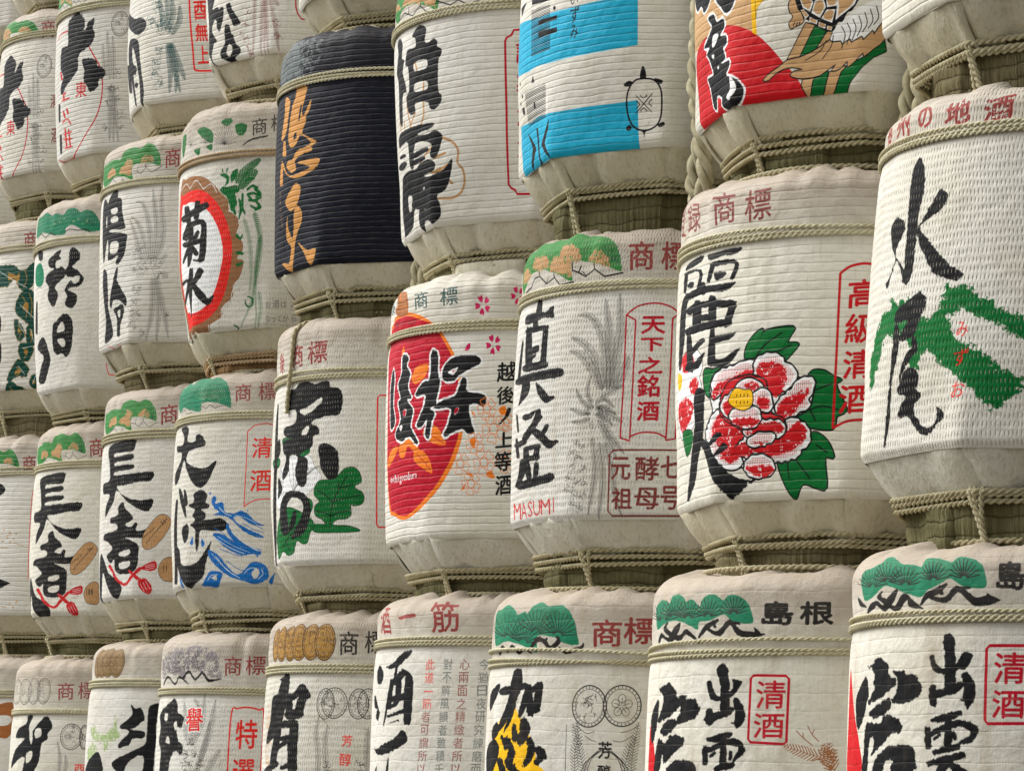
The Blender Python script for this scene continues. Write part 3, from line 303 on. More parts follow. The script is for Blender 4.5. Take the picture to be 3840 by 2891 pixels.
        ('P','p',[[510,718,515,703,525,696,526,707,532,714,521,721],[508,731,520,732,528,742,521,747,517,757,509,747],[498,734,501,749,495,763,489,756,481,755,487,740],[493,722,483,731,471,730,475,720,474,709,486,711],[501,713,492,703,490,688,498,690,506,684,507,699]]),
        ('P','p',[[595,905,599,891,608,884,609,894,614,901,605,908],[593,917,604,917,611,927,604,932,601,941,593,931],[584,919,586,933,581,946,576,939,569,938,574,925],[580,908,571,916,560,915,564,906,563,896,574,898],[587,899,579,891,577,877,585,878,591,873,593,887]]),
        ('P','p',[[386,708,394,726,407,732,407,711,395,704]]),
        ('P','a',[[122,612,135,657,201,667,217,650,190,619,139,600],[38,755,60,698,44,658,26,693]],{'ro':0.4}),
        ('P','a',[[30,371,98,393,155,361,178,336,163,318,100,360,69,320,30,329],[148,338,199,334,233,295,247,251,213,260,156,291,135,316],[191,409,250,428,287,403,312,358,288,351,232,369],[-115,316,-64,358,19,368,-18,329,-93,299],[113,630,187,660,203,621,139,594]],{'ro':0.5}),
        ('L','c',[[156,328,199,298,239,258],[185,308,178,290],[206,290,226,296],[198,399,251,386,305,358],[130,616,189,632]],{'w':1.2}),
        ('P','k',[[36,709,61,715,86,698,74,671,103,640,89,590,118,545,85,539,128,497,114,443,131,414,164,374,155,364,106,397,51,384,6,397,-7,422,38,469,12,533,33,554,6,604,36,648],[-85,615,-58,673,-34,632,-42,539,-15,465,-67,443,-85,544],[226,703,244,715,261,696,267,625,276,592,265,533,260,506,229,494,255,474,237,433,227,382,205,399,217,453,183,427,154,439,195,501,200,547,150,547,149,565,191,599,224,610],[286,619,296,651,334,681,418,686,450,671,450,653,415,636,369,615,338,592,298,595],[366,569,380,601,397,590,403,549,463,538,479,519,469,491,435,502,410,493,421,433,436,392,407,392,386,407,349,399,311,382,299,393,321,428,330,488,248,492,284,518,346,533]],{'ol':('w',4.5),'ro':0.6,'hole':[[352,486,369,491,364,471,348,463],[57,504,81,503,77,478,58,479],[28,442,54,444,39,422],[314,627,358,643,342,616]]}),
        ('P','c',[[352,486,367,489,362,473,349,466],[59,502,78,501,75,480,60,481]]),
        ('T','w',[('e',[-76,265,-49,264,-53,237,-81,239]),('c',[-45,264,-22,263,-26,237,-49,237]),('h',[-18,266,2,266,-1,233,-22,234]),('i',[5,263,24,263,21,236,3,236]),('g',[27,265,44,265,41,233,24,233]),('o',[47,263,62,263,60,236,44,236]),('z',[65,263,80,263,78,236,63,236]),('a',[83,263,97,263,95,236,81,236]),('k',[100,266,113,266,111,234,97,234]),('u',[115,264,128,264,126,237,113,237]),('r',[131,264,143,265,141,238,129,238]),('a',[145,265,157,265,156,239,144,238])],{'b':1.1}),
        ('L','a',[[524,398,528,378,543,365,548,382,557,398,540,406,524,398],[522,418,539,415,553,428,541,441,531,456,520,439,522,418],[505,422,513,441,506,462,493,452,478,446,488,427,505,422],[498,405,485,419,466,420,470,401,471,381,489,387,498,405],[510,390,494,380,489,359,505,357,521,352,521,374,510,390],[529,406,524,392,512,386,500,392,495,407,499,421,511,427,523,421,529,406]],{'w':1.3}),
        ('L','a',[[494,476,497,459,509,448,514,463,521,475,507,482,494,476],[492,492,506,489,517,499,507,509,499,522,490,508,492,492],[479,495,484,510,479,527,468,519,456,514,465,499,479,495],[472,481,462,493,446,493,450,478,451,462,466,466,472,481],[482,469,470,461,465,444,479,443,491,438,492,456,482,469],[497,482,494,470,484,466,474,471,470,483,474,494,483,499,493,494,497,482]],{'w':1.3}),
        ('L','a',[[389,273,392,256,405,245,410,259,418,272,403,279,389,273],[387,289,402,286,415,296,404,306,396,319,385,305,387,289],[372,292,379,307,373,324,361,316,347,312,357,296,372,292],[365,278,354,290,336,291,340,276,340,260,357,264,365,278],[376,266,362,259,357,242,371,240,385,235,386,253,376,266],[393,279,389,268,378,263,367,268,362,280,367,292,378,296,388,291,393,279]],{'w':1.3}),
        ('L','a',[[488,274,491,255,505,243,511,260,519,274,503,282,488,274],[486,293,502,290,515,302,504,313,495,328,484,312,486,293],[470,296,477,313,471,333,459,324,444,318,454,301,470,296],[463,280,451,294,433,294,437,277,437,259,455,264,463,280],[474,267,459,258,454,238,469,237,484,231,485,252,474,267],[492,282,488,269,476,263,465,269,460,282,464,295,476,301,487,295,492,282]],{'w':1.3}),
        ('L','a',[[433,197,436,180,449,170,454,184,461,196,447,203,433,197],[431,213,446,210,458,220,448,230,440,243,430,229,431,213],[417,216,424,231,418,248,407,240,393,235,402,220,417,216],[410,202,399,214,383,214,386,199,387,184,403,188,410,202],[420,190,407,183,402,166,416,164,429,159,430,177,420,190],[437,203,433,192,423,187,412,192,408,204,412,215,422,220,433,215,437,203]],{'w':1.3}),
        ('L','a',[[448,347,451,331,463,321,467,334,474,346,461,353,448,347],[446,362,460,359,471,369,462,379,454,391,445,378,446,362],[433,365,439,379,434,395,423,388,411,384,419,369,433,365],[427,352,417,363,401,363,405,349,405,334,420,338,427,352],[436,340,424,333,420,317,433,316,445,311,446,328,436,340],[452,353,448,342,438,338,429,342,424,353,428,364,438,369,447,364,452,353]],{'w':1.3}),
        ('L','a',[[569,280,571,263,583,253,588,267,594,280,581,286,569,280],[567,295,580,293,591,304,582,314,574,326,565,312,567,295],[554,298,559,313,554,330,544,322,532,317,540,302,554,298],[548,284,538,296,523,296,526,281,527,266,541,270,548,284],[557,273,545,265,541,248,553,247,566,242,566,260,557,273],[572,286,568,275,559,270,549,275,545,286,549,298,558,302,568,298,572,286]],{'w':1.3}),
        ('L','a',[[568,426,570,413,580,405,583,416,588,426,577,431,568,426],[566,439,577,437,586,446,578,454,572,463,565,452,566,439],[556,441,560,453,556,467,548,460,539,457,545,444,556,441],[551,430,543,439,531,439,534,427,535,415,546,419,551,430],[559,421,549,415,546,401,556,400,566,396,566,411,559,421],[570,431,568,422,560,418,553,422,549,431,552,441,560,445,567,441,570,431]],{'w':1.3}),
        ('P','a',[[529,479,554,491,561,461,541,457],[416,477,433,465,439,444],[415,363,440,376,436,333],[402,242,430,240,425,227],[486,236,505,250,518,220],[374,180,402,205,388,183]],{'ro':0.8}),
        ('T','k',[('越',[518,655,592,662,592,586,518,579])],{'b':2.2}),
        ('T','k',[('後',[520,563,589,570,589,501,520,494]),('上',[519,392,588,399,588,340,519,333]),('等',[517,319,582,326,582,251,516,245]),('酒',[521,232,587,239,586,164,519,157])],{'b':2.2}),
        ('P','k',[[563,483,552,453,529,424,529,421,531,421,562,446,577,476,573,485]],{'n':3,'ro':0.5}),
    ],
    (1, 4): [
        ('T','d',[('商',[61,932,153,929,162,830,74,831]),('標',[181,932,307,936,312,838,188,833]),('録',[-117,923,-19,913,-2,817,-83,824])],{'b':2.6,'dry':0.08}),
        ('P','w',[[-37,274,-58,317,22,351,6,394,55,430,154,463,234,448,265,405,300,368,294,343,232,296,194,293,133,312,73,296,38,258,-4,246]],{'ol':('s',0.8)}),
        ('L','s',[[133,302,102,365,88,438],[133,303,129,369,121,430],[133,305,155,374,151,423],[133,306,178,378,178,416],[133,308,201,383,204,409],[133,309,222,387,229,402],[133,311,243,392,252,396],[133,313,262,397,275,390],[133,314,281,402,297,384],[50,267,17,311],[50,288,16,331],[49,308,15,352],[49,329,14,372],[48,349,13,393],[47,370,11,414]],{'w':1.3}),
        ('P','g',[[361,160,330,161,310,182,270,203,269,239,296,258,268,284,268,314,294,343,357,346,392,365,420,389,459,394,487,373,496,333,469,318,478,303,499,293,511,268,501,243,469,236,452,239,453,199,431,184,391,182,367,170,373,158,443,154,498,135,454,129,361,129,263,135,256,164]],{'ol':('k',1.2)}),
        ('P','g',[[202,262,225,274,251,262,255,234,234,210,207,227]],{'ol':('k',1.2)}),
        ('P','g',[[-39,131,25,223,105,243,226,200,263,164,234,130,219,95,187,89,153,103,134,79,124,54,83,46,48,64,21,40,-16,39,-32,84]],{'ol':('k',1.2)}),
        ('P','g',[[27,536,117,533,114,502,37,505]],{'ol':('k',1.2)}),
        ('P','g',[[162,463,225,485,231,463,188,450]],{'ol':('k',1.2)}),
        ('P','g',[[-111,454,-7,457,-3,425,-71,416]],{'ol':('k',1.2)}),
        ('L','k',[[349,150,354,196,366,250,400,310,432,359],[366,250,328,282,282,304],[354,196,316,212,276,218],[365,255,429,269,495,278],[354,196,396,210,442,214],[400,310,461,323],[394,305,390,335],[36,75,105,131,162,173],[105,131,179,117],[73,103,94,66]],{'w':2}),
        ('P','k',[[39,736,111,739,128,758,189,765,244,748,285,758,325,755,336,731,376,724,398,693,395,637,376,610,321,610,248,594,241,579,277,567,283,536,252,528,247,487,187,466,172,452,220,438,222,387,216,337,193,321,159,341,140,393,155,448,97,457,91,397,47,363,33,391,66,450,33,479,35,525,112,533,45,544,35,581,126,593,125,650,38,652],[282,485,314,499,352,487,383,461,391,420,389,365,363,345,332,352,299,393,291,434]],{'ro':0.6,'n':3,'hole':[[157,647,206,653,283,689,288,668,216,627,176,627],[181,558,212,574,224,565,207,541,183,540]]}),
        ('P','k',[[101,287,172,274,197,245,184,202,144,154,108,119,110,113,122,111,195,132,236,190,242,248,199,298,108,311,84,302],[65,304,19,262,11,197,51,128,134,161,150,218,141,225,128,222,97,171,94,149,85,195,79,252,121,286,105,305],[-75,690,-87,595,-83,465,-92,310,-118,158,-118,19,-95,14,-75,16,-44,152,-37,305,-31,459,-42,589,-53,687,-64,690],[-29,537,-66,495,-65,453,-51,448,-36,448,5,485,-4,533,-16,538],[-17,370,-12,329,-17,294,-9,290,1,291,34,324,6,369,-6,372]],{'n':3,'ro':0.5}),
        ('L','v',[[639,690,563,690,554,680,567,159,576,148,657,149]],{'w':3.4,'n':1}),
        ('T','v',[('酒',[586,657,685,664,686,583,587,576]),('醸',[591,521,690,528,691,448,592,441]),('清',[593,403,692,410,692,325,593,318]),('酒',[594,281,694,288,694,199,594,191])],{'b':1.6}),
    ],
    (1, 5): [
        ('P','t',[[-129,849,-177,907,-93,954,-43,980,55,944,53,1001,120,1002,214,960,244,967,313,941,353,895,367,810,337,818,291,831,216,842,171,834,166,806,88,813,-8,835,-69,819]],{'ro':0.6}),
        ('L','l',[[231,851,296,859],[230,854,290,873],[228,856,281,886],[226,857,270,898],[223,859,256,908],[220,860,238,917],[217,861,219,923],[213,862,199,927],[210,862,179,927],[207,861,162,925],[204,861,146,919],[201,860,134,911],[199,858,122,902],[198,856,113,890],[197,854,109,877],[288,848,348,857],[287,850,342,870],[285,852,334,883],[283,853,324,895],[281,855,311,904],[278,856,296,912],[275,857,279,918],[272,857,262,921],[269,857,246,921],[267,857,230,918],[264,856,217,913],[262,855,205,905],[260,854,195,895],[259,852,187,884],[258,850,183,871]],{'w':0.8,'n':1}),
        ('L','G',[[250,852,320,868],[248,854,311,885],[245,857,298,900],[242,859,281,914],[239,860,259,925],[235,861,234,934],[231,862,208,939],[227,862,184,940],[223,862,164,936],[220,861,148,927],[217,859,135,916],[214,857,124,903],[213,855,116,887],[282,850,349,867],[280,852,340,884],[278,854,328,899],[275,856,312,912],[272,858,292,923],[268,859,269,931],[264,860,246,936],[260,860,224,936],[257,859,206,932],[254,858,191,923],[251,857,179,912],[249,855,167,899],[248,852,159,883]],{'w':0.6,'n':1}),
        ('L','k',[[-42,816,-6,829,36,805,89,808],[172,831,211,814,235,829,270,813,300,819,343,820]],{'w':1.6}),
        ('T','d',[('商',[380,917,470,920,475,835,387,832]),('標',[502,919,589,926,593,840,507,834])],{'b':1.4}),
        ('P','k',[[-25,740,50,744,81,718,76,674,145,668,152,695,190,695,225,662,223,640,188,637,96,622,77,584,127,558,197,542,248,544,304,570,295,536,254,472,205,451,146,478,82,544,50,586,0,507,-58,483,-85,526,3,585,12,624,-64,637,-74,666,21,662,29,701],[68,452,94,438,113,386,90,376,71,417],[188,437,223,441,259,416,251,384,277,372,268,355,220,352,253,334,247,307,213,303,293,305,336,309,376,292,377,259,324,251,248,257,215,253,208,199,191,162,180,211,179,261,138,285,177,305,156,328,174,355,134,368,122,380,163,389,160,422],[56,268,105,294,130,269,119,220,84,210],[-24,201,30,175,46,119,110,104,182,112,226,143,266,185,290,209,275,163,252,109,236,55,183,19,133,0,73,29,15,71,-22,123]],{'ro':0.6}),
        ('P','k',[[4,458,18,419,56,366,91,326,98,324,103,326,94,367,67,419,28,458,13,461],[-37,409,-56,327,-70,216,-82,105,-108,40,-61,30,-24,34,-14,100,-7,211,-5,322,-1,406,-18,411]],{'n':3,'ro':0.5}),
        ('P','u',[[289,399,307,409,319,392,312,376,354,380,362,352,369,335,415,329,452,339,488,323,524,290,567,273,501,279,447,312,416,307,454,274,563,224,527,221,461,252,390,308,307,325,335,336,306,354,290,376],[384,287,405,247,469,192,549,154,529,142,445,176,379,248],[298,236,352,237,438,192,505,170,554,154,458,142,381,171],[267,142,274,170,334,140,383,90,441,56,501,105,541,111,587,84,589,36,532,12,473,24,410,40,342,74],[232,22,268,65,299,76,351,63,343,36,315,0,269,5,218,9],[141,201,160,231,167,199],[225,221,248,197,226,186],[15,65,76,18,49,7],[595,30,622,63,607,9]],{'ro':0.6,'hole':[[508,62,536,84,548,62,526,35],[284,43,314,53,314,31]]}),
        ('L','u',[[460,285,514,257,566,241],[425,214,493,181,557,165],[340,172,408,149,464,138],[458,317,513,279,559,260],[376,117,447,78,496,73],[309,266,338,254,373,232]],{'w':1.6}),
        ('L','w',[[334,358,369,330,403,318],[313,140,376,79,448,40],[405,247,475,195,540,160],[311,222,394,177,470,149],[472,62,501,84,531,84],[543,35,566,57,559,79],[261,32,284,54,321,58]],{'w':1.5}),
        ('L','w',[[391,275,462,219,534,165],[325,230,420,182,499,154],[421,321,483,306,530,282],[290,152,342,107,410,57]],{'w':1}),
        ('P','u',[[272,424,281,429,284,418,274,417],[481,345,487,342,485,336],[503,241,507,238,504,233],[529,138,542,141,540,133]]),
        ('L','v',[[466,696,468,531,466,358],[466,696,498,723,556,733,595,721],[466,358,509,384,572,393,605,386]],{'w':2.4}),
        ('T','v',[('清',[490,671,587,674,587,575,490,572]),('酒',[489,523,594,528,594,426,489,422])],{'b':1.6}),
    ],
    (1, 6): [
        ('P','J',[[-61,825,-117,909,-41,936,68,943,125,935,147,964,203,977,253,967,276,960,314,973,356,953,388,905,392,859,346,873,296,883,223,880,230,819,172,839,89,855,30,836]],{'ro':0.4}),
        ('P','x',[[-5,860,18,894,73,898,90,865],[126,862,132,890,165,901,182,923,217,918,232,887,217,879,218,840,174,854],[276,890,284,910,310,924,338,911,352,888,343,881,305,886]],{'ro':2,'dry':0.06}),
        ('L','G',[[372,868,314,878],[372,868,315,899],[372,868,320,918],[372,868,328,934],[372,868,339,945],[372,868,351,952],[372,868,365,953],[372,868,380,948],[372,868,393,938]],{'w':0.7,'n':1}),
        ('L','k',[[-22,813,23,831,67,846,120,815,156,831,187,808,234,817],[227,860,258,853,282,837,313,862,346,832,401,853],[67,846,58,857],[156,831,149,843],[258,853,262,874],[313,862,307,879]],{'w':1.6,'n':1}),
        ('T','d',[('商',[410,938,509,947,513,845,415,836])],{'b':1.6}),
        ('L','n',[[-95,601,-68,665,-34,668,-40,644,-49,585],[99,548,60,503,32,445],[144,515,124,462]],{'w':1.2}),
        ('P','k',[[45,763,249,777,268,752,253,717,166,717,102,716,104,698,250,705,247,675,125,672,108,655,258,654,251,628,117,624,113,607,269,609,392,611,380,568,313,565,190,553,136,551,182,512,259,484,325,475,400,476,372,420,303,435,223,474,137,533,104,475,12,409,12,458,59,515,-40,529,-48,578,52,588,41,673,15,730]],{'ro':0.6,'n':3}),
        ('P','k',[[153,448,195,471,215,439,262,407,273,383,218,361,264,347,289,370,305,358,298,328,360,332,404,337,405,302,346,292,265,294,219,296,307,263,312,204,301,145,248,122,145,126,109,153,110,195,68,179,18,218,97,249,37,288,-22,299,-1,327,134,336,145,365,82,375,81,399,155,412]],{'ro':0.6,'hole':[[169,227,250,237,245,211,169,208],[163,174,250,182,240,152,168,149]]}),
        ('P','k',[[-91,238,-25,197,33,133,108,105,172,64,166,32,117,5,61,18,-9,76,-72,140,-133,5,-175,8,-163,171]],{'ro':0.5}),
        ('P','x',[[338,268,345,309,388,361,429,396,462,403,493,383,497,354,465,301,419,255,376,237,346,243],[431,131,441,166,467,190,500,197,517,166,514,90,482,83,449,93]],{'ol':('k',1.3)}),
        ('L','k',[[361,262,372,278],[377,277,388,293],[393,292,403,308],[408,307,418,323],[423,322,433,338],[437,337,447,353],[452,352,461,368],[466,367,475,384],[346,292,357,306],[363,303,374,317],[381,314,391,329],[398,326,408,340],[443,372,460,354],[456,378,470,363],[461,161,460,131],[476,160,475,131]],{'w':1.4,'n':1}),
        ('P','r',[[33,166,82,128,94,108,148,78,217,63,269,94,299,117,297,126,283,127,253,105,210,77,164,90,121,115,107,132,69,170,45,174],[242,131,275,107,308,86,323,87,324,98,291,119,254,139,242,138],[299,117,331,139,330,149,317,150,284,127,285,118]],{'ro':0.5,'n':3}),
        ('P','r',[[324,145,351,162,392,176,418,176,420,143,392,131,355,134],[308,80,348,97,385,67,391,32,363,19,324,44]],{'ro':0.4}),
        ('L','w',[[355,156,410,167],[355,148,410,157],[355,139,410,148],[324,71,348,33],[340,78,364,38],[355,85,381,44]],{'w':1.1,'n':1}),
    ],
    (1, 7): [
        ('L','n',[[-77,575,-50,639,-16,642,-22,618,-31,559],[117,522,78,477,50,419],[162,489,142,436]],{'w':1.2}),
        ('P','k',[[63,737,267,751,286,726,271,691,184,691,120,690,122,672,268,679,265,649,143,646,126,629,276,628,269,602,135,598,131,581,287,583,410,585,398,542,331,539,208,527,154,525,200,486,277,458,343,449,418,450,390,394,321,409,241,448,155,507,122,449,30,383,30,432,77,489,-22,503,-30,552,70,562,59,647,33,704]],{'ro':0.6,'n':3}),
        ('P','k',[[171,422,213,445,233,413,280,381,291,357,236,335,282,321,307,344,323,332,316,302,378,306,422,311,423,276,364,266,283,268,237,270,325,237,330,178,319,119,266,96,163,100,127,127,128,169,86,153,36,192,115,223,55,262,-4,273,17,301,152,310,163,339,100,349,99,373,173,386]],{'ro':0.6,'hole':[[187,201,268,211,263,185,187,182],[181,148,268,156,258,126,186,123]]}),
        ('P','k',[[-73,212,-7,171,51,107,126,79,190,38,184,6,135,-21,79,-8,9,50,-54,114,-115,-21,-157,-18,-145,145]],{'ro':0.5}),
        ('P','x',[[356,242,363,283,406,335,447,370,480,377,511,357,515,328,483,275,437,229,394,211,364,217],[449,105,459,140,485,164,518,171,535,140,532,64,500,57,467,67]],{'ol':('k',1.3)}),
        ('L','k',[[379,236,390,252],[395,251,406,267],[411,266,421,282],[426,281,436,297],[441,296,451,312],[455,311,465,327],[470,326,479,342],[484,341,493,358],[364,266,375,280],[381,277,392,291],[399,288,409,303],[416,300,426,314],[461,346,478,328],[474,352,488,337],[479,135,478,105],[494,134,493,105]],{'w':1.4,'n':1}),
        ('P','r',[[51,140,100,102,112,82,166,52,235,37,287,68,317,91,315,100,301,101,271,79,228,51,182,64,139,89,125,106,87,144,63,148],[260,105,293,81,326,60,341,61,342,72,309,93,272,113,260,112],[317,91,349,113,348,123,335,124,302,101,303,92]],{'ro':0.5,'n':3}),
        ('P','r',[[342,119,369,136,410,150,436,150,438,117,410,105,373,108],[326,54,366,71,403,41,409,6,381,-7,342,18]],{'ro':0.4}),
        ('L','w',[[373,130,428,141],[373,122,428,131],[373,113,428,122],[342,45,366,7],[358,52,382,12],[373,59,399,18]],{'w':1.1,'n':1}),
        ('P','J',[[-49,806,-117,889,-33,916,79,923,138,916,159,945,213,960,266,950,291,943,327,958,373,937,406,888,411,842,364,856,313,866,239,862,247,801,188,821,103,837,43,817]],{'ro':0.4}),
        ('P','x',[[7,841,29,874,85,879,104,846],[140,844,146,872,179,882,196,905,232,899,248,869,233,862,234,822,189,836],[293,872,301,892,326,907,356,895,370,871,361,864,322,869]],{'ro':2,'dry':0.06}),
        ('L','G',[[391,851,331,861],[391,851,332,882],[391,851,336,901],[391,851,344,917],[391,851,355,929],[391,851,368,935],[391,851,382,937],[391,851,397,932],[391,851,411,923]],{'w':0.7,'n':1}),
        ('L','k',[[-9,795,37,812,81,827,135,797,171,813,203,791,251,799],[243,842,275,836,300,819,330,844,365,815,421,835],[81,827,72,838],[171,813,164,825],[275,836,279,856],[330,844,324,861]],{'w':1.5,'n':1}),
        ('T','d',[('商',[431,922,516,928,521,825,437,819])],{'b':1.5}),
        ('L','k',[[467,135,468,103],[483,135,484,103],[498,135,499,103]],{'w':1.4,'n':1}),
    ],
    (1, 8): [
        ('P','J',[[-19,790,-143,872,-50,895,74,900,136,892,157,919,218,931,269,922,293,916,333,929,376,910,409,865,413,821,368,835,316,845,244,842,254,785,197,804,113,819,59,801]],{'ro':0.4}),
        ('P','x',[[20,823,32,855,88,858,112,828],[148,825,150,851,182,861,198,882,234,876,252,848,237,841,241,805,196,818],[296,851,304,869,329,883,359,871,374,849,364,842,326,847]],{'ro':2,'dry':0.06}),
        ('L','G',[[394,830,335,840],[394,830,335,859],[394,830,340,877],[394,830,347,892],[394,830,358,903],[394,830,372,909],[394,830,386,910],[394,830,401,905],[394,830,415,896]],{'w':0.7,'n':1}),
        ('L','k',[[16,780,54,796,93,810,148,782,181,797,213,776,258,784],[249,823,280,817,305,801,334,824,368,797,423,815],[93,810,82,820],[181,797,173,808],[280,817,283,836],[334,824,328,840]],{'w':1.4,'n':1}),
        ('T','d',[('商',[435,890,521,895,526,798,441,793])],{'b':1.4}),
        ('P','k',[[223,744,288,735,319,718,332,697,314,676,255,666],[268,208,327,199,394,177,365,164,329,149,271,140]],{'ro':0.55}),
        ('L','v',[[512,199,514,653,540,684]],{'w':2}),
        ('L','n',[[540,684,547,667,530,612]],{'w':1.2}),
        ('P','q',[[333,472,340,477,348,471,341,466],[378,457,384,462,392,456,385,451],[420,449,426,455,434,449,427,444],[363,430,369,435,377,430,370,424],[405,422,412,428,419,422,412,417],[381,406,388,411,396,405,388,400],[328,410,335,416,343,410,336,405],[387,64,393,69,401,64,394,58],[428,70,434,76,442,70,435,65],[408,43,415,49,422,43,415,38],[436,77,442,82,450,77,443,72]]),
        ('L','q',[[413,402,446,391,477,381],[319,377,373,374],[352,437,394,450],[332,51,377,40]],{'w':2}),
    ],
    (2, 4): [
        ('P','N',[[-400,0,1000,0,1000,1200,-400,1200]],{'n':1}),
        ('P','s',[[-108,809,-193,926,-139,957,-54,987,35,990,100,926,123,836,110,809,32,806]],{'ro':0.5,'dry':0.12}),
        ('P','s',[[35,990,163,981,238,971,257,894,197,823,127,814]],{'ro':3,'dry':0.62}),
        ('L','N',[[-45,935,-55,894,-69,865]],{'w':2.5}),
        ('P','o',[[-14,752,42,729,37,667,18,591,-34,567,-33,601,-10,676],[94,780,170,775,173,732,153,672,164,644,210,705,205,664,181,636,183,615,160,577,176,559,225,536,253,519,219,505,183,508,218,520,150,562,117,529,73,519,45,560,52,637,69,698,93,735],[47,464,87,468,116,495,162,503,219,504,224,484,180,479,137,471,108,454,121,421,89,409,55,425,33,446],[128,446,205,450,265,449,273,431,244,404,183,386,121,380,56,399,2,436,-25,480,3,462,33,420,90,397,166,404,214,418]],{'ro':0.5,'hole':[[92,567,111,579,118,557,98,550],[150,683,136,633,127,629,137,686]]}),
        ('P','o',[[-7,559,-17,503,7,492,28,494,15,554,4,560],[-33,463,-47,382,-25,372,-5,374,-8,458,-20,464],[68,693,70,581,74,579,79,580,77,691,72,693]],{'n':3,'ro':0.5}),
        ('P','o',[[19,294,69,333,111,359,149,347,151,310,122,268,69,247,39,265],[117,268,156,237,151,191,110,156,76,114,50,65,13,8,-28,7,-95,52,-17,38,10,71,26,105,-9,137,2,193,31,235,23,189,53,138,78,181,90,226],[101,114,146,89,190,68,230,70,260,62,244,26,197,7,155,57]],{'ro':0.5}),
        ('T','o',[('純',[-50,350,-32,348,-34,323,-53,325]),('米',[-50,317,-31,315,-34,291,-53,292]),('吟',[-51,285,-32,283,-35,258,-54,260]),('醸',[-52,252,-33,250,-36,226,-56,228]),('酒',[-53,220,-34,218,-38,194,-57,195])],{'b':0.2}),
    ],
    (2, 3): [
        ('P','J',[[-216,917,-91,998,202,947,216,837,162,860,46,892,-53,886,-108,850]],{'ro':0.6}),
        ('P','x',[[-42,903,-19,927,115,925,128,883,45,894],[137,877,149,908,199,908,208,848],[-202,918,-132,935,-65,898]],{'ro':2}),
        ('L','k',[[-89,858,-21,873,53,846,113,872,148,843,171,838],[19,859,19,888],[114,867,116,881],[213,872,281,845,320,859,360,836,411,844]],{'w':2.8,'n':1}),
        ('P','x',[[167,361,216,344,166,338,64,350,103,362]]),
        ('L','x',[[242,336,291,311,313,276,305,235,327,205,330,162,310,123,266,104,198,107],[93,260,163,301,242,336],[39,402,11,470,2,534],[105,390,133,438,135,475,139,565],[82,657,95,621],[16,402,76,460],[-27,410,-33,445],[93,260,178,209,262,233],[182,265,251,276],[226,193,273,157],[-97,458,-76,405],[221,222,178,209]],{'w':5}),
        ('P','k',[[-110,772,-69,781,-30,748,-40,697,-13,682,-34,638,-5,588,2,553,-40,547,-52,439,-80,438,-99,483,-94,603,-125,658,-90,724],[56,763,94,794,127,792,158,771,150,725,172,716,200,726,221,712,221,693,244,675,237,648,226,635,223,522,240,501,236,473,201,449,173,460,159,485,78,495,76,462,43,455,12,479,2,534,29,557,22,645,-4,660,12,710,40,716,84,714,84,747],[-107,407,181,402,168,380,113,377,85,369,160,362,197,372,238,346,229,314,204,271,175,265,162,287,172,323,65,340,34,254,-3,261,-2,352,-58,358,-128,357],[-138,234,-33,248,52,243,83,256,152,264,190,245,178,214,114,208,154,198,234,215,280,252,267,193,235,136,184,119,204,91,188,76,69,83,-66,115,-26,146,-127,193]],{'ro':0.3,'n':3,'hole':[[78,653,156,652,156,619,77,622],[80,571,158,566,157,536,78,540],[12,206,76,201,44,192],[94,155,109,167,124,151]]}),
        ('P','k',[[-99,308,-38,305,-33,313,-58,321,-127,324,-136,318],[-100,264,-35,274,-41,286,-81,294,-189,293,-169,278],[54,284,150,296,154,306,138,313,37,303,31,293],[50,259,126,266,131,275,115,283,35,278,27,268]],{'ro':0.3,'n':3}),
        ('P','k',[[-145,219,-90,228,197,181,193,116,207,72,200,35,158,12,127,31,81,32,55,1,14,23,7,63,27,93,-39,94,-91,40,-240,24,-239,22,-239,129]],{'ro':0.3,'n':3,'hole':[[82,108,136,105,133,81,83,81],[-92,156,-37,152,-65,107,-111,106],[44,157,107,156,100,167]]}),
        ('L','c',[[623,720,574,719,551,718,542,699,524,691,518,677,523,416,525,135,535,121,553,111,559,97,625,93]],{'w':4.4,'n':1}),
        ('T','c',[('謹',[559,682,645,685,643,591,557,589]),('製',[562,561,648,563,646,471,559,468]),('清',[563,440,650,443,648,350,560,348]),('酒',[565,320,653,323,650,231,561,228])],{'b':2}),
    ],
    (2, 2): [
        ('P','b',[[-245,557,-32,526,37,520,93,518,141,518,189,517,234,518,275,520,314,522,352,524,388,526,423,530,457,533,490,537,490,507,491,476,492,446,492,416,493,385,493,355,463,352,432,348,401,346,368,343,332,342,294,340,254,340,211,340,159,339,100,339,31,343,-51,339,-231,360,-249,397,-248,429,-247,461,-247,493,-246,525],[-224,177,-51,160,32,164,91,160,142,158,188,158,230,159,269,160,310,160,350,160,387,160,424,161,459,163,493,165,495,130,496,95,497,60,499,24,500,0,466,0,432,0,397,0,360,0,322,0,286,0,247,0,206,0,162,0,112,0,52,0,-23,0,-254,2,-253,38,-253,74,-253,111,-235,143]],{'n':1}),
        ('H','k',[[-36,561,44,553,107,551,109,518,111,485,112,453,114,420,115,387,54,386,-22,389,-24,423,-26,457,-29,492,-32,526],[-100,274,12,268,90,270,91,230,92,190,92,150,16,148,-93,154,-95,193,-97,234]],{'pitch':2.9}),
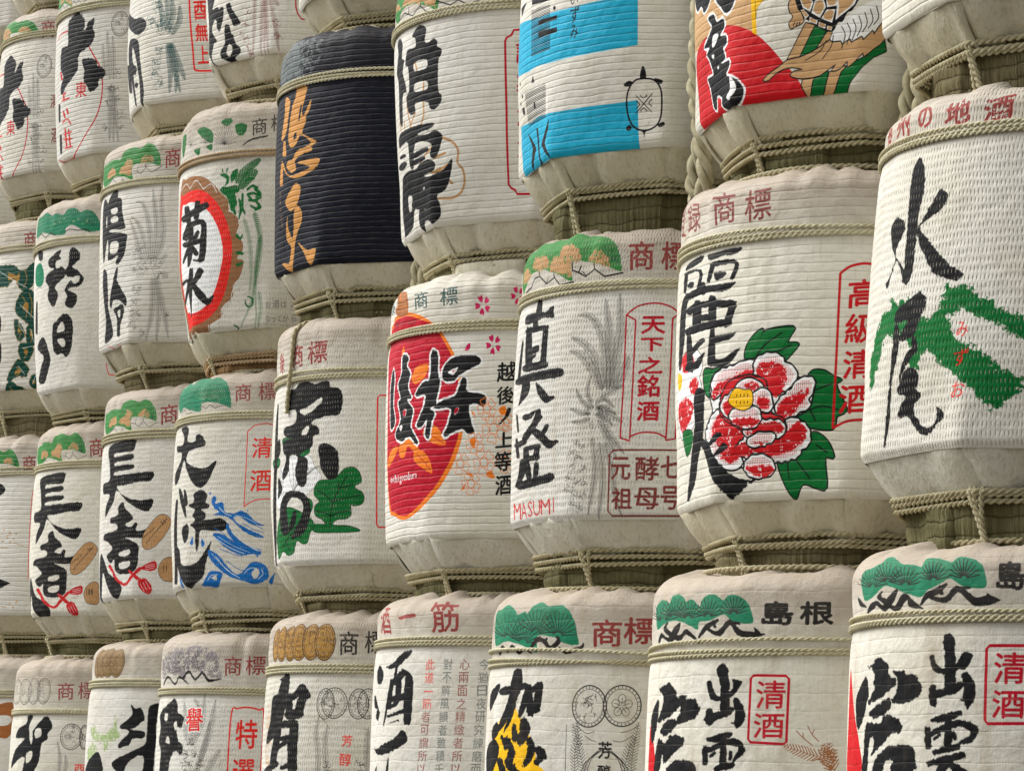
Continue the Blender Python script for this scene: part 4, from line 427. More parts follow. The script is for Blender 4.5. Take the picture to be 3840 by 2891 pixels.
        ('P','k',[[-35,600,43,591,104,587,157,585,158,563,106,565,45,569,-32,578],[29,508,95,504,150,503,151,488,96,488,30,492],[32,468,97,462,152,459,153,442,98,442,33,446],[-191,604,-89,604,-163,566],[-13,223,4,221,5,199,-13,201],[-6,319,6,291,-23,293],[-121,137,-65,98,-23,63,-51,38,-85,14,-126,0,-94,44,-71,72],[-6,129,13,126,15,90,18,54,20,19,24,0,-12,0,-11,5,4,7,1,48,-2,88],[119,138,117,105,81,59,117,17,118,0,81,26,40,62,69,87,95,112]],{'n':1}),
        ('P','k',[[125,534,133,541,142,531,134,523],[-173,326,-155,324,-155,315,-173,317],[-144,275,-126,273,-126,263,-143,265],[-185,258,-165,254,-165,244,-185,248],[-159,230,-122,226,-122,204,-149,207]]),
        ('T','k',[('い',[217,561,255,559,255,524,217,526]),('ず',[218,522,262,520,262,457,218,459]),('み',[222,455,257,453,257,403,222,405])],{'b':0.5}),
        ('L','k',[[516,238,548,233,569,214,580,181,581,117,570,80,546,63,519,59,490,67,468,87,454,126,453,177,466,213,488,234,516,238]],{'w':3.2}),
        ('P','k',[[502,241,507,272,513,281,521,269,524,240],[443,223,462,233,476,226,462,214,446,215],[553,237,582,229,580,218,567,218],[447,74,463,83,470,70,455,62],[568,75,588,84,594,73,576,66],[504,60,531,59,522,51,519,34,514,52]]),
        ('P','k',[[488,178,544,121,546,121,546,123,490,180,488,180],[543,182,488,123,489,121,491,121,546,180,545,182],[503,178,515,169,529,178,529,180,526,181,515,172,505,181,503,180],[506,125,516,134,527,125,530,125,529,128,516,138,503,128,503,126],[489,160,499,149,489,139,490,137,492,137,503,149,492,163,489,163],[544,166,533,152,545,139,547,139,547,142,537,152,547,164,547,166]],{'ro':0,'n':3}),
    ],
    (2, 1): [
        ('P','q',[[-282,374,-281,405,-280,436,-280,467,-109,421,-23,400,41,385,94,373,142,364,185,355,185,327,185,298,185,269,185,240,185,212,158,213,93,225,24,239,-76,242,-143,238,-285,253,-284,283,-284,313,-283,344]],{'n':1}),
        ('P','r',[[-281,0,-287,112,-285,208,-206,245,-75,262,25,268,94,259,158,236,211,204,259,158,295,115,335,72,360,35,377,0,304,0,209,0,120,0,-25,0,-144,0]],{'n':3}),
        ('P','y',[[182,356,203,352,203,323,203,294,203,266,203,237,203,208,185,219,185,246,184,273,184,301,183,328]],{'n':1}),
        ('P','y',[[203,263,211,296,251,325,221,349,203,352]],{'ol':('k',0.6)}),
        ('P','q',[[311,117,330,143,349,170,367,196,385,223,417,212,403,190,389,167,375,145,360,123]],{'n':1,'ol':('k',2)}),
        ('P','g',[[360,123,375,145,389,167,403,189,417,211,453,195,439,169,425,143,401,134]],{'n':1,'ol':('k',2)}),
        ('P','q',[[421,144,439,167,456,190,473,189,461,164]],{'n':1,'ol':('k',2)}),
        ('P','q',[[360,36,368,57,409,58,399,20,389,0,377,0]],{'n':1,'ol':('k',2)}),
        ('P','g',[[389,0,397,15,405,47,421,60,457,69,451,41,444,13,438,0]],{'n':1,'ol':('k',2)}),
        ('P','q',[[436,0,444,11,453,38,461,65,488,73,515,81,503,59,493,35,483,10,473,0]],{'n':1,'ol':('k',2)}),
        ('P','g',[[473,0,483,12,493,37,503,63,522,79,552,92,582,106,607,134,633,162,640,124,604,106,567,72,549,50,530,28,517,0]],{'n':1,'ol':('k',2)}),
        ('P','w',[[468,163,476,189,498,214,565,265,631,276,632,211,603,173,559,152,507,150]],{'ro':0.6}),
        ('P','q',[[218,66,249,87,277,98,313,117,360,121,405,134,441,150,464,163,472,155,499,156,503,146,529,160,533,149,566,166,570,155,599,185,603,173,632,215,636,162,604,132,574,106,571,117,545,92,522,77,522,96,499,75,469,69,484,90,429,60,381,56,347,59,321,69,335,80,369,83,330,94,295,92,263,81,239,65]],{'ol':('k',2),'n':2}),
        ('L','k',[[502,203,514,176,503,135],[520,213,531,184,519,146],[538,223,548,193,536,158],[556,233,565,201,552,169],[574,243,582,210,568,181],[591,253,599,219,585,193],[609,263,616,228,601,204],[476,178,468,144,437,108],[453,164,429,132,377,110]],{'w':1.3}),
        ('P','k',[[347,331,364,260,397,226,437,199,473,189,491,215,506,218,521,244,536,251,554,280,565,314]]),
        ('P','w',[[366,302,388,311,413,285,401,256,377,270]],{'n':1}),
        ('P','q',[[373,296,389,302,405,285,397,265,381,274]],{'ro':0.3}),
        ('P','w',[[417,289,444,296,453,267,433,234,405,252]],{'n':1}),
        ('P','q',[[421,282,440,287,446,267,432,245,413,257]],{'ro':0.3}),
        ('P','w',[[452,313,486,310,488,268,456,265]],{'n':1}),
        ('P','q',[[458,305,481,303,483,275,461,272]],{'ro':0.3}),
        ('P','w',[[456,259,483,257,472,216,437,232]],{'n':1}),
        ('P','q',[[458,253,476,252,469,224,445,235]],{'ro':0.3}),
        ('P','w',[[366,263,379,266,397,245,385,236]],{'n':1}),
        ('P','q',[[371,260,380,261,392,247,384,242]],{'ro':0.3}),
        ('P','w',[[399,241,425,227,422,215,397,226]],{'n':1}),
        ('P','q',[[403,236,420,227,418,219,401,227]],{'ro':0.3}),
        ('P','w',[[429,223,452,213,449,200,427,209]],{'n':1}),
        ('P','q',[[432,219,448,213,446,203,431,210]],{'ro':0.3}),
        ('P','w',[[456,209,473,203,470,193,455,197]],{'n':1}),
        ('P','q',[[459,207,470,202,468,195,457,198]],{'ro':0.3}),
        ('P','w',[[490,310,524,308,557,307,543,269,517,248,491,230,483,223,487,261]],{'n':1}),
        ('P','q',[[496,295,542,293,532,267,515,253,497,241,492,236,494,262]],{'ro':0.3}),
        ('P','q',[[330,291,347,304,360,268,368,259,378,231,364,221,348,217,333,212,328,229,343,247,332,263]],{'ol':('k',2)}),
        ('L','k',[[341,220,348,229],[352,219,357,228],[362,222,366,229]],{'w':1.6}),
        ('P','k',[[-64,314,-16,316,1,287,41,291,52,264,20,240,60,231,62,204,38,197,53,163,16,151,80,149,80,126,58,107,109,86,140,54,139,23,107,0,54,0,9,18,10,46,-40,60,-52,23,-87,34,-107,102,-121,133,-59,131,-78,183,-101,204,-66,220,-116,231,-76,250,-34,280],[-280,459,-55,400,-62,354,-99,342,-126,370,-175,365,-224,395],[-17,390,101,364,95,318,61,303,25,333,0,355]],{'ol':('w',4.5),'ro':0.4,'n':3,'hole':[[-30,251,10,247,-17,221,-43,218],[-56,194,-34,192,-44,179],[-19,146,0,149,-7,139],[55,38,90,55,84,94,104,83,115,50,82,24]]}),
        ('P','w',[[-30,251,10,247,-17,221,-43,218],[-56,194,-34,192,-44,179],[55,38,90,55,84,94,104,83,115,50,82,24]]),
    ],
    (2, 5): [
        ('P','g',[[98,940,171,946,231,908,227,862,169,888],[280,953,329,971,346,951,313,931],[360,933,421,933,416,888,377,884],[-148,949,-38,949,-37,879,-80,847],[77,852,136,853,120,821],[183,852,228,857,223,829]],{'ro':0.5}),
        ('L','e',[[308,846,340,847,369,854],[308,846,338,855,365,872],[308,846,334,863,359,889],[308,846,330,871,350,904],[308,846,325,877,340,917],[308,846,319,882,328,928],[308,846,312,885,315,935],[308,846,305,887,301,939],[308,846,298,887,287,939],[308,846,292,885,274,936],[308,846,286,882,262,929],[308,846,281,877,252,919],[308,846,278,871,244,906],[308,846,275,864,239,890],[308,846,274,856,238,873],[181,869,229,866],[181,869,223,882],[181,869,211,896],[181,869,195,907],[181,869,176,913],[181,869,158,913],[181,869,141,908],[181,869,129,898],[181,869,125,884],[45,881,109,876],[45,881,99,902],[45,881,82,925],[45,881,59,942],[45,881,31,953],[45,881,2,954],[45,881,-25,947],[45,881,-45,932],[45,881,-50,909]],{'w':1.2}),
        ('T','k',[('商',[446,956,522,963,524,880,449,873]),('標',[539,968,611,978,613,895,541,885])],{'b':1.2}),
        ('P','k',[[408,832,450,852,527,866,529,871,525,874,446,861,405,836,405,833]],{'n':3,'ro':0.5}),
        ('P','n',[[-94,677,6,727,102,728,184,709,253,666,288,629,335,588,343,542,390,502,398,466,383,428,415,392,418,353,387,317,423,303,398,233,356,197,348,147,277,108,268,65,186,33,173,1,119,0,2,0,-61,22,-195,38]]),
        ('L','w',[[-79,689,7,707,53,676],[53,676,114,706,176,657],[176,657,236,672,269,628],[340,537,393,516,394,472],[358,185,339,148,349,114],[269,103,267,65,307,84],[174,34,171,1,220,7],[-36,24,2,0,66,6]],{'w':1.8}),
        ('P','v',[[-92,622,-29,656,92,664,185,644,270,583,330,488,359,385,350,286,303,173,226,90,121,44,25,38,-114,84]]),
        ('P','w',[[-61,570,10,609,105,605,204,557,271,477,304,384,299,306,249,200,171,124,77,94,-16,111,-92,163]]),
        ('L','v',[[-115,684,-135,434,-194,166,-115,158]],{'w':2.2}),
        ('P','k',[[-6,530,121,546,209,564,212,582,185,592,89,574,-61,561,-66,545],[-17,595,7,526,41,512,66,519,48,587,15,600],[107,603,92,534,115,521,139,525,150,595,130,608],[28,519,-54,464,-24,447,19,444,80,503,62,518],[45,486,154,496,148,435,133,341,87,343,80,340,88,335,179,325,198,428,181,515,21,514,7,501],[-6,410,152,407,163,419,142,430,-25,435,-48,425],[47,487,19,375,17,321,27,316,40,317,78,365,92,479,72,490],[16,468,-11,449,2,440,24,439,47,459,37,467],[114,468,87,441,99,430,120,430,144,458,134,469],[24,411,-60,351,-49,345,-28,343,64,399,51,410],[61,398,95,360,124,354,134,366,95,401,71,406],[37,301,9,211,24,87,36,83,47,85,72,203,79,295,60,304],[-72,244,-6,252,-25,218,-120,166,-106,160,-85,158,26,207,38,259,-110,259,-114,253],[123,293,74,247,47,229,49,223,62,221,110,232,169,274,156,292],[65,225,105,166,179,120,228,157,226,163,218,164,185,153,160,179,93,229,73,233]],{'n':3,'ro':0.5}),
        ('P','g',[[286,707,319,711,341,690,335,662,313,653,325,681],[353,712,385,726,381,692,357,666,347,679],[354,650,395,647,395,619,375,609,386,563,357,543,342,589,292,628,291,642]],{'ro':0.6}),
        ('F','g',[[374,654,412,701,454,735,497,765],[388,630,437,672,484,714]],{'bl':15,'gap':5,'sl':0.9,'w':3.4}),
        ('P','g',[[427,659,446,671,470,670,474,675,470,680,440,683,423,663,423,660],[408,607,404,550,424,515,429,513,432,517,420,551,420,605,414,611],[390,585,399,540,394,496,396,494,400,495,413,539,400,586,394,589],[325,610,345,563,371,518,379,515,383,521,367,568,344,615,332,619],[307,717,305,731,299,734,295,731,301,716,305,715],[328,714,334,730,330,734,324,732,323,715,325,713]],{'n':3,'ro':0.5}),
        ('P','g',[[442,622,463,636,487,627,493,631,490,638,461,649,434,632,434,624],[440,598,468,602,502,591,509,594,506,601,469,615,437,611,433,604],[445,571,473,569,496,548,502,549,503,555,478,581,445,582,440,577]],{'n':3,'ro':0.5}),
        ('P','g',[[441,593,469,566,507,583,509,590,501,594,470,580,449,600,441,600],[455,547,486,529,503,552,501,558,495,558,484,543,461,556,454,554],[379,418,405,398,421,421,419,425,415,425,403,411,390,427,380,426],[383,335,416,330,423,336,418,343,385,348,378,343],[388,280,415,288,418,294,412,298,383,293,379,285],[299,632,340,610,350,541,364,532,376,541,370,619,313,650,296,647],[436,139,457,129,453,101,431,107,425,127,421,129,418,126,424,101,460,94,470,132,440,146,435,144],[340,18,361,7,350,0,337,0,332,0,333,0,358,0,374,9,345,23,339,22],[452,0,480,0,474,0,478,0,483,0,488,2,452,2,449,0]],{'n':3,'ro':0.5}),
        ('F','g',[[470,528,508,388,497,278,479,168,485,58,472,3],[422,503,454,390,461,252,448,153],[508,416,485,251,454,114,385,7]],{'bl':8,'gap':5,'w':1.3}),
        ('F','g',[[477,528,503,416,486,278,480,185],[498,168,510,85,492,3]],{'bl':9,'gap':5,'w':1.4}),
        ('P','g',[[470,624,491,604,478,593,479,586,486,585,507,606,480,633,471,632],[474,569,496,544,477,535,477,529,483,526,511,543,484,576,476,576],[473,0,493,0,483,0,484,0,490,0,503,0,473,0,469,0]],{'n':3,'ro':0.5}),
        ('T','e',[('お',[538,117,562,118,562,84,537,83]),('酒',[569,121,601,123,601,85,568,84]),('は',[607,120,635,122,635,86,606,85]),('2',[651,119,665,120,665,94,651,93]),('0',[672,121,687,122,687,95,672,94]),('歳',[695,127,726,129,726,94,695,92]),('な',[538,53,563,54,562,22,537,21]),('っ',[566,45,585,45,584,22,565,22]),('て',[587,51,612,52,612,24,586,22]),('か',[616,55,645,57,645,25,616,24]),('ら',[658,60,682,61,682,27,658,26]),('。',[695,44,712,45,712,26,695,25])],{'b':0.2}),
    ],
    (2, 6): [
        ('P','J',[[-80,825,-163,921,-55,939,72,941,135,933,160,964,219,983,274,974,299,968,336,989,386,968,420,920,423,871,375,882,320,888,242,879,249,814,187,834,96,849,30,830]],{'ro':0.4}),
        ('P','x',[[-10,857,16,891,78,894,98,859],[136,857,143,887,179,899,198,923,235,918,251,886,235,878,236,836,188,850],[299,893,308,915,336,933,367,922,381,898,371,889,330,891]],{'ro':2,'dry':0.06}),
        ('L','G',[[402,878,340,883],[402,878,341,906],[402,878,346,927],[402,878,355,945],[402,878,367,958],[402,878,381,967],[402,878,396,969],[402,878,411,966],[402,878,426,957]],{'w':0.7,'n':1}),
        ('L','k',[[-30,809,23,825,72,840,130,807,169,825,203,802,253,813],[246,858,280,853,305,837,338,866,374,837,434,865],[72,840,62,851],[169,825,161,837],[280,853,284,875],[338,866,332,883]],{'w':1.8,'n':1}),
        ('T','d',[('商',[443,952,529,958,532,856,448,850])],{'b':1.6}),
        ('F','e',[[392,392,380,555,337,680,285,697],[407,391,422,553,403,675,389,755],[421,390,457,521,444,672,443,769],[378,393,319,572,259,627],[363,382,306,501,251,616],[401,320,395,165,349,9],[415,319,431,163,410,6],[429,318,458,162,481,16],[435,378,480,424],[442,341,489,316]],{'bl':12,'gap':4,'w':0.79}),
        ('O','e',[[298,459,27],[324,409,32],[293,363,27],[348,353,31],[414,379,28],[435,330,25],[302,260,27],[293,201,27],[293,147,30],[283,94,28],[325,49,21],[479,131,14]],{'num':5,'w':1}),
        ('P','k',[[-63,736,13,738,41,687,11,631,49,563,23,506,3,442,-29,453],[89,778,127,781,139,740,179,722,183,666,207,602,208,571,92,581,64,573,217,548,230,515,213,444,161,398,137,416,160,444,53,431,53,501,29,603,33,726],[150,386,163,371,152,324,183,284,234,218,224,186,171,219,99,227,69,193,51,221,100,300,126,357],[97,185,192,200,208,161,156,94,142,50,101,56,121,128,109,159],[-22,396,41,369,43,259,22,200,50,106,28,54,-105,44,-41,148,-35,270]],{'ro':0.7,'n':3,'hole':[[76,688,137,685,139,660,86,661],[80,644,141,642,148,616,83,618],[82,515,159,511,150,463,78,466],[135,168,170,171,155,136]]}),
        ('P','v',[[-57,21,14,0,26,0,30,0,-41,21,-52,22],[87,9,125,0,131,0,134,0,100,10,91,12],[-6,3,25,0,35,0,39,0,4,2,-3,4]],{'ro':0.3,'n':3}),
    ],
    (2, 7): [
        ('P','t',[[-96,855,-119,946,10,963,81,969,132,944,191,949,245,936,271,960,332,961,368,937,414,945,459,924,489,877,495,831,408,829,326,868,274,860,268,826,175,831,41,863]],{'ro':0.4}),
        ('L','G',[[450,854,508,858],[449,856,504,875],[448,858,498,890],[446,861,489,904],[444,862,479,916],[442,864,467,926],[439,865,453,934],[437,866,439,938],[434,866,424,939],[431,866,409,938],[429,865,395,933],[426,864,383,925],[425,862,372,915],[423,861,364,902]],{'w':0.7,'n':1}),
        ('P','l',[[166,893,182,896,180,887],[207,902,222,905,220,896],[244,912,259,916,257,907],[284,879,297,883,296,873],[317,890,329,894,327,885],[347,902,359,906,357,897],[380,870,392,874,390,865],[408,883,419,887,418,878]],{'ro':1}),
        ('L','k',[[-49,846,22,861,83,832,136,850,187,830],[267,841,311,850,361,839,407,842,438,823]],{'w':2.6}),
        ('P','t',[[-69,684,28,702,78,654,80,595,34,573,-62,603]]),
        ('L','k',[[-46,561,13,572,70,560]],{'w':1.2}),
        ('P','k',[[137,705,196,726,250,699,241,667,280,637,281,598,232,570,201,548,225,519,225,487,190,445,155,468,127,511,142,554,105,592,127,628,187,647,139,666],[184,726,246,746,228,707],[310,738,335,749,370,727,383,687,346,657,330,646,371,623,409,576,381,539,333,535,307,524,360,501,368,468,343,428,308,431,281,456,299,493,281,527,307,563,340,587,297,597,278,624,304,661],[177,342,211,365,253,395,300,397,336,361,340,297,325,208,286,173,247,194,205,190,172,226],[-28,269,54,299,97,273,133,185,114,135,31,56,-59,76,3,147,52,194,-33,243]],{'ro':0.7,'hole':[[206,684,250,692,242,654,209,650],[221,325,262,362,278,314,221,305],[219,267,272,269,280,236,249,231],[328,581,372,597,381,571,349,554]]}),
        ('P','k',[[-49,495,-84,342,-49,333,-22,334,-14,490,-30,496],[-35,769,1,723,42,710,68,717,53,759,8,774]],{'n':3,'ro':0.5}),
        ('L','v',[[544,129,553,85,577,69,695,74]],{'w':2.6}),
    ],
    (2, 8): [
        ('T','d',[('商',[375,899,469,901,476,795,385,791])],{'b':1.4}),
        ('M','n',[[246,817,65,68]],{'w':0.8}),
        ('P','G',[[119,720,202,713,309,708,386,666,464,712,476,620,435,557,385,560,336,627,282,588,240,585,138,604],[356,493,395,548,443,558,486,522,490,383,455,362,396,399,358,431],[352,389,389,373,427,303,386,267,355,320],[439,351,491,370,494,246,443,259],[385,243,444,255,485,225,455,163,398,165],[353,148,389,167,450,123,436,69,366,72,312,32,299,75],[457,41,474,76,514,67,516,12,484,3],[272,0,311,44,385,19,423,0,343,0,338,0,281,0,234,0],[438,0,476,0,525,0,502,0,473,0]],{'ol':('m',1.6),'ro':1.6}),
        ('L','m',[[273,674,325,642,367,576],[401,679,422,622,401,574],[396,526,433,468,429,399],[444,537,464,481,461,398],[372,367,400,325,385,284],[412,234,446,206,423,172],[365,127,400,104,366,78],[312,19,334,0,299,0],[469,0,486,0],[456,336,475,301,467,260]],{'w':2.2}),
        ('P','m',[[278,657,295,656,322,656,344,644,367,656,372,630,359,613,344,614,329,633,314,622,304,621,281,625],[406,470,416,486,429,489,442,478,443,440,433,434,416,444,406,453],[374,347,384,342,395,323,383,312,375,327],[460,319,474,324,475,289,461,293],[421,219,437,223,449,214,440,197,424,197],[368,112,379,117,396,105,392,89,372,90,357,79,354,91],[480,40,485,50,496,47,497,32,488,29],[311,0,321,0,343,0,354,0,331,0,329,0,314,0,302,0],[471,0,481,0,495,0,489,0,481,0]],{'ro':1}),
        ('L','w',[[166,700,426,571],[383,478,482,397],[379,374,418,317],[464,336,485,260],[411,228,477,239],[380,133,427,83],[481,27,506,81],[304,0,333,0],[463,0,517,0]],{'w':1.4}),
        ('P','k',[[197,437,239,412,239,329,205,318],[208,276,248,258,246,162,212,158]]),
    ],
    (3, 7): [
        ('L','r',[[106,690,0,693,-67,672],[288,584,342,507,376,451,393,358,378,255,335,167,247,86,151,20,92,0,-36,0,-108,24]],{'w':4}),
        ('T','r',[('東',[189,399,288,392,284,303,183,311])],{'b':1.4}),
        ('P','r',[[45,352,88,350,92,354,82,359,39,360,35,356],[51,354,45,322,55,317,66,318,69,351,61,355],[35,318,121,316,124,321,113,326,27,325,23,322],[35,263,46,228,60,223,70,225,57,260,45,265],[79,268,94,239,105,235,112,238,100,267,88,271],[29,202,84,211,113,181,125,179,130,184,88,218,14,211,14,206],[28,136,125,135,128,140,118,144,21,143,17,140],[38,170,35,78,47,73,58,74,57,167,48,171],[85,155,88,69,98,64,107,66,100,153,93,157],[16,111,124,99,130,102,122,107,13,118,6,116],[29,61,122,56,127,60,117,65,22,71,14,67],[2,484,22,439,36,434,45,436,24,480,12,485],[83,482,77,456,85,451,95,452,104,477,94,483]],{'ro':0.4,'n':3}),
        ('P','k',[[166,773,200,779,255,731,256,678,229,669,266,676,283,707,330,724,322,669,337,627,306,578,251,559,211,532,212,472,167,426,116,402,28,355,13,402,53,447,13,496,9,584,47,616,110,616,104,732],[242,507,290,512,351,493,360,466,410,435,402,396,369,386,361,348,310,328,283,363,254,406,263,445]],{'ro':1.3}),
        ('P','k',[[-35,311,-49,227,-31,220,-14,220,2,304,-15,311],[-54,147,-74,58,-52,50,-32,50,-13,140,-31,147]],{'ro':0.4,'n':3}),
        ('M','e',[[492,679,50,66]],{'w':1.8}),
        ('F','e',[[439,380,428,519,417,648],[461,379,458,516,449,616],[416,395,398,502,390,581],[439,354,440,224,434,58],[461,353,470,222,487,49],[450,353,459,222,459,50]],{'bl':11,'gap':4.5,'w':0.86}),
        ('O','e',[[482,417,21],[432,328,24],[476,339,21],[424,264,22],[484,273,21],[503,188,21],[409,128,19],[500,129,16]],{'num':4,'w':1.2}),
        ('P','J',[[-149,860,-142,929,-71,945,-48,959,30,936,16,974,51,989,124,957,153,944,176,956,222,927,248,881,251,840,218,856,179,869,122,873,132,815,85,839,15,862,-36,851]],{'ro':0.4}),
        ('P','x',[[-80,881,-63,910,-7,905,14,871],[45,865,47,891,73,898,86,917,115,908,129,878,118,873,121,836,85,853],[163,877,169,894,188,905,210,891,222,869,215,863,186,871]],{'ro':2,'dry':0.06}),
        ('L','G',[[237,850,193,863],[237,850,193,882],[237,850,196,899],[237,850,201,912],[237,850,209,922],[237,850,219,927],[237,850,229,926],[237,850,241,921],[237,850,251,911]],{'w':0.7,'n':1}),
        ('L','k',[[-83,836,-40,847,-3,856,46,821,73,833,99,809,135,813],[127,853,151,845,171,828,192,848,219,819,259,834],[-3,856,-13,867],[73,833,66,845],[151,845,153,864],[192,848,187,864]],{'w':1.8,'n':1}),
    ],
    (3, 8): [
        ('L','r',[[31,620,-75,623,-142,602],[213,514,267,437,301,381,318,288,303,185,260,97,172,16,76,-50,17,-70,-111,-70,-183,-46]],{'w':4}),
        ('T','r',[('東',[114,329,213,322,209,233,108,241])],{'b':1.4}),
        ('P','r',[[-30,282,13,280,17,284,7,289,-36,290,-40,286],[-24,284,-30,252,-20,247,-9,248,-6,281,-14,285],[-40,248,46,246,49,251,38,256,-48,255,-52,252],[-40,193,-29,158,-15,153,-5,155,-18,190,-30,195],[4,198,19,169,30,165,37,168,25,197,13,201],[-46,132,9,141,38,111,50,109,55,114,13,148,-61,141,-61,136],[-47,66,50,65,53,70,43,74,-54,73,-58,70],[-37,100,-40,8,-28,3,-17,4,-18,97,-27,101],[10,85,13,-1,23,-6,32,-4,25,83,18,87],[-59,41,49,29,55,32,47,37,-62,48,-69,46],[-46,-9,47,-14,52,-10,42,-5,-53,1,-61,-3],[-73,414,-53,369,-39,364,-30,366,-51,410,-63,415],[8,412,2,386,10,381,20,382,29,407,19,413]],{'ro':0.4,'n':3}),
        ('P','k',[[91,703,125,709,180,661,181,608,154,599,191,606,208,637,255,654,247,599,262,557,231,508,176,489,136,462,137,402,92,356,41,332,-47,285,-62,332,-22,377,-62,426,-66,514,-28,546,35,546,29,662],[167,437,215,442,276,423,285,396,335,365,327,326,294,316,286,278,235,258,208,293,179,336,188,375]],{'ro':1.3}),
        ('P','k',[[-110,241,-124,157,-106,150,-89,150,-73,234,-90,241],[-129,77,-149,-12,-127,-20,-107,-20,-88,70,-106,77]],{'ro':0.4,'n':3}),
        ('M','e',[[417,609,50,66]],{'w':1.8}),
        ('F','e',[[364,310,353,449,342,578],[386,309,383,446,374,546],[341,325,323,432,315,511],[364,284,365,154,359,-12],[386,283,395,152,412,-21],[375,283,384,152,384,-20]],{'bl':11,'gap':4.5,'w':0.86}),
        ('O','e',[[407,347,21],[357,258,24],[401,269,21],[349,194,22],[409,203,21],[428,118,21],[334,58,19],[425,59,16]],{'num':4,'w':1.2}),
        ('P','J',[[-141,795,-130,864,-123,898,-91,912,-81,912,-21,928,28,941,111,917,166,902,232,905,299,882,344,841,348,804,284,818,204,832,64,846,86,789,-134,848,-132,846,-132,817]],{'ro':0.4}),
        ('P','x',[[-131,834,-131,869,-132,882,-132,855],[-133,859,-132,886,-118,898,-80,912,43,883,84,849,49,848,57,812,-134,862],[170,841,184,856,226,865,272,850,293,830,279,825,219,833]],{'ro':2,'dry':0.06}),
        ('L','G',[[321,812,234,825],[321,812,235,843],[321,812,242,858],[321,812,255,870],[321,812,272,878],[321,812,292,881],[321,812,313,881],[321,812,334,876],[321,812,353,867]],{'w':0.7,'n':1}),
        ('L','k',[[-141,790,-132,812,-132,833,-133,814,-133,837,-27,797,94,786],[76,826,140,813,183,794,232,812,282,785,361,799],[-132,833,-132,842],[-133,837,-133,846],[140,813,146,830],[232,812,222,827]],{'w':1.8,'n':1}),
        ('T','d',[('商',[368,884,468,884,476,774,379,773]),('清',[470,443,520,445,521,361,471,358]),('酒',[483,247,533,250,533,159,483,157])],{'b':1.2}),
    ],
    (3, 6): [
        ('P','k',[[-168,624,-169,627,-170,576,-139,537,8,470,97,456,146,422,134,387,69,373,-26,408,-172,487,-169,537,-171,454,-173,388,-171,485],[-77,369,21,364,75,330,94,239,122,147,142,69,128,5,102,11,95,71,77,155,31,276,-11,323,-6,247,51,210,35,176,-3,177,15,99,37,21,5,31,-42,142,-102,281],[10,134,41,137,71,118,46,105,18,116]],{'ro':0.55}),
        ('P','k',[[-175,310,-177,221,-178,124,-178,122,-178,125,-177,222,-173,310,-175,316],[-177,259,-144,126,-81,107,-47,105,-73,237,-177,268],[-177,232,-73,234,-85,242,-133,252,-177,237,-177,231]],{'n':3,'ro':0.5}),
        ('F','D',[[275,357,270,445,236,544],[317,352,344,435,323,531],[334,325,383,394,383,474],[300,354,312,439,290,535],[319,296,354,169,394,40],[311,297,331,166,324,41],[335,294,384,185,423,99],[327,295,369,162,365,40]],{'bl':13,'gap':3.8,'w':1.6}),
        ('O','D',[[230,488,32],[200,424,33],[246,386,32],[288,411,30],[324,363,27],[252,262,26],[235,202,29],[227,154,26],[256,101,25]],{'num':6,'w':1.6}),
        ('L','v',[[434,537,446,407,466,252,475,166,490,140,585,135]],{'w':5}),
        ('T','v',[('酉',[459,490,528,490,537,391,469,391]),('無',[473,374,541,374,549,282,482,282]),('上',[490,263,550,263,558,172,497,171])],{'b':2.4}),
    ],
    (3, 5): [
        ('P','k',[[-119,360,12,322,-3,273,62,266,48,204,17,216,-8,170,37,113,10,102,-8,42,19,0,58,0,6,0,-50,68,-128,4,-119,113,-69,189,-92,283],[132,262,163,269,183,235,222,188,233,163,184,159,165,192,144,225],[92,265,112,248,88,184,62,153,38,183,60,248],[106,169,145,168,156,131,175,116,185,80,220,51,215,29,176,12,179,0,160,0,138,0,124,0,70,26,60,57,101,95]],{'ro':0.9,'hole':[[135,83,158,56,135,24,111,47]]}),
        ('F','h',[[335,269,324,117,311,0],[377,265,373,140,370,0],[397,263,407,125,418,0],[417,261,452,133,473,7],[423,266,468,217],[390,263,393,138,394,0]],{'bl':9,'gap':4.6,'w':1.2}),
        ('O','h',[[285,207,23],[262,153,26],[263,102,26],[279,48,25],[295,14,16],[458,132,16],[468,75,16]],{'num':4,'w':1.2}),
        ('L','c',[[548,264,550,207,559,178,577,153,674,149]],{'w':3.4,'n':1}),
        ('P','c',[[575,195,581,223,589,200,581,190]]),
    ],
}
ROPES = [(-0.959, -0.1197, 2.6843, 3.3043, 'thick pale straw rope hanging beside the barrel with blue bands', True, 1), (-0.326, -0.0801, 2.6843, 3.1843, 'thick straw rope seen right of the barrel with a red sun and tortoise', True, 2), (-2.223, -0.1089, 2.7118, 3.2118, 'thick frayed rope hanging to the right of the navy barrel', True, 3)]
LEAF = [-1.8582, -0.0975, 2.0371]
PI = math.pi
# ------------------------------------------------------------------ small helpers
def link(name, me, parent=None, loc=(0, 0, 0), rot=(0, 0, 0), scl=(1, 1, 1), mat=None):
    o = bpy.data.objects.new(name, me); col.objects.link(o)
    o.location = loc; o.rotation_euler = rot; o.scale = scl
    if parent is not None: o.parent = parent
    if mat is not None and me is not None and not me.materials: me.materials.append(mat)
    return o

def mesh_from(name, V, F, smooth=True, uv=None):
    me = bpy.data.meshes.new(name)
    me.from_pydata([tuple(v) for v in V], [], [tuple(f) for f in F]); me.update()
    if smooth: me.polygons.foreach_set("use_smooth", [True]*len(me.polygons))
    if uv is not None:
        l = me.uv_layers.new(name="UVMap")
        idx = np.empty(len(me.loops), np.int32); me.loops.foreach_get("vertex_index", idx)
        l.data.foreach_set("uv", np.asarray(uv, np.float32)[idx].ravel())
    return me

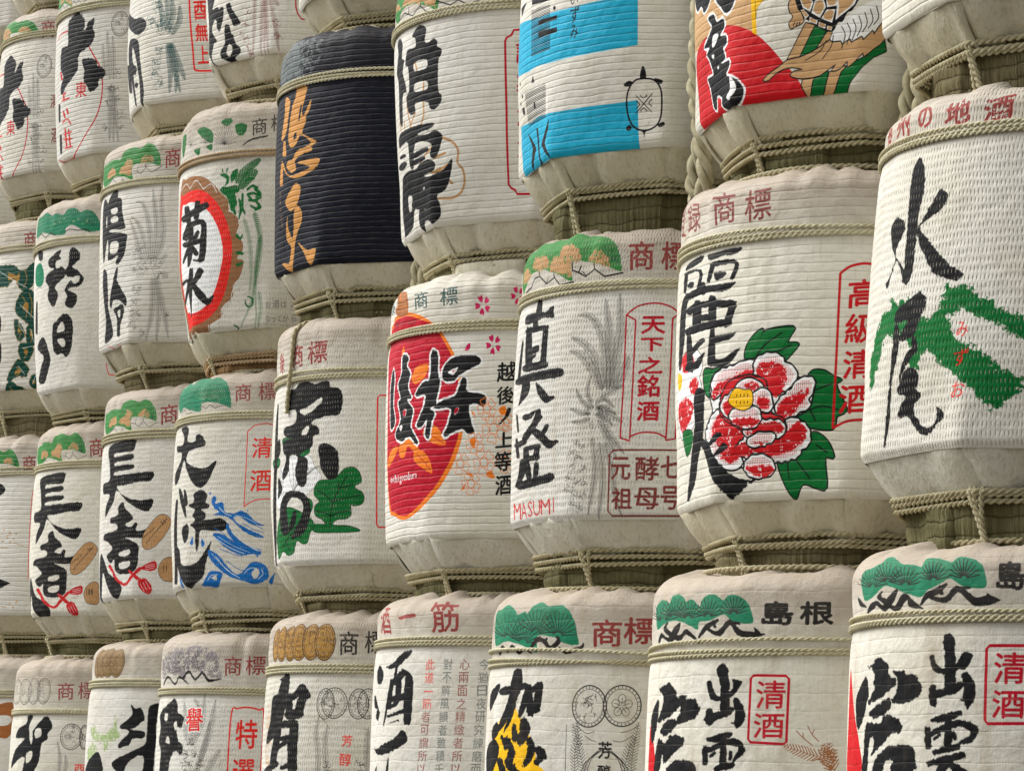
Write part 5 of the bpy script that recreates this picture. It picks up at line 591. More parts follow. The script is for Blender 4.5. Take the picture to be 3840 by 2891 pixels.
def grid_faces(n, m, closed=False):
    """n rings of m verts"""
    i = np.arange(n-1)[:, None]*m; j = np.arange(m if closed else m-1)[None, :]; j2 = (j+1) % m
    return np.stack([i+j, i+j2, i+m+j2, i+m+j], -1).reshape(-1, 4).tolist()

class NT:
    """short form for shader nodes"""
    def __init__(s, name):
        s.m = bpy.data.materials.new(name); s.m.use_nodes = True
        s.n = s.m.node_tree.nodes; s.l = s.m.node_tree.links; s.b = s.n["Principled BSDF"]
        s.b.inputs["Specular IOR Level"].default_value = 0.09
    def put(s, inp, v):
        if hasattr(v, "is_output"): s.l.new(v, inp)
        else: inp.default_value = v
    def math(s, op, a, b=0.0, c=None, clamp=False):
        n = s.n.new("ShaderNodeMath"); n.operation = op; n.use_clamp = clamp
        s.put(n.inputs[0], a); s.put(n.inputs[1], b)
        if c is not None: s.put(n.inputs[2], c)
        return n.outputs[0]
    def noise(s, vec, scale, detail=3.0, rough=0.55):
        n = s.n.new("ShaderNodeTexNoise"); s.put(n.inputs["Vector"], vec)
        n.inputs["Scale"].default_value = scale; n.inputs["Detail"].default_value = detail; n.inputs["Roughness"].default_value = rough
        return n.outputs[0]
    def mix(s, f, a, b, mode='MIX'):
        n = s.n.new("ShaderNodeMix"); n.data_type = 'RGBA'; n.blend_type = mode
        s.put(n.inputs[0], f); s.put(n.inputs[6], a); s.put(n.inputs[7], b)
        return n.outputs[2]
    def ramp(s, f, a, b):
        n = s.n.new("ShaderNodeMapRange"); n.interpolation_type = 'SMOOTHSTEP'
        s.put(n.inputs[0], f); n.inputs[1].default_value = a; n.inputs[2].default_value = b
        return n.outputs[0]
    def mapping(s, vec, scale, loc=(0, 0, 0)):
        n = s.n.new("ShaderNodeMapping"); s.put(n.inputs[0], vec); n.inputs["Scale"].default_value = scale; n.inputs["Location"].default_value = loc
        return n.outputs[0]
    def bump(s, h, dist, strength=1.0, normal=None):
        n = s.n.new("ShaderNodeBump"); n.inputs["Strength"].default_value = strength; n.inputs["Distance"].default_value = dist
        s.put(n.inputs["Height"], h)
        if normal is not None: s.put(n.inputs["Normal"], normal)
        return n.outputs[0]
def rgb(r, g, b): return (r, g, b, 1.0)

# ------------------------------------------------------------------ flat print on the mats: drawn here, in code, in millimetres on the unrolled mat
A0, A1 = math.radians(-62), math.radians(150); RA = 0.30        # printed arc of the mat (0 = front), arc length measured at RA
rs = np.random.RandomState(11)
def smooth_noise(h, w, cell, seed):
    r = np.random.RandomState(seed); gh, gw = int(h/cell)+3, int(w/cell)+3
    g = r.rand(gh, gw).astype(np.float32)-.5
    y = np.arange(h)/cell; x = np.arange(w)/cell; yi = y.astype(int); xi = x.astype(int)
    fy = (y-yi)[:, None].astype(np.float32); fx = (x-xi)[None, :].astype(np.float32)
    fy = fy*fy*(3-2*fy); fx = fx*fx*(3-2*fx)
    a = g[yi][:, xi]; b = g[yi][:, xi+1]; c = g[yi+1][:, xi]; d = g[yi+1][:, xi+1]
    return (a*(1-fx)+b*fx)*(1-fy)+(c*(1-fx)+d*fx)*fy

class Canvas:
    def __init__(s, S, ppm):
        s.ppm = ppm                                             # texels per metre
        s.w = int((A1-A0)*RA*ppm); s.h = int(S*ppm)
        s.rgb = np.zeros((s.h, s.w, 3), np.float32); s.a = np.zeros((s.h, s.w), np.float32)
        s.n1 = None
    def px(s, pts):                                             # half millimetres -> texels
        p = np.asarray(pts, np.float64).reshape(-1, 2)*0.0005
        return np.stack([(p[:, 0]-A0*RA)*s.ppm, p[:, 1]*s.ppm], 1)
    def fill(s, P, acc=None):
        """exact-ish coverage of one polygon in texels, 3 sub-scanlines"""
        x0, y0 = np.floor(P.min(0)).astype(int)-1; x1, y1 = np.ceil(P.max(0)).astype(int)+2
        x0, y0 = max(x0, 0), max(y0, 0); x1, y1 = min(x1, s.w), min(y1, s.h)
        if x1-x0 < 1 or y1-y0 < 1: return None
        SS = 3; ys = y0+(np.arange((y1-y0)*SS)+.5)/SS
        a = P; b = np.roll(P, -1, 0)
        up = (a[:, 1][None] <= ys[:, None]) & (b[:, 1][None] > ys[:, None]); dn = (b[:, 1][None] <= ys[:, None]) & (a[:, 1][None] > ys[:, None])
        r, e = np.nonzero(up | dn)
        if not len(r): return None
        sg = np.where(up[r, e], 1.0, -1.0)
        t = (ys[r]-a[e, 1])/(b[e, 1]-a[e, 1]); xc = np.clip(a[e, 0]+t*(b[e, 0]-a[e, 0])-x0, 0, x1-x0-1e-3)
        xi = xc.astype(int); fr = xc-xi
        B = np.zeros((len(ys), x1-x0+2), np.float64)
        np.add.at(B, (r, xi), sg*(1-fr)); np.add.at(B, (r, xi+1), sg*fr)
        C = np.clip(np.abs(np.cumsum(B, 1))[:, :x1-x0], 0, 1).reshape(y1-y0, SS, -1).mean(1)
        return C.astype(np.float32), x0, y0
    def mask(s, polys, holes=False):
        M = np.zeros((s.h, s.w), np.float32)
        for P in polys:
            q = s.fill(P)
            if q is None: continue
            C, x, y = q; v = M[y:y+C.shape[0], x:x+C.shape[1]]
            np.maximum(v, C, out=v)
        return M
    def paint(s, M, c, rough=0.0, dry=0.0, seed=0):
        if rough > 0:                                           # ragged brush edge
            k = rough*0.001*s.ppm
            if s.n1 is None:
                s.n1 = [smooth_noise(s.h, s.w, max(1.3, .0016*s.ppm), 5)+1.3*smooth_noise(s.h, s.w, .006*s.ppm, 6),
                        smooth_noise(s.h, s.w, max(1.3, .0016*s.ppm), 7)+1.3*smooth_noise(s.h, s.w, .006*s.ppm, 8)]
            yy, xx = np.nonzero(s._near(M))
            X = np.clip(xx+s.n1[0][yy, xx]*2.4*k, 0, s.w-1).astype(int); Y = np.clip(yy+s.n1[1][yy, xx]*2.4*k, 0, s.h-1).astype(int)
            N = np.zeros_like(M); N[yy, xx] = M[Y, X]
            M = (N+np.roll(N, 1, 0)+np.roll(N, 1, 1)+np.roll(N, -1, 0)+np.roll(N, -1, 1))/5
        if dry > 0:
            t = smooth_noise(s.h, s.w, max(1.2, .0022*s.ppm), 20+seed)+smooth_noise(s.h, s.w, max(1.2, .008*s.ppm), 21+seed)
            M = M*np.clip((t+.62-dry)*6, 0, 1)
        c = np.asarray(c, np.float32)
        na = M+s.a*(1-M)
        w = np.where(na > 1e-4, M/np.maximum(na, 1e-4), 0)[..., None]
        s.rgb = s.rgb*(1-w)+c*w; s.a = na
    def _near(s, M):
        B = M > 0.01; k = 4
        C = B.copy()
        for d in (1, 2, 4):
            C = C | np.roll(C, d, 0) | np.roll(C, -d, 0); C = C | np.roll(C, d, 1) | np.roll(C, -d, 1)
        return C
    def image(s, name):
        im = bpy.data.images.new(name, s.w, s.h, alpha=True)
        im.alpha_mode = 'STRAIGHT'
        im.pixels.foreach_set(np.concatenate([s.rgb, s.a[..., None]], -1).astype(np.float32).ravel()); im.update(); im.pack()
        return im

def spline(P, n=4, closed=True):
    """Catmull-Rom through the points"""
    P = np.asarray(P, float).reshape(-1, 2)
    if len(P) < 3: return P
    if closed: a, b, c, d = np.roll(P, 1, 0), P, np.roll(P, -1, 0), np.roll(P, -2, 0)
    else:
        E = np.vstack([2*P[0]-P[1], P, 2*P[-1]-P[-2]]); a, b, c, d = E[:-3], E[1:-2], E[2:-1], E[3:]
    t = (np.arange(n)/n)[None, :, None]; a, b, c, d = [q[:, None] for q in (a, b, c, d)]
    Q = (.5*(2*b+(c-a)*t+(2*a-5*b+4*c-d)*t*t+(3*b-a-3*c+d)*t**3)).reshape(-1, 2)
    return Q if closed else np.vstack([Q, P[-1:]])

def ribbon(P, w):
    """polyline (n,2) with widths -> outline polygon"""
    P = np.asarray(P, float); w = np.broadcast_to(np.asarray(w, float), len(P))
    d = np.gradient(P, axis=0); d /= np.maximum(np.hypot(d[:, 0], d[:, 1]), 1e-6)[:, None]
    nrm = np.stack([-d[:, 1], d[:, 0]], 1)*w[:, None]/2
    return np.vstack([P+nrm, P[-1:]+d[-1:]*w[-1]*.35, (P-nrm)[::-1], P[:1]-d[:1]*w[0]*.35])

_glyph = {}
def glyph(ch):
    """outline triangles of a character, from Blender's built-in font, in a unit box"""
    if ch not in _glyph:
        c = bpy.data.curves.new("glyph", 'FONT'); c.body = ch; c.resolution_u = 2
        o = bpy.data.objects.new("glyph", c); col.objects.link(o)
        e = o.evaluated_get(bpy.context.evaluated_depsgraph_get()); m = e.to_mesh()
        m.calc_loop_triangles()
        v = np.array([p.co[:2] for p in m.vertices], float).reshape(-1, 2); t = np.array([q.vertices[:] for q in m.loop_triangles], int)
        e.to_mesh_clear(); bpy.data.objects.remove(o); bpy.data.curves.remove(c)
        if len(v):
            lo, hi = v.min(0), v.max(0)
            if ord(ch) > 0x2000:
                if ch not in '一ノー。': v = (v-lo)/np.maximum(hi-lo, 1e-6)*.94+.03      # a full-width character fills its box
                else: v = v/0.93
            else: v = (v-[lo[0], 0])/np.array([max(hi[0]-lo[0], 1e-6), .75])
        _glyph[ch] = (v*[.34, 1]+[.33, 0] if ch in 'Ii' else v, t)
    return _glyph[ch]

def quad_map(Q, uv):
    """bilinear: Q = tl, tr, br, bl"""
    u = uv[:, :1]; v = uv[:, 1:]
    if len(Q) == 6:                                             # with the two mid-height points: bent over a shoulder
        tl, tr, br, bl, ml, mr = Q; T = tl*(1-u)+tr*u; B = bl*(1-u)+br*u; Mm = ml*(1-u)+mr*u
        return B*(1-v)*(1-2*v)+Mm*4*v*(1-v)+T*v*(2*v-1)
    tl, tr, br, bl = Q
    return (bl*(1-u)+br*u)*(1-v)+(tl*(1-u)+tr*u)*v

def dilate(M, r):
    n = int(r)
    for _ in range(n):
        M = np.maximum.reduce([M, np.roll(M, 1, 0), np.roll(M, -1, 0), np.roll(M, 1, 1), np.roll(M, -1, 1)])
    f = r-n
    if f > 0.05:
        D = np.maximum.reduce([M, np.roll(M, 1, 0), np.roll(M, -1, 0), np.roll(M, 1, 1), np.roll(M, -1, 1)]); M = M*(1-f)+D*f
    return M

INK = dict(k=(.085, .085, .095), r=(.78, .10, .13), d=(.56, .20, .19), J=(.17, .50, .22), g=(.03, .41, .18), t=(.0, .48, .34), o=(.80, .57, .30),
           b=(.13, .66, .80), u=(.08, .42, .72), w=(.93, .93, .92), y=(.96, .74, .10), n=(.60, .42, .28), c=(.73, .06, .16),
           p=(.80, .10, .36), a=(.93, .49, .13), e=(.19, .19, .185), B=(.30, .20, .10), G=(.06, .27, .22), N=(.095, .10, .145), s=(.40, .43, .43), l=(.62, .70, .48),
           m=(.67, .50, .23), x=(.73, .56, .38), C=(.54, .44, .29), q=(.78, .62, .44), h=(.50, .22, .20), D=(.16, .33, .32), v=(.92, .16, .13), z=(.55, .52, .53), j=(.62, .38, .20))

def draw_print(S, ppm, items):
    cv = Canvas(S, ppm); k = 0.0005*ppm
    for it in items:
        kind, ink, data = it[0], it[1], it[2]; opt = it[3] if len(it) > 3 else {}
        c = INK[ink]; ro = opt.get('ro', 0); dry = opt.get('dry', 0)
        if kind == 'P':                                         # filled shapes
            n = opt.get('n', 4)
            polys = [spline(cv.px(q), n) if n > 1 else cv.px(q) for q in data]
            M = cv.mask(polys)
            if 'hole' in opt: M = M*(1-cv.mask([spline(cv.px(q), 4) for q in opt['hole']]))
            if 'ol' in opt: cv.paint(dilate(M, opt['ol'][1]*2*k), INK[opt['ol'][0]], ro)
            cv.paint(M, c, ro, dry)
        elif kind == 'L':                                       # lines of one width (mm)
            w = opt.get('w', 1.5)*2*k
            cv.paint(cv.mask([ribbon(spline(cv.px(q), 4, False) if opt.get('n', 4) > 1 else cv.px(q), w) for q in data]), c, ro, dry)
        elif kind == 'T':                                       # characters set in quads
            tris = []
            for ch, q in data:
                v, t = glyph(ch)
                if not len(v): continue
                p = quad_map(cv.px(q), v); tris += [p[x] for x in t]
            M = cv.mask(tris)
            b = opt.get('b', 0)*.5*2*k
            if b: M = dilate(M, b)
            cv.paint(M, c, ro, dry)
        elif kind == 'F':                                       # feathers: spine, barb length, spacing, barb slope (mm)
            L = []
            for q in data:
                sp = spline(cv.px(q), 8, False); L.append(ribbon(sp, .8*2*k))
                bl, gap, sl = opt.get('bl', 12)*2*k, opt.get('gap', 4)*2*k, opt.get('sl', .8)
                d = np.hypot(*np.diff(sp, axis=0).T); cs = np.concatenate([[0], np.cumsum(d)])
                for s0 in np.arange(gap, cs[-1], gap):
                    x, y = np.interp(s0, cs, sp[:, 0]), np.interp(s0, cs, sp[:, 1]); x2, y2 = np.interp(s0-gap, cs, sp[:, 0]), np.interp(s0-gap, cs, sp[:, 1])
                    dx, dy = (x-x2)/gap, (y-y2)/gap; e = bl*math.sin(PI*min(1, .25+.75*s0/cs[-1]))**.5 if opt.get('taper', 1) else bl
                    for sg in opt.get('side', (-1, 1)):
                        L.append(ribbon(np.array([[x, y], [x+(dx*sl-dy*sg)*e*.7, y+(dy*sl+dx*sg)*e*.7]]), opt.get('w', .7)*2*k))
            cv.paint(cv.mask(L), c, ro, dry)
        elif kind == 'O':                                       # curls: each [x, y, radius]: little spirals and scales of engraved work
            L = []; r = np.random.RandomState(opt.get('seed', 1))
            for x, y, R in data:
                p = cv.px([x, y])[0]; R = R*k
                for _ in range(opt.get('num', 3)*3):
                    a0 = r.rand()*6.28; o = r.randn(2)*R*.55; rad = R*r.uniform(.18, .62); a = a0+np.linspace(0, 1, 9)*r.uniform(1.6, 3.6)*r.choice([-1, 1])
                    L.append(ribbon(np.stack([p[0]+o[0]+rad*np.cos(a), p[1]+o[1]+rad*np.sin(a)*.7], 1), opt.get('w', .7)*1.6*k))
            cv.paint(cv.mask(L), c, ro, dry)
        elif kind == 'M':                                       # coins/medals: [x, y, rx, ry]
            L = []; r = np.random.RandomState(opt.get('seed', 2))
            for x, y, rx, ry in data:
                p = cv.px([x, y])[0]; t = np.linspace(0, 6.2832, 48)
                circ = lambda f: np.stack([p[0]+rx*k*f*np.cos(t), p[1]+ry*k*f*np.sin(t)], 1)
                if 'fill' in opt: cv.paint(cv.mask([circ(1)]), INK[opt['fill']])
                L = [ribbon(circ(1), opt.get('w', .9)*2*k), ribbon(circ(.82), opt.get('w', .9)*k)]
                if opt.get('flower'):
                    for j in range(5):
                        a = j*1.2566+.3; u = np.linspace(0, 6.2832, 14)
                        L.append(ribbon(np.stack([p[0]+rx*k*(.36*math.cos(a)+.2*np.cos(u)), p[1]+ry*k*(.36*math.sin(a)+.2*np.sin(u))], 1), opt.get('w', .9)*k))
                        L.append(ribbon(np.stack([p[0]+rx*k*np.array([.05, .4])*math.cos(a), p[1]+ry*k*np.array([.05, .4])*math.sin(a)], 1), opt.get('w', .9)*k))
                else:
                    for _ in range(16):
                        a = r.rand()*6.28; q = r.rand()**.5*.62; o = np.array([p[0]+rx*k*q*math.cos(a), p[1]+ry*k*q*math.sin(a)])
                        L.append(ribbon(o+np.cumsum(r.randn(5, 2)*rx*k*.13, 0), opt.get('w', .9)*k))
                for j in range(28):
                    a = j/28*6.2832
                    L.append(ribbon(np.stack([p[0]+rx*k*np.array([.86, .95])*math.cos(a), p[1]+ry*k*np.array([.86, .95])*math.sin(a)], 1), opt.get('w', .9)*1.2*k))
                cv.paint(cv.mask(L), c, 0, dry)
        elif kind == 'D':                                       # halftone dots inside shapes, pitch in mm
            M = cv.mask([spline(cv.px(q), 4) for q in data]); pt = opt.get('pitch', 3)*2*k
            yy, xx = np.mgrid[0:cv.h, 0:cv.w]
            dots = np.clip((np.sin(xx*PI/pt+yy*PI/pt)*np.sin(xx*PI/pt-yy*PI/pt)-.15)*3, 0, 1).astype(np.float32)
            cv.paint(M*dots*.85, c)
        elif kind == 'H':                                       # ruled hatching inside shapes
            M = cv.mask([cv.px(q) for q in data]); pt = opt.get('pitch', 3)*2*k
            yy = np.mgrid[0:cv.h, 0:cv.w][0]
            cv.paint(M*np.clip(np.sin(yy*2*PI/pt)*3+.4, 0, 1).astype(np.float32), c, ro)
    return cv

# ------------------------------------------------------------------ materials
def straw_mat(name, kind, img, S, vr, seed, dust=1.0, base=(.73, .712, .65), grime=1.0, stain=None, bumpk=1.0):
    """white-coated straw mat: print, cords or weave, dust on the shoulder"""
    t = NT(name); r = random.Random(seed)
    uvn = t.n.new("ShaderNodeUVMap"); uvn.uv_map = "UVMap"; uv = uvn.outputs[0]
    m = t.mapping(uv, ((A1-A0)*RA, S, 1), (seed*3.7 % 11, 0, 0))           # metres on the unrolled mat
    sep = t.n.new("ShaderNodeSeparateXYZ"); t.l.new(m, sep.inputs[0]); U, V = sep.outputs[0], sep.outputs[1]
    big = t.noise(m, 7.0, 4.0); mid = t.noise(m, 38.0, 4.0)
    streak = t.noise(t.mapping(m, (230, 14, 1)), 1.0, 4.0, .65)
    speck = t.noise(m, 330.0, 2.0)
    fibre = t.noise(t.mapping(m, (900, 55, 1)), 1.0, 2.0)
    wob = t.math('MULTIPLY', t.math('SUBTRACT', t.noise(m, 9.0, 2.0), .5), .011)
    if kind == 'cord':
        p = r.uniform(.0115, .0145)
        x = t.math('FRACT', t.math('DIVIDE', t.math('ADD', V, wob), p))
        y = t.math('SUBTRACT', t.math('MULTIPLY', x, 2.0), 1.0)
        h = t.math('SUBTRACT', 1.0, t.math('POWER', t.math('ABSOLUTE', y), 5.0))
        hh = t.math('ADD', t.math('MULTIPLY', h, t.math('ADD', .45, t.math('MULTIPLY', big, 1.1))), t.math('MULTIPLY', fibre, .5)); dist = .0011*bumpk
        groove = t.ramp(h, .30, .0)
    elif kind == 'fine':                                        # flat mat, faint stitches
        p = r.uniform(.020, .027)
        x = t.math('FRACT', t.math('DIVIDE', t.math('ADD', V, wob), p))
        h = t.math('SUBTRACT', 1.0, t.math('POWER', t.math('ABSOLUTE', t.math('SUBTRACT', t.math('MULTIPLY', x, 2.0), 1.0)), 9.0))
        hh = t.math('ADD', t.math('MULTIPLY', h, .55), t.math('MULTIPLY', fibre, .9)); dist = .0009*bumpk
        groove = t.math('MULTIPLY', t.ramp(h, .25, .0), .7)
    else:                                                       # woven: short upright straws in staggered courses
        pu, pv = r.uniform(.0058, .0068), r.uniform(.0105, .0125)
        vv = t.math('DIVIDE', t.math('ADD', V, wob), pv); row = t.math('FLOOR', vv)
        ph = t.math('MULTIPLY', t.math('FRACT', t.math('MULTIPLY', t.math('SINE', t.math('MULTIPLY', row, 12.9898)), 43.7585)), 6.2832)
        uu = t.math('ADD', t.math('MULTIPLY', t.math('ADD', U, t.math('MULTIPLY', mid, .006)), 6.2832/pu), ph)
        a = t.math('POWER', t.math('ADD', t.math('MULTIPLY', t.math('SINE', uu), .5), .5), 3.5)
        c = t.math('ADD', t.math('MULTIPLY', t.math('COSINE', t.math('MULTIPLY', vv, 6.2832)), -.5), t.math('ADD', .25, t.math('MULTIPLY', mid, .5)))
        h = t.math('SUBTRACT', 1.0, t.math('MULTIPLY', a, c)); hh = t.math('ADD', h, t.math('MULTIPLY', fibre, .4)); dist = .0014*bumpk
        groove = t.ramp(h, .75, .15)
    colr = t.mix(t.ramp(big, .35, .75), rgb(*base), rgb(base[0]*.93, base[1]*.91, base[2]*.86))
    colr = t.mix(t.math('MULTIPLY', t.ramp(streak, .50, .80), .36*grime), colr, rgb(.46, .41, .31))
    # print
    if img is not None:
        ti = t.n.new("ShaderNodeTexImage"); ti.image = img; ti.extension = 'CLIP'; ti.interpolation = 'Linear'
        t.l.new(uv, ti.inputs[0])
        wear = t.math('SUBTRACT', 1.0, t.math('MULTIPLY', t.ramp(t.math('ADD', t.math('MULTIPLY', fibre, .6), t.math('MULTIPLY', mid, .5)), .72, .92), .08))
        wear = t.math('SUBTRACT', wear, t.math('MULTIPLY', groove, t.math('MULTIPLY', t.ramp(mid, .40, .66), .34)))
        fa = t.math('MULTIPLY', ti.outputs[1], wear)
        fade = t.math('MULTIPLY', t.ramp(V, vr, S), .04*dust)              # print on the weathered shoulder is paler
        colr = t.mix(t.math('MULTIPLY', fa, t.math('SUBTRACT', 1.0, fade)), colr, ti.outputs[0])
    # dirt lying in the grooves, dust on the shoulder, dark specks
    colr = t.mix(t.math('MULTIPLY', groove, .22), colr, rgb(.20, .165, .11))
    if dust > 0:
        d = t.math('MULTIPLY', t.ramp(t.math('ADD', V, t.math('MULTIPLY', t.math('SUBTRACT', mid, .5), .10)), vr-.05, S-.03), .86*dust)
        d = t.math('MULTIPLY', d, t.math('SUBTRACT', 1.0, t.math('MULTIPLY', fa, .93))) if img is not None else d
        colr = t.mix(d, colr, t.mix(streak, rgb(.34, .275, .21), rgb(.44, .37, .295)))
        d2 = t.math('MULTIPLY', t.math('MULTIPLY', t.ramp(V, vr-.06, S), t.ramp(t.noise(m, 120.0, 4.0, .7), .58, .74)), .45*dust)
        colr = t.mix(d2, colr, rgb(.30, .24, .17))
    drip = t.math('MULTIPLY', t.ramp(t.noise(t.mapping(m, (34, 2.6, 1), (seed*.37, seed*.11, 0)), 1.0, 4.0, .6), .56, .76), .30*grime)
    if img is not None: drip = t.math('MULTIPLY', drip, t.math('SUBTRACT', 1.0, t.math('MULTIPLY', fa, .97)))
    colr = t.mix(drip, colr, rgb(.43, .36, .25))
    if stain:
        colr = t.mix(t.math('MULTIPLY', t.ramp(t.noise(t.mapping(m, (26, 5, 1), (stain, 0, 0)), 1.0, 4.0), .50, .72), t.math('SUBTRACT', .42, t.math('MULTIPLY', fa, .36)) if img is not None else .42), colr, rgb(.40, .31, .20))
    colr = t.mix(t.math('MULTIPLY', t.ramp(speck, .70, .78), .35), colr, rgb(.17, .14, .10))
    t.l.new(colr, t.b.inputs["Base Color"])
    t.b.inputs["Roughness"].default_value = .48 if kind == 'cord' else .62
    nb = t.bump(hh, dist)
    nb = t.bump(t.math('ADD', mid, t.math('MULTIPLY', big, 1.6)), .007, .5, nb)
    t.l.new(nb, t.b.inputs["Normal"])
    return t.m

def flap_mat(name, c):
    t = NT(name); g = t.n.new("ShaderNodeTexCoord"); oi = t.n.new("ShaderNodeObjectInfo")
    v = t.n.new("ShaderNodeVectorMath"); v.operation = 'ADD'; t.l.new(g.outputs["Object"], v.inputs[0])
    cx = t.n.new("ShaderNodeCombineXYZ"); t.l.new(t.math('MULTIPLY', oi.outputs["Random"], 20.0), cx.inputs[0]); t.l.new(cx.outputs[0], v.inputs[1]); p = v.outputs[0]
    n = t.noise(p, 26.0, 4.0); f = t.noise(t.mapping(p, (200, 200, 16)), 1.0, 3.0); s = t.noise(p, 110.0, 4.0, .7)
    k = t.mix(t.ramp(n, .35, .7), rgb(*c), rgb(c[0]*.93, c[1]*.91, c[2]*.86))
    k = t.mix(t.math('MULTIPLY', t.math('MULTIPLY', t.ramp(s, .58, .74), t.ramp(n, .45, .75)), .12), k, rgb(.24, .19, .11))
    k = t.mix(t.math('MULTIPLY', t.ramp(f, .48, .78), .5), k, rgb(.33, .28, .17))
    t.l.new(k, t.b.inputs["Base Color"]); t.b.inputs["Roughness"].default_value = .6
    t.l.new(t.bump(f, .0022, .8, t.bump(n, .0025, .5)), t.b.inputs["Normal"])
    return t.m

def rope_mat(name, c, dark):
    t = NT(name); g = t.n.new("ShaderNodeTexCoord"); p = g.outputs["Object"]
    n = t.noise(p, 60.0, 3.0); f = t.noise(p, 700.0, 2.0)
    k = t.mix(t.ramp(n, .35, .7), rgb(*c), rgb(*dark)); k = t.mix(t.math('MULTIPLY', t.ramp(f, .55, .8), .3), k, rgb(dark[0]*.6, dark[1]*.6, dark[2]*.55))
    oi = t.n.new("ShaderNodeObjectInfo"); k = t.mix(t.math('MULTIPLY', oi.outputs["Random"], .55), k, rgb(dark[0]*.82, dark[1]*.80, dark[2]*.74))
    k = t.mix(t.math('MULTIPLY', t.ramp(t.noise(p, 9.0, 3.0), .5, .75), .5), k, rgb(dark[0]*.75, dark[1]*.72, dark[2]*.66))
    t.l.new(k, t.b.inputs["Base Color"]); t.b.inputs["Roughness"].default_value = .65
    t.l.new(t.bump(f, .0018, .8), t.b.inputs["Normal"])
    return t.m

def base_straw_mat(name, c, c2):
    """raw straw wrapped round the foot: upright straws, sagging rows of stitching"""
    t = NT(name); uvn = t.n.new("ShaderNodeUVMap"); uvn.uv_map = "UVMap"; p = uvn.outputs[0]           # metres
    oi = t.n.new("ShaderNodeObjectInfo"); cx = t.n.new("ShaderNodeCombineXYZ"); t.l.new(t.math('MULTIPLY', oi.outputs["Random"], 9.0), cx.inputs[0])
    v = t.n.new("ShaderNodeVectorMath"); v.operation = 'ADD'; t.l.new(p, v.inputs[0]); t.l.new(cx.outputs[0], v.inputs[1]); p = v.outputs[0]
    sep = t.n.new("ShaderNodeSeparateXYZ"); t.l.new(p, sep.inputs[0])
    f = t.noise(t.mapping(p, (420, 22, 1)), 1.0, 3.0); n = t.noise(p, 12.0, 3.0)
    w = t.math('MULTIPLY', t.math('SUBTRACT', t.noise(p, 16.0, 2.0), .5), .022)
    x = t.math('FRACT', t.math('DIVIDE', t.math('ADD', sep.outputs[1], w), .021))
    st = t.math('POWER', t.math('ABSOLUTE', t.math('SUBTRACT', t.math('MULTIPLY', x, 2.0), 1.0)), 7.0)
    k = t.mix(t.ramp(n, .3, .75), rgb(*c), rgb(*c2)); k = t.mix(t.math('MULTIPLY', t.ramp(f, .45, .7), .45), k, rgb(c2[0]*.30, c2[1]*.28, c2[2]*.22))
    k = t.mix(t.math('MULTIPLY', st, .38), k, rgb(.05, .042, .02))
    t.l.new(k, t.b.inputs["Base Color"]); t.b.inputs["Roughness"].default_value = .75
    t.l.new(t.bump(t.math('SUBTRACT', t.math('MULTIPLY', f, 1.1), t.math('MULTIPLY', st, .7)), .0035), t.b.inputs["Normal"])
    return t.m

M_FLAP = [flap_mat("flap_paper", (.61, .57, .44)), flap_mat("flap_paper_pale", (.65, .615, .50)), flap_mat("flap_paper_green", (.56, .53, .42)), flap_mat("flap_mat_white", (.69, .67, .59))]
M_ROPE = rope_mat("straw_rope", (.70, .66, .48), (.58, .53, .35)); M_ROPE2 = rope_mat("straw_rope_brown", (.62, .47, .30), (.46, .33, .19))
M_BROPE = rope_mat("straw_rope_aged", (.56, .51, .34), (.44, .39, .24)); M_THICK = rope_mat("thick_rope_fibre", (.50, .46, .32), (.36, .32, .20))
M_BASE = [base_straw_mat("foot_straw", (.20, .17, .088), (.14, .115, .058)), base_straw_mat("foot_straw_green", (.175, .16, .078), (.12, .108, .05)), base_straw_mat("foot_straw_grey", (.40, .35, .24), (.30, .26, .16)), base_straw_mat("foot_straw_brown", (.34, .21, .10), (.25, .15, .07))]

# ------------------------------------------------------------------ shared shapes: ropes, flaps, feet
def poly_r(th, ph, R, bulge=0.0):
    """eight-sided outline with corners at ph + k*45 degrees, corner radius R"""
    a = (th-ph) % (PI/4)-PI/8
    return R*math.cos(PI/8)/np.cos(a)*(1+bulge*(np.cos(a*8)+1)*.5)

def strand_mesh(path, rad, pitch, name, strands=2, sides=6, closed=True):
    """a laid rope: strands twisted round the path (points evenly spaced)"""
    P = np.asarray(path, float); n = len(P)
    T = np.roll(P, -1, 0)-np.roll(P, 1, 0) if closed else np.gradient(P, axis=0)
    T /= np.linalg.norm(T, axis=1)[:, None]
    up = np.array([0, 0, 1.0]) if abs(T[:, 2]).mean() < .6 else np.array([1.0, 0, 0])
    A = np.cross(T, up); A /= np.linalg.norm(A, axis=1)[:, None]; B = np.cross(A, T)
    L = np.concatenate([[0], np.cumsum(np.linalg.norm(np.diff(P, axis=0), axis=1))]); tot = L[-1]+(np.linalg.norm(P[0]-P[-1]) if closed else 0)
    turns = max(1, round(tot/pitch)) if closed else tot/pitch
    V = []; F = []
    for k in range(strands):
        a = 2*PI*(L/tot*turns+k/strands); off = rad*(.50 if strands == 2 else .56); rr = rad*(.60 if strands == 2 else .52)
        C = P+off*(A*np.cos(a)[:, None]+B*np.sin(a)[:, None])
        for j in range(sides):
            q = 2*PI*j/sides
            V.append(C+rr*(A*math.cos(q)+B*math.sin(q)))
    V = np.concatenate([np.stack(V[k*sides:(k+1)*sides], 1).reshape(-1, 3) for k in range(strands)])
    m = n*sides
    for k in range(strands):
        f = grid_faces(n+1 if closed else n, sides, True)
        F += [[k*m+(i % m) for i in q] for q in f]
    return mesh_from(name, V, F)

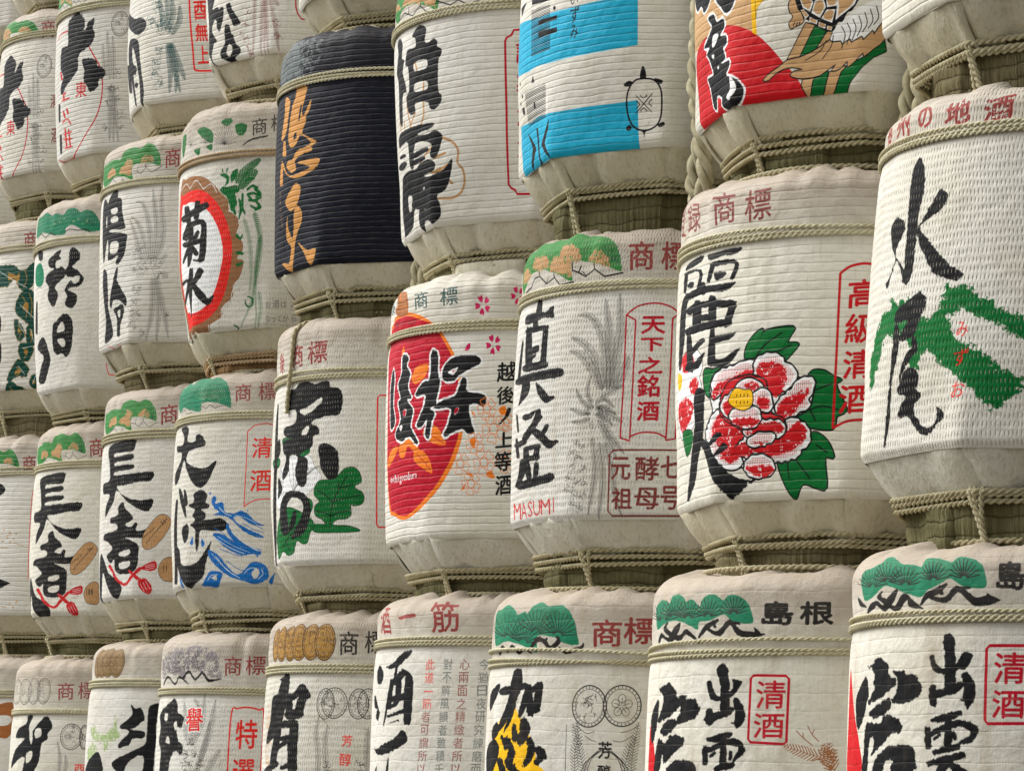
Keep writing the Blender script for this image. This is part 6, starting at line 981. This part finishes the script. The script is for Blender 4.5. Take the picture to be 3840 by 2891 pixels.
def ring_path(R, n, wob=0.0, seed=0, ph=None, zamp=0.0):
    th = np.linspace(0, 2*PI, n, endpoint=False); r = np.random.RandomState(seed)
    z = sum(zamp*r.randn()/k*np.cos(k*th+r.rand()*6.28) for k in range(1, 4)) if zamp else 0*th
    if ph is None: rr = R+sum(wob*r.randn()/k*np.cos(k*th+r.rand()*6.28) for k in range(2, 9))
    else: rr = poly_r(th, ph, R)*.75+.25*R*.97
    return np.stack([rr*np.sin(th), -rr*np.cos(th), z], 1)

ROPE_R = .0033
BAND = [strand_mesh(ring_path(.30+ROPE_R*.75, 640, .0004, s, None, .0004), ROPE_R, .021, "band_rope_%d" % s) for s in range(3)]
BASE_ROPE = [strand_mesh(ring_path(.2575, 460, 0, s, 0.0, .0016), .0045, .023, "base_rope_%d" % s) for s in range(3)]
TOPROPE = strand_mesh(ring_path(.222, 300, .004, 9, None, .003), .0045, .024, "top_rope_0")

def tie_mesh(s):
    r = random.Random(s); V, F = [], []; parts = []
    for i in (-1, 0, 1):
        n = 26; t = np.linspace(0, 1, n)
        x = i*.0072*(1-.55*t)+.004*np.sin(t*3+r.random()*6); y = -.2545+.026*np.clip(t-.12, 0, 1); y[0] += .012; z = .012-t*.088
        parts.append(strand_mesh(np.stack([x, y, z], 1), .0038, .02, "t", 2, 5, False))
    o = 0
    for m in parts:
        V += [v.co[:] for v in m.vertices]; F += [[o+i for i in p.vertices] for p in m.polygons]; o = len(V); bpy.data.meshes.remove(m)
    return mesh_from("tie_cord_%d" % s, V, F)
TIE = [tie_mesh(s) for s in range(2)]

def paper_end_mesh(seed):
    """ragged end of the wrapping paper that hangs below the base rope"""
    r = np.random.RandomState(seed); m = 9; th = np.linspace(-.22, .22, m)*r.uniform(.7, 1.2); V = []
    for i, v in enumerate(np.linspace(0, 1, 4)):
        R = .2495-.001*v+.002*np.cos(th*14+r.rand()*6); V.append(np.stack([R*np.sin(th), -R*np.cos(th), -.006-(.022+.010*r.rand(m)+.014*r.rand()*th/.2)*v], 1))
    V = np.concatenate(V); B2 = V*np.array([.990, .990, 1]); F = grid_faces(4, m); N = len(V)
    F = [f[::-1] for f in F]+[[i+N for i in f] for f in F]
    rim = list(range(m))+[i*m+m-1 for i in range(1, 4)]+[3*m+j for j in range(m-2, -1, -1)]+[i*m for i in range(2, 0, -1)]
    F += [[rim[i], rim[(i+1) % len(rim)], rim[(i+1) % len(rim)]+N, rim[i]+N] for i in range(len(rim))]
    return mesh_from("paper_end_%d" % seed, np.vstack([V, B2]), F)
PAPER = [paper_end_mesh(s) for s in range(4)]

def flap_mesh(seed, bulge=0.0):
    """one folded paper panel between two corners of the bottom edge, canonical bottom radius .296; local angle 0 = -Y"""
    r = np.random.RandomState(seed); n, m = 8, 11
    V = []; half = PI/8
    u = np.linspace(-1, 1.10, m)                                # runs a little past one corner: laps over the next panel
    lift = (.0032 if bulge else .0075)*np.clip((u-.62)/.48, 0, 1)**1.5
    fold = sum(r.randn()*.0013*np.cos((k+1)*u*2.3+r.rand()*6) for k in range(5)); c0 = r.uniform(-.7, .6); fold = fold-.0045*np.exp(-((u-c0)/.07)**2)*r.choice([0, 1, 1])+.0022*np.exp(-((u-c0-.16)/.12)**2)
    for i, v in enumerate(np.linspace(0, 1, n)):
        Rr = (.2945*(1-v)+.240*v); zz = .010-.068*v-.007*math.sin(PI*v)*(.6+r.rand()*.2)
        xo = Rr*math.sin(half)*u; yo = -Rr*math.cos(half)*np.ones(m)
        over = np.clip(u-1, 0, 1)*Rr*.55; yo = yo+over-bulge*(1-.6*v)*np.clip(1-u*u, 0, 1)          # past the corner follow the next side
        nrm = np.array([0, -.72, -.69]); d = lift*v**.5+fold*math.sin(PI*min(1, v*.9+.05))*2.2
        for j in range(m): V.append((xo[j]+0, yo[j]+nrm[1]*d[j], zz+nrm[2]*d[j]))
    V = np.array(V); back = V+np.array([0, .0028, .0022])
    F = grid_faces(n, m); N = n*m
    F = [f[::-1] for f in F]+[[i+N for i in f] for f in F]
    rim = list(range(m))+[i*m+m-1 for i in range(1, n)]+[(n-1)*m+j for j in range(m-2, -1, -1)]+[i*m for i in range(n-2, 0, -1)]
    F += [[rim[i], rim[(i+1) % len(rim)], rim[(i+1) % len(rim)]+N, rim[i]+N] for i in range(len(rim))]
    return mesh_from("bottom_flap_%d" % seed, np.vstack([V, back]), F)
FLAP = [flap_mesh(s) for s in range(6)]; FLAP_ROUND = [flap_mesh(s+10, .0125) for s in range(6)]

def foot_mesh(seed):
    """foot of raw straw mat in overlapping panels: ribs of straw, pinched rows of stitching, unit height"""
    r = np.random.RandomState(seed); m = 521; n = 15; th = np.linspace(0, 2*PI, m)
    fr = ((th/(2*PI)*7+r.rand()) % 1.0); step = .0125*fr**.5
    rib = .0016*np.sin(th*150+1.5*np.sin(th*9+r.rand()*6)+2*np.sin(th*23)); rib2 = .0012*smooth_noise(1, m, 2.2, seed)[0]*2
    fold = sum(r.randn()*.0022*np.cos((k+2)*th+r.rand()*6) for k in range(8))
    wav = sum(r.randn()*.05*np.cos((k+2)*th+r.rand()*6)/(k+1)**.5 for k in range(7))
    V = []; uv = []
    for i, v in enumerate(np.linspace(0, 1, n)):
        st = np.abs(np.sin(PI*(v*4.6+wav*2)))
        R = np.minimum(.230-.010*(1-v)+step+fold, .243-.008*v)-.006*max(0, v-.8)/.2+(rib+rib2)*(.35+.65*st)-.0028*(1-st)**3
        z = np.full(m, v) if i else -.02*np.abs(rib2)*400*.5
        V.append(np.stack([R*np.sin(th), -R*np.cos(th), z], 1)); uv.append(np.stack([th*.23, np.full(m, v*.10)], 1))
    V = np.concatenate(V); uv = np.concatenate(uv)
    return mesh_from("straw_foot_%d" % seed, V, grid_faces(n, m), True, uv)
FOOT = [foot_mesh(s) for s in range(4)]

def profile(d):
    zb, zr, zt, Rr, Rb = d['zb'], d['zr'], d['zt'], d['Rr'], d['Rb']
    t = np.linspace(0, 1, 25); P = [(Rb+(Rr-Rb)*u+.005*math.sin(PI*u), zb+(zr-zb)*u) for u in t]
    h = zt-zr; e = min(.040, h*.7); z1 = zt-e
    P += [(Rr-.004*u, zr+(z1-zr)*u) for u in np.linspace(0, 1, 4)[1:]]
    P += [(Rr-.004-.048*(1-math.cos(a)), z1+e*math.sin(a)) for a in np.linspace(0, PI/2, 10)[1:]]
    P = np.array(P); s = np.concatenate([[0], np.cumsum(np.hypot(*np.diff(P, axis=0).T))])
    return P, s

def wrap_mesh(d, seed, poly=.85):
    """the printed mat: from the eight-sided bottom edge over the belly and the rope to the gathered top"""
    r = np.random.RandomState(seed); P, s = profile(d); S = s[-1]; m = 161
    th = np.linspace(-PI, PI, m); ph = math.radians(d['ph'])
    ss = np.unique(np.concatenate([np.linspace(0, S, 60), [.003, .007, .012], s])); R = np.interp(ss, s, P[:, 0]); Z = np.interp(ss, s, P[:, 1])
    srope = s[24]
    pol = poly_r(th, ph, 1.0)*1.022                              # 1.022 at corners, .945 mid-side
    pleat = np.zeros(m)
    for k in range(5, 26): pleat += r.randn()/math.sqrt(k)*np.cos(k*th+r.rand()*6.28)
    pleat = np.minimum(np.abs(pleat), 1.5)-.5
    darts = np.zeros(m)
    for _ in range(7):
        c0 = r.uniform(-PI, PI); darts -= np.exp(-((th-c0)/.035)**2)*r.uniform(.4, 1.3); darts += np.exp(-((th-c0-.07)/.05)**2)*r.uniform(.2, .7)
    darts = np.clip(darts, -1.3, .8)
    sag = sum(r.randn()/k*np.cos(k*th+r.rand()*6.28) for k in range(2, 7))
    vfold = sum(r.randn()/math.sqrt(k)*np.cos(k*th+r.rand()*6.28) for k in range(8, 22))
    V = []; uv = []
    for q, R0, z0 in zip(ss, R, Z):
        f = max(0.0, 1-q/.17); f = f*f*(3-2*f)*poly
        rr = R0*(1+(pol-1)*f)
        e = max(0.0, (q-srope)/(S-srope))
        g = math.exp(-((q-srope)/.022)**2)
        rr = rr-.0035*g-.0065*max(0, 1-q/.016)**2+.0016*sag*math.sin(PI*min(1, q/srope))+.0007*vfold*math.exp(-abs(q-srope)/.05)
        if e > 0: rr = rr+.0045*pleat*e**1.5+(.0135 if seed < 17 else .012)*darts*e**1.15
        zz = z0+(.0075*pleat+.0022*darts+.0022*sag)*e**3+.0015*sag*math.exp(-q/.03)
        V.append(np.stack([rr*np.sin(th), -rr*np.cos(th), zz*np.ones(m)], 1)); uv.append(np.stack([(th-A0)/(A1-A0), np.full(m, q/S)], 1))
    rt = R[-1]
    for f, dz in ((.93, .004), (.8, .006), (.6, .005), (.3, .003), (.02, .002)):
        amp = math.sin(PI*f)
        V.append(np.stack([rt*f*np.sin(th), -rt*f*np.cos(th), Z[-1]+dz+(.0105*pleat+.003*sag)*(1 if f > .7 else .5)], 1)); uv.append(np.stack([(th-A0)/(A1-A0), np.full(m, 1.0+(1-f)*.2)], 1))
    return mesh_from("mat_wrap", np.concatenate(V), grid_faces(len(V), m), True, np.concatenate(uv)), S, srope

# ------------------------------------------------------------------ setting
def noise_mat(name, a, b, scale, rough=.85, bump=.01):
    t = NT(name); g = t.n.new("ShaderNodeTexCoord"); n = t.noise(g.outputs["Object"], scale, 5.0, .65)
    t.l.new(t.mix(t.ramp(n, .3, .7), rgb(*a), rgb(*b)), t.b.inputs["Base Color"]); t.b.inputs["Roughness"].default_value = rough
    t.l.new(t.bump(n, bump), t.b.inputs["Normal"]); return t.m
def box(x0, x1, y0, y1, z0, z1):
    V = [(x, y, z) for z in (z0, z1) for y in (y0, y1) for x in (x0, x1)]
    return V, [(0, 2, 3, 1), (4, 5, 7, 6), (0, 1, 5, 4), (2, 6, 7, 3), (0, 4, 6, 2), (1, 3, 7, 5)]
g = 300.0
gr = link("ground", mesh_from("ground", [(-g, -g, 0), (g, -g, 0), (g, g, 0), (-g, g, 0)], [(0, 1, 2, 3)], False), mat=noise_mat("gravel_ground", (.15, .135, .10), (.105, .095, .075), 40.0))
gr['kind'] = 'structure'
wood = noise_mat("rack_timber", (.045, .03, .02), (.025, .018, .012), 14.0)
rack = link("timber_rack", None, loc=(-2.9, .62, 0)); rack['label'] = 'dark timber rack standing behind the stacked barrels'; rack['category'] = 'rack'
V, F = box(-3.4, 3.6, -.03, .03, .0, 4.6); link("back_board", mesh_from("back_board", V, F, False), rack, mat=wood)
V, F = box(-3.4, 3.6, -1.02, -.035, .95, 1.33); link("shelf", mesh_from("shelf", V, F, False), rack, mat=wood)
for x in (-3.2, -1.1, 1.1, 3.3):
    V, F = box(x-.06, x+.06, -.95, -.83, 0, .948); link("rack_post", mesh_from("rack_post", V, F, False), rack, mat=wood)

# ------------------------------------------------------------------ the barrels
rnd = random.Random(5)
def barrel(key, d):
    seed = key[0]*17+key[1]*5+1; q = random.Random(seed)
    root = link("sake_barrel", None, loc=(d['x'], d['y'], d['z']), rot=(-d['lean'], 0, 0))
    st = STYLE[key]
    root['label'] = st['label']; root['category'] = 'barrel'; root['group'] = 'straw-wrapped barrels stacked in rows'
    me, S, sr = wrap_mesh(d, seed, .42 if st.get('round') else .85)
    img = None
    if key in PRINT:
        img = draw_print(S, PPM[key], PRINT[key]).image("print_%d_%d" % key)
    mat = straw_mat("mat_%d_%d" % key, st.get('mat', 'cord'), img, S, sr, seed, st.get('dust', 1.0), tuple(c*v for c, v in zip(st.get('base', (.73, .712, .65)), (lambda a, b: (a, a*(1-.012*b), a*(1-.055*b)))(q.uniform(.94, 1.02), q.uniform(-.4, 1.0)))), st.get('grime', 1.0), st.get('stain'), st.get('bump', 1.0))
    link("mat_wrap", me, root, mat=mat)
    rk = d['Rr']/.30
    bt = (st.get('rtx', q.uniform(-.007, .007)), st.get('rty', q.uniform(-.009, .009)))
    for i in range(3):
        o = link("band_rope", BAND[(i+seed) % 3], root, (0, 0, d['zr']+(1-i)*ROPE_R*2.02), (bt[0]+q.uniform(-.0015, .0015), bt[1]+q.uniform(-.0015, .0015), q.uniform(0, 6.28)), (rk*.994, rk*.994, 1), M_ROPE)
        if st.get('brope'): o.material_slots[0].link = 'OBJECT'; o.material_slots[0].material = M_ROPE2
    if key[0] == 0: nfl = 0                                     # the lowest row runs out of the picture
    ph = d['ph']; rbk = d['Rb']/.296
    fm = M_FLAP[st.get('flap', q.randrange(2))]
    dz = d.get('drop', 1.0)
    for k in range(8):
        o = link("bottom_flap", (FLAP_ROUND if st.get('round') else FLAP)[q.randrange(6)], root, (0, 0, d['zb']), (0, 0, math.radians(ph+22.5+45*k)), (rbk*(1.009 if st.get('round') else 1.02),)*2+(dz,), fm)
        o.material_slots[0].link = 'OBJECT'; o.material_slots[0].material = fm
    for i in range(3):
        o = link("base_rope", BASE_ROPE[(i+seed) % 3], root, (0, 0, d['zb']-.051*dz-i*.0085), (q.uniform(-.006, .006), q.uniform(-.006, .006), math.radians(ph)), (rbk*(1.0-.012*i),)*2+(1,), M_BROPE)
        if st.get('brope'): o.material_slots[0].link = 'OBJECT'; o.material_slots[0].material = M_ROPE2
    for k in range(0, 8, 2):
        link("tie_cord", TIE[q.randrange(2)], root, (0, 0, d['zb']-.058*dz), (0, 0, math.radians(ph+45*(k+st.get('tie', 0)))), (rbk*1.0, rbk*1.0, (d['zb']-.05)/.085), M_BROPE)
    for a, w, h in st.get('paper', ()):
        link("paper_end", PAPER[q.randrange(4)], root, (0, 0, d['zb']-.060*dz), (0, 0, a), (rbk, rbk, h), M_FLAP[2])
    if 'strap' in st:
        P, s = profile(d); n = 46; ss = np.linspace(S-.004, sr-.075, n)
        R = np.interp(ss, s, P[:, 0])+.0045; Z = np.interp(ss, s, P[:, 1]); a = st['strap']+.012*np.sin(np.linspace(0, 4, n))
        link("loose_cord", strand_mesh(np.stack([R*np.sin(a), -R*np.cos(a), Z], 1), .0052, .03, "loose_cord", 2, 6, False), root, mat=M_BROPE)
    fo = link("straw_foot", FOOT[q.randrange(4)], root, (0, 0, 0), (0, 0, q.uniform(0, 6.28)), (rbk, rbk, d['zb']-.028), M_BASE[0])
    fo.material_slots[0].link = 'OBJECT'; fo.material_slots[0].material = M_BASE[st.get('foot', q.randrange(2))]
    link("top_rope", TOPROPE, root, (0, 0, d['zt']+.010), (q.uniform(-.01, .01), q.uniform(-.01, .01), q.uniform(0, 6)), (rk, rk, 1), M_BROPE)
    return root
for key in sorted(BARRELS):
    barrel(key, BARRELS[key])

# ------------------------------------------------------------------ thick ropes that bind the columns together, a dead leaf
def binding_rope(x, y, z0, z1, lab, loop=False, seed=0, rad=.0145):
    r = random.Random(seed); n = 150
    if loop:                                                    # a doubled rope: down one side, round the bottom, up the other
        t = np.linspace(0, 1, n*2); h = z1-z0; a = np.clip((t-.46)/.08, 0, 1)*PI; w = .021
        f = .25+.75*np.clip((z0+.16-np.where(t < .46, z1-(z1-z0)*t/.46, np.where(t > .54, z0+(z1-z0)*(t-.54)/.46, z0)))/.14, 0, 1); X = x-w*f*np.cos(a); Z = np.where(t < .46, z1-(z1-z0)*t/.46, np.where(t > .54, z0+(z1-z0)*(t-.54)/.46, z0-.03*np.sin(a))); Y = y+.004*np.sin(t*9)+.022*(1-f)*np.sign(a-PI/2)*-1*np.abs(np.cos(a))
    else:
        t = np.linspace(0, 1, n); X = x+.006*np.sin(t*5+seed); Y = y+.004*np.cos(t*4); Z = z1+(z0-z1)*t
    o = link("binding_rope", strand_mesh(np.stack([X, Y, Z], 1), rad, .105, "binding_rope", 3, 9, False), None, mat=M_THICK)
    o['label'] = lab; o['category'] = 'rope'; o['group'] = 'thick ropes hanging between the barrel columns'
for args in ROPES: binding_rope(*args)
lf = LEAF
V = []; n = 7
for i in range(n):
    u = i/(n-1); w = .012*math.sin(PI*min(1, u*1.05))**.7
    V += [(-w, .004*math.sin(u*3)+.004, u*.034), (0, 0, u*.034), (w, .004*math.sin(u*3)+.003, u*.034)]
F = [f for i in range(n-1) for f in ([i*3, i*3+1, i*3+4, i*3+3], [i*3+1, i*3+2, i*3+5, i*3+4])]
o = link("dead_leaf", mesh_from("dead_leaf", V, F), None, tuple(lf), (.5, .15, .9), mat=noise_mat("dry_leaf", (.035, .025, .015), (.06, .04, .02), 60.0, .6, .002))
o['label'] = 'small dark dead leaf caught on top of a bottom-row barrel'; o['category'] = 'leaf'
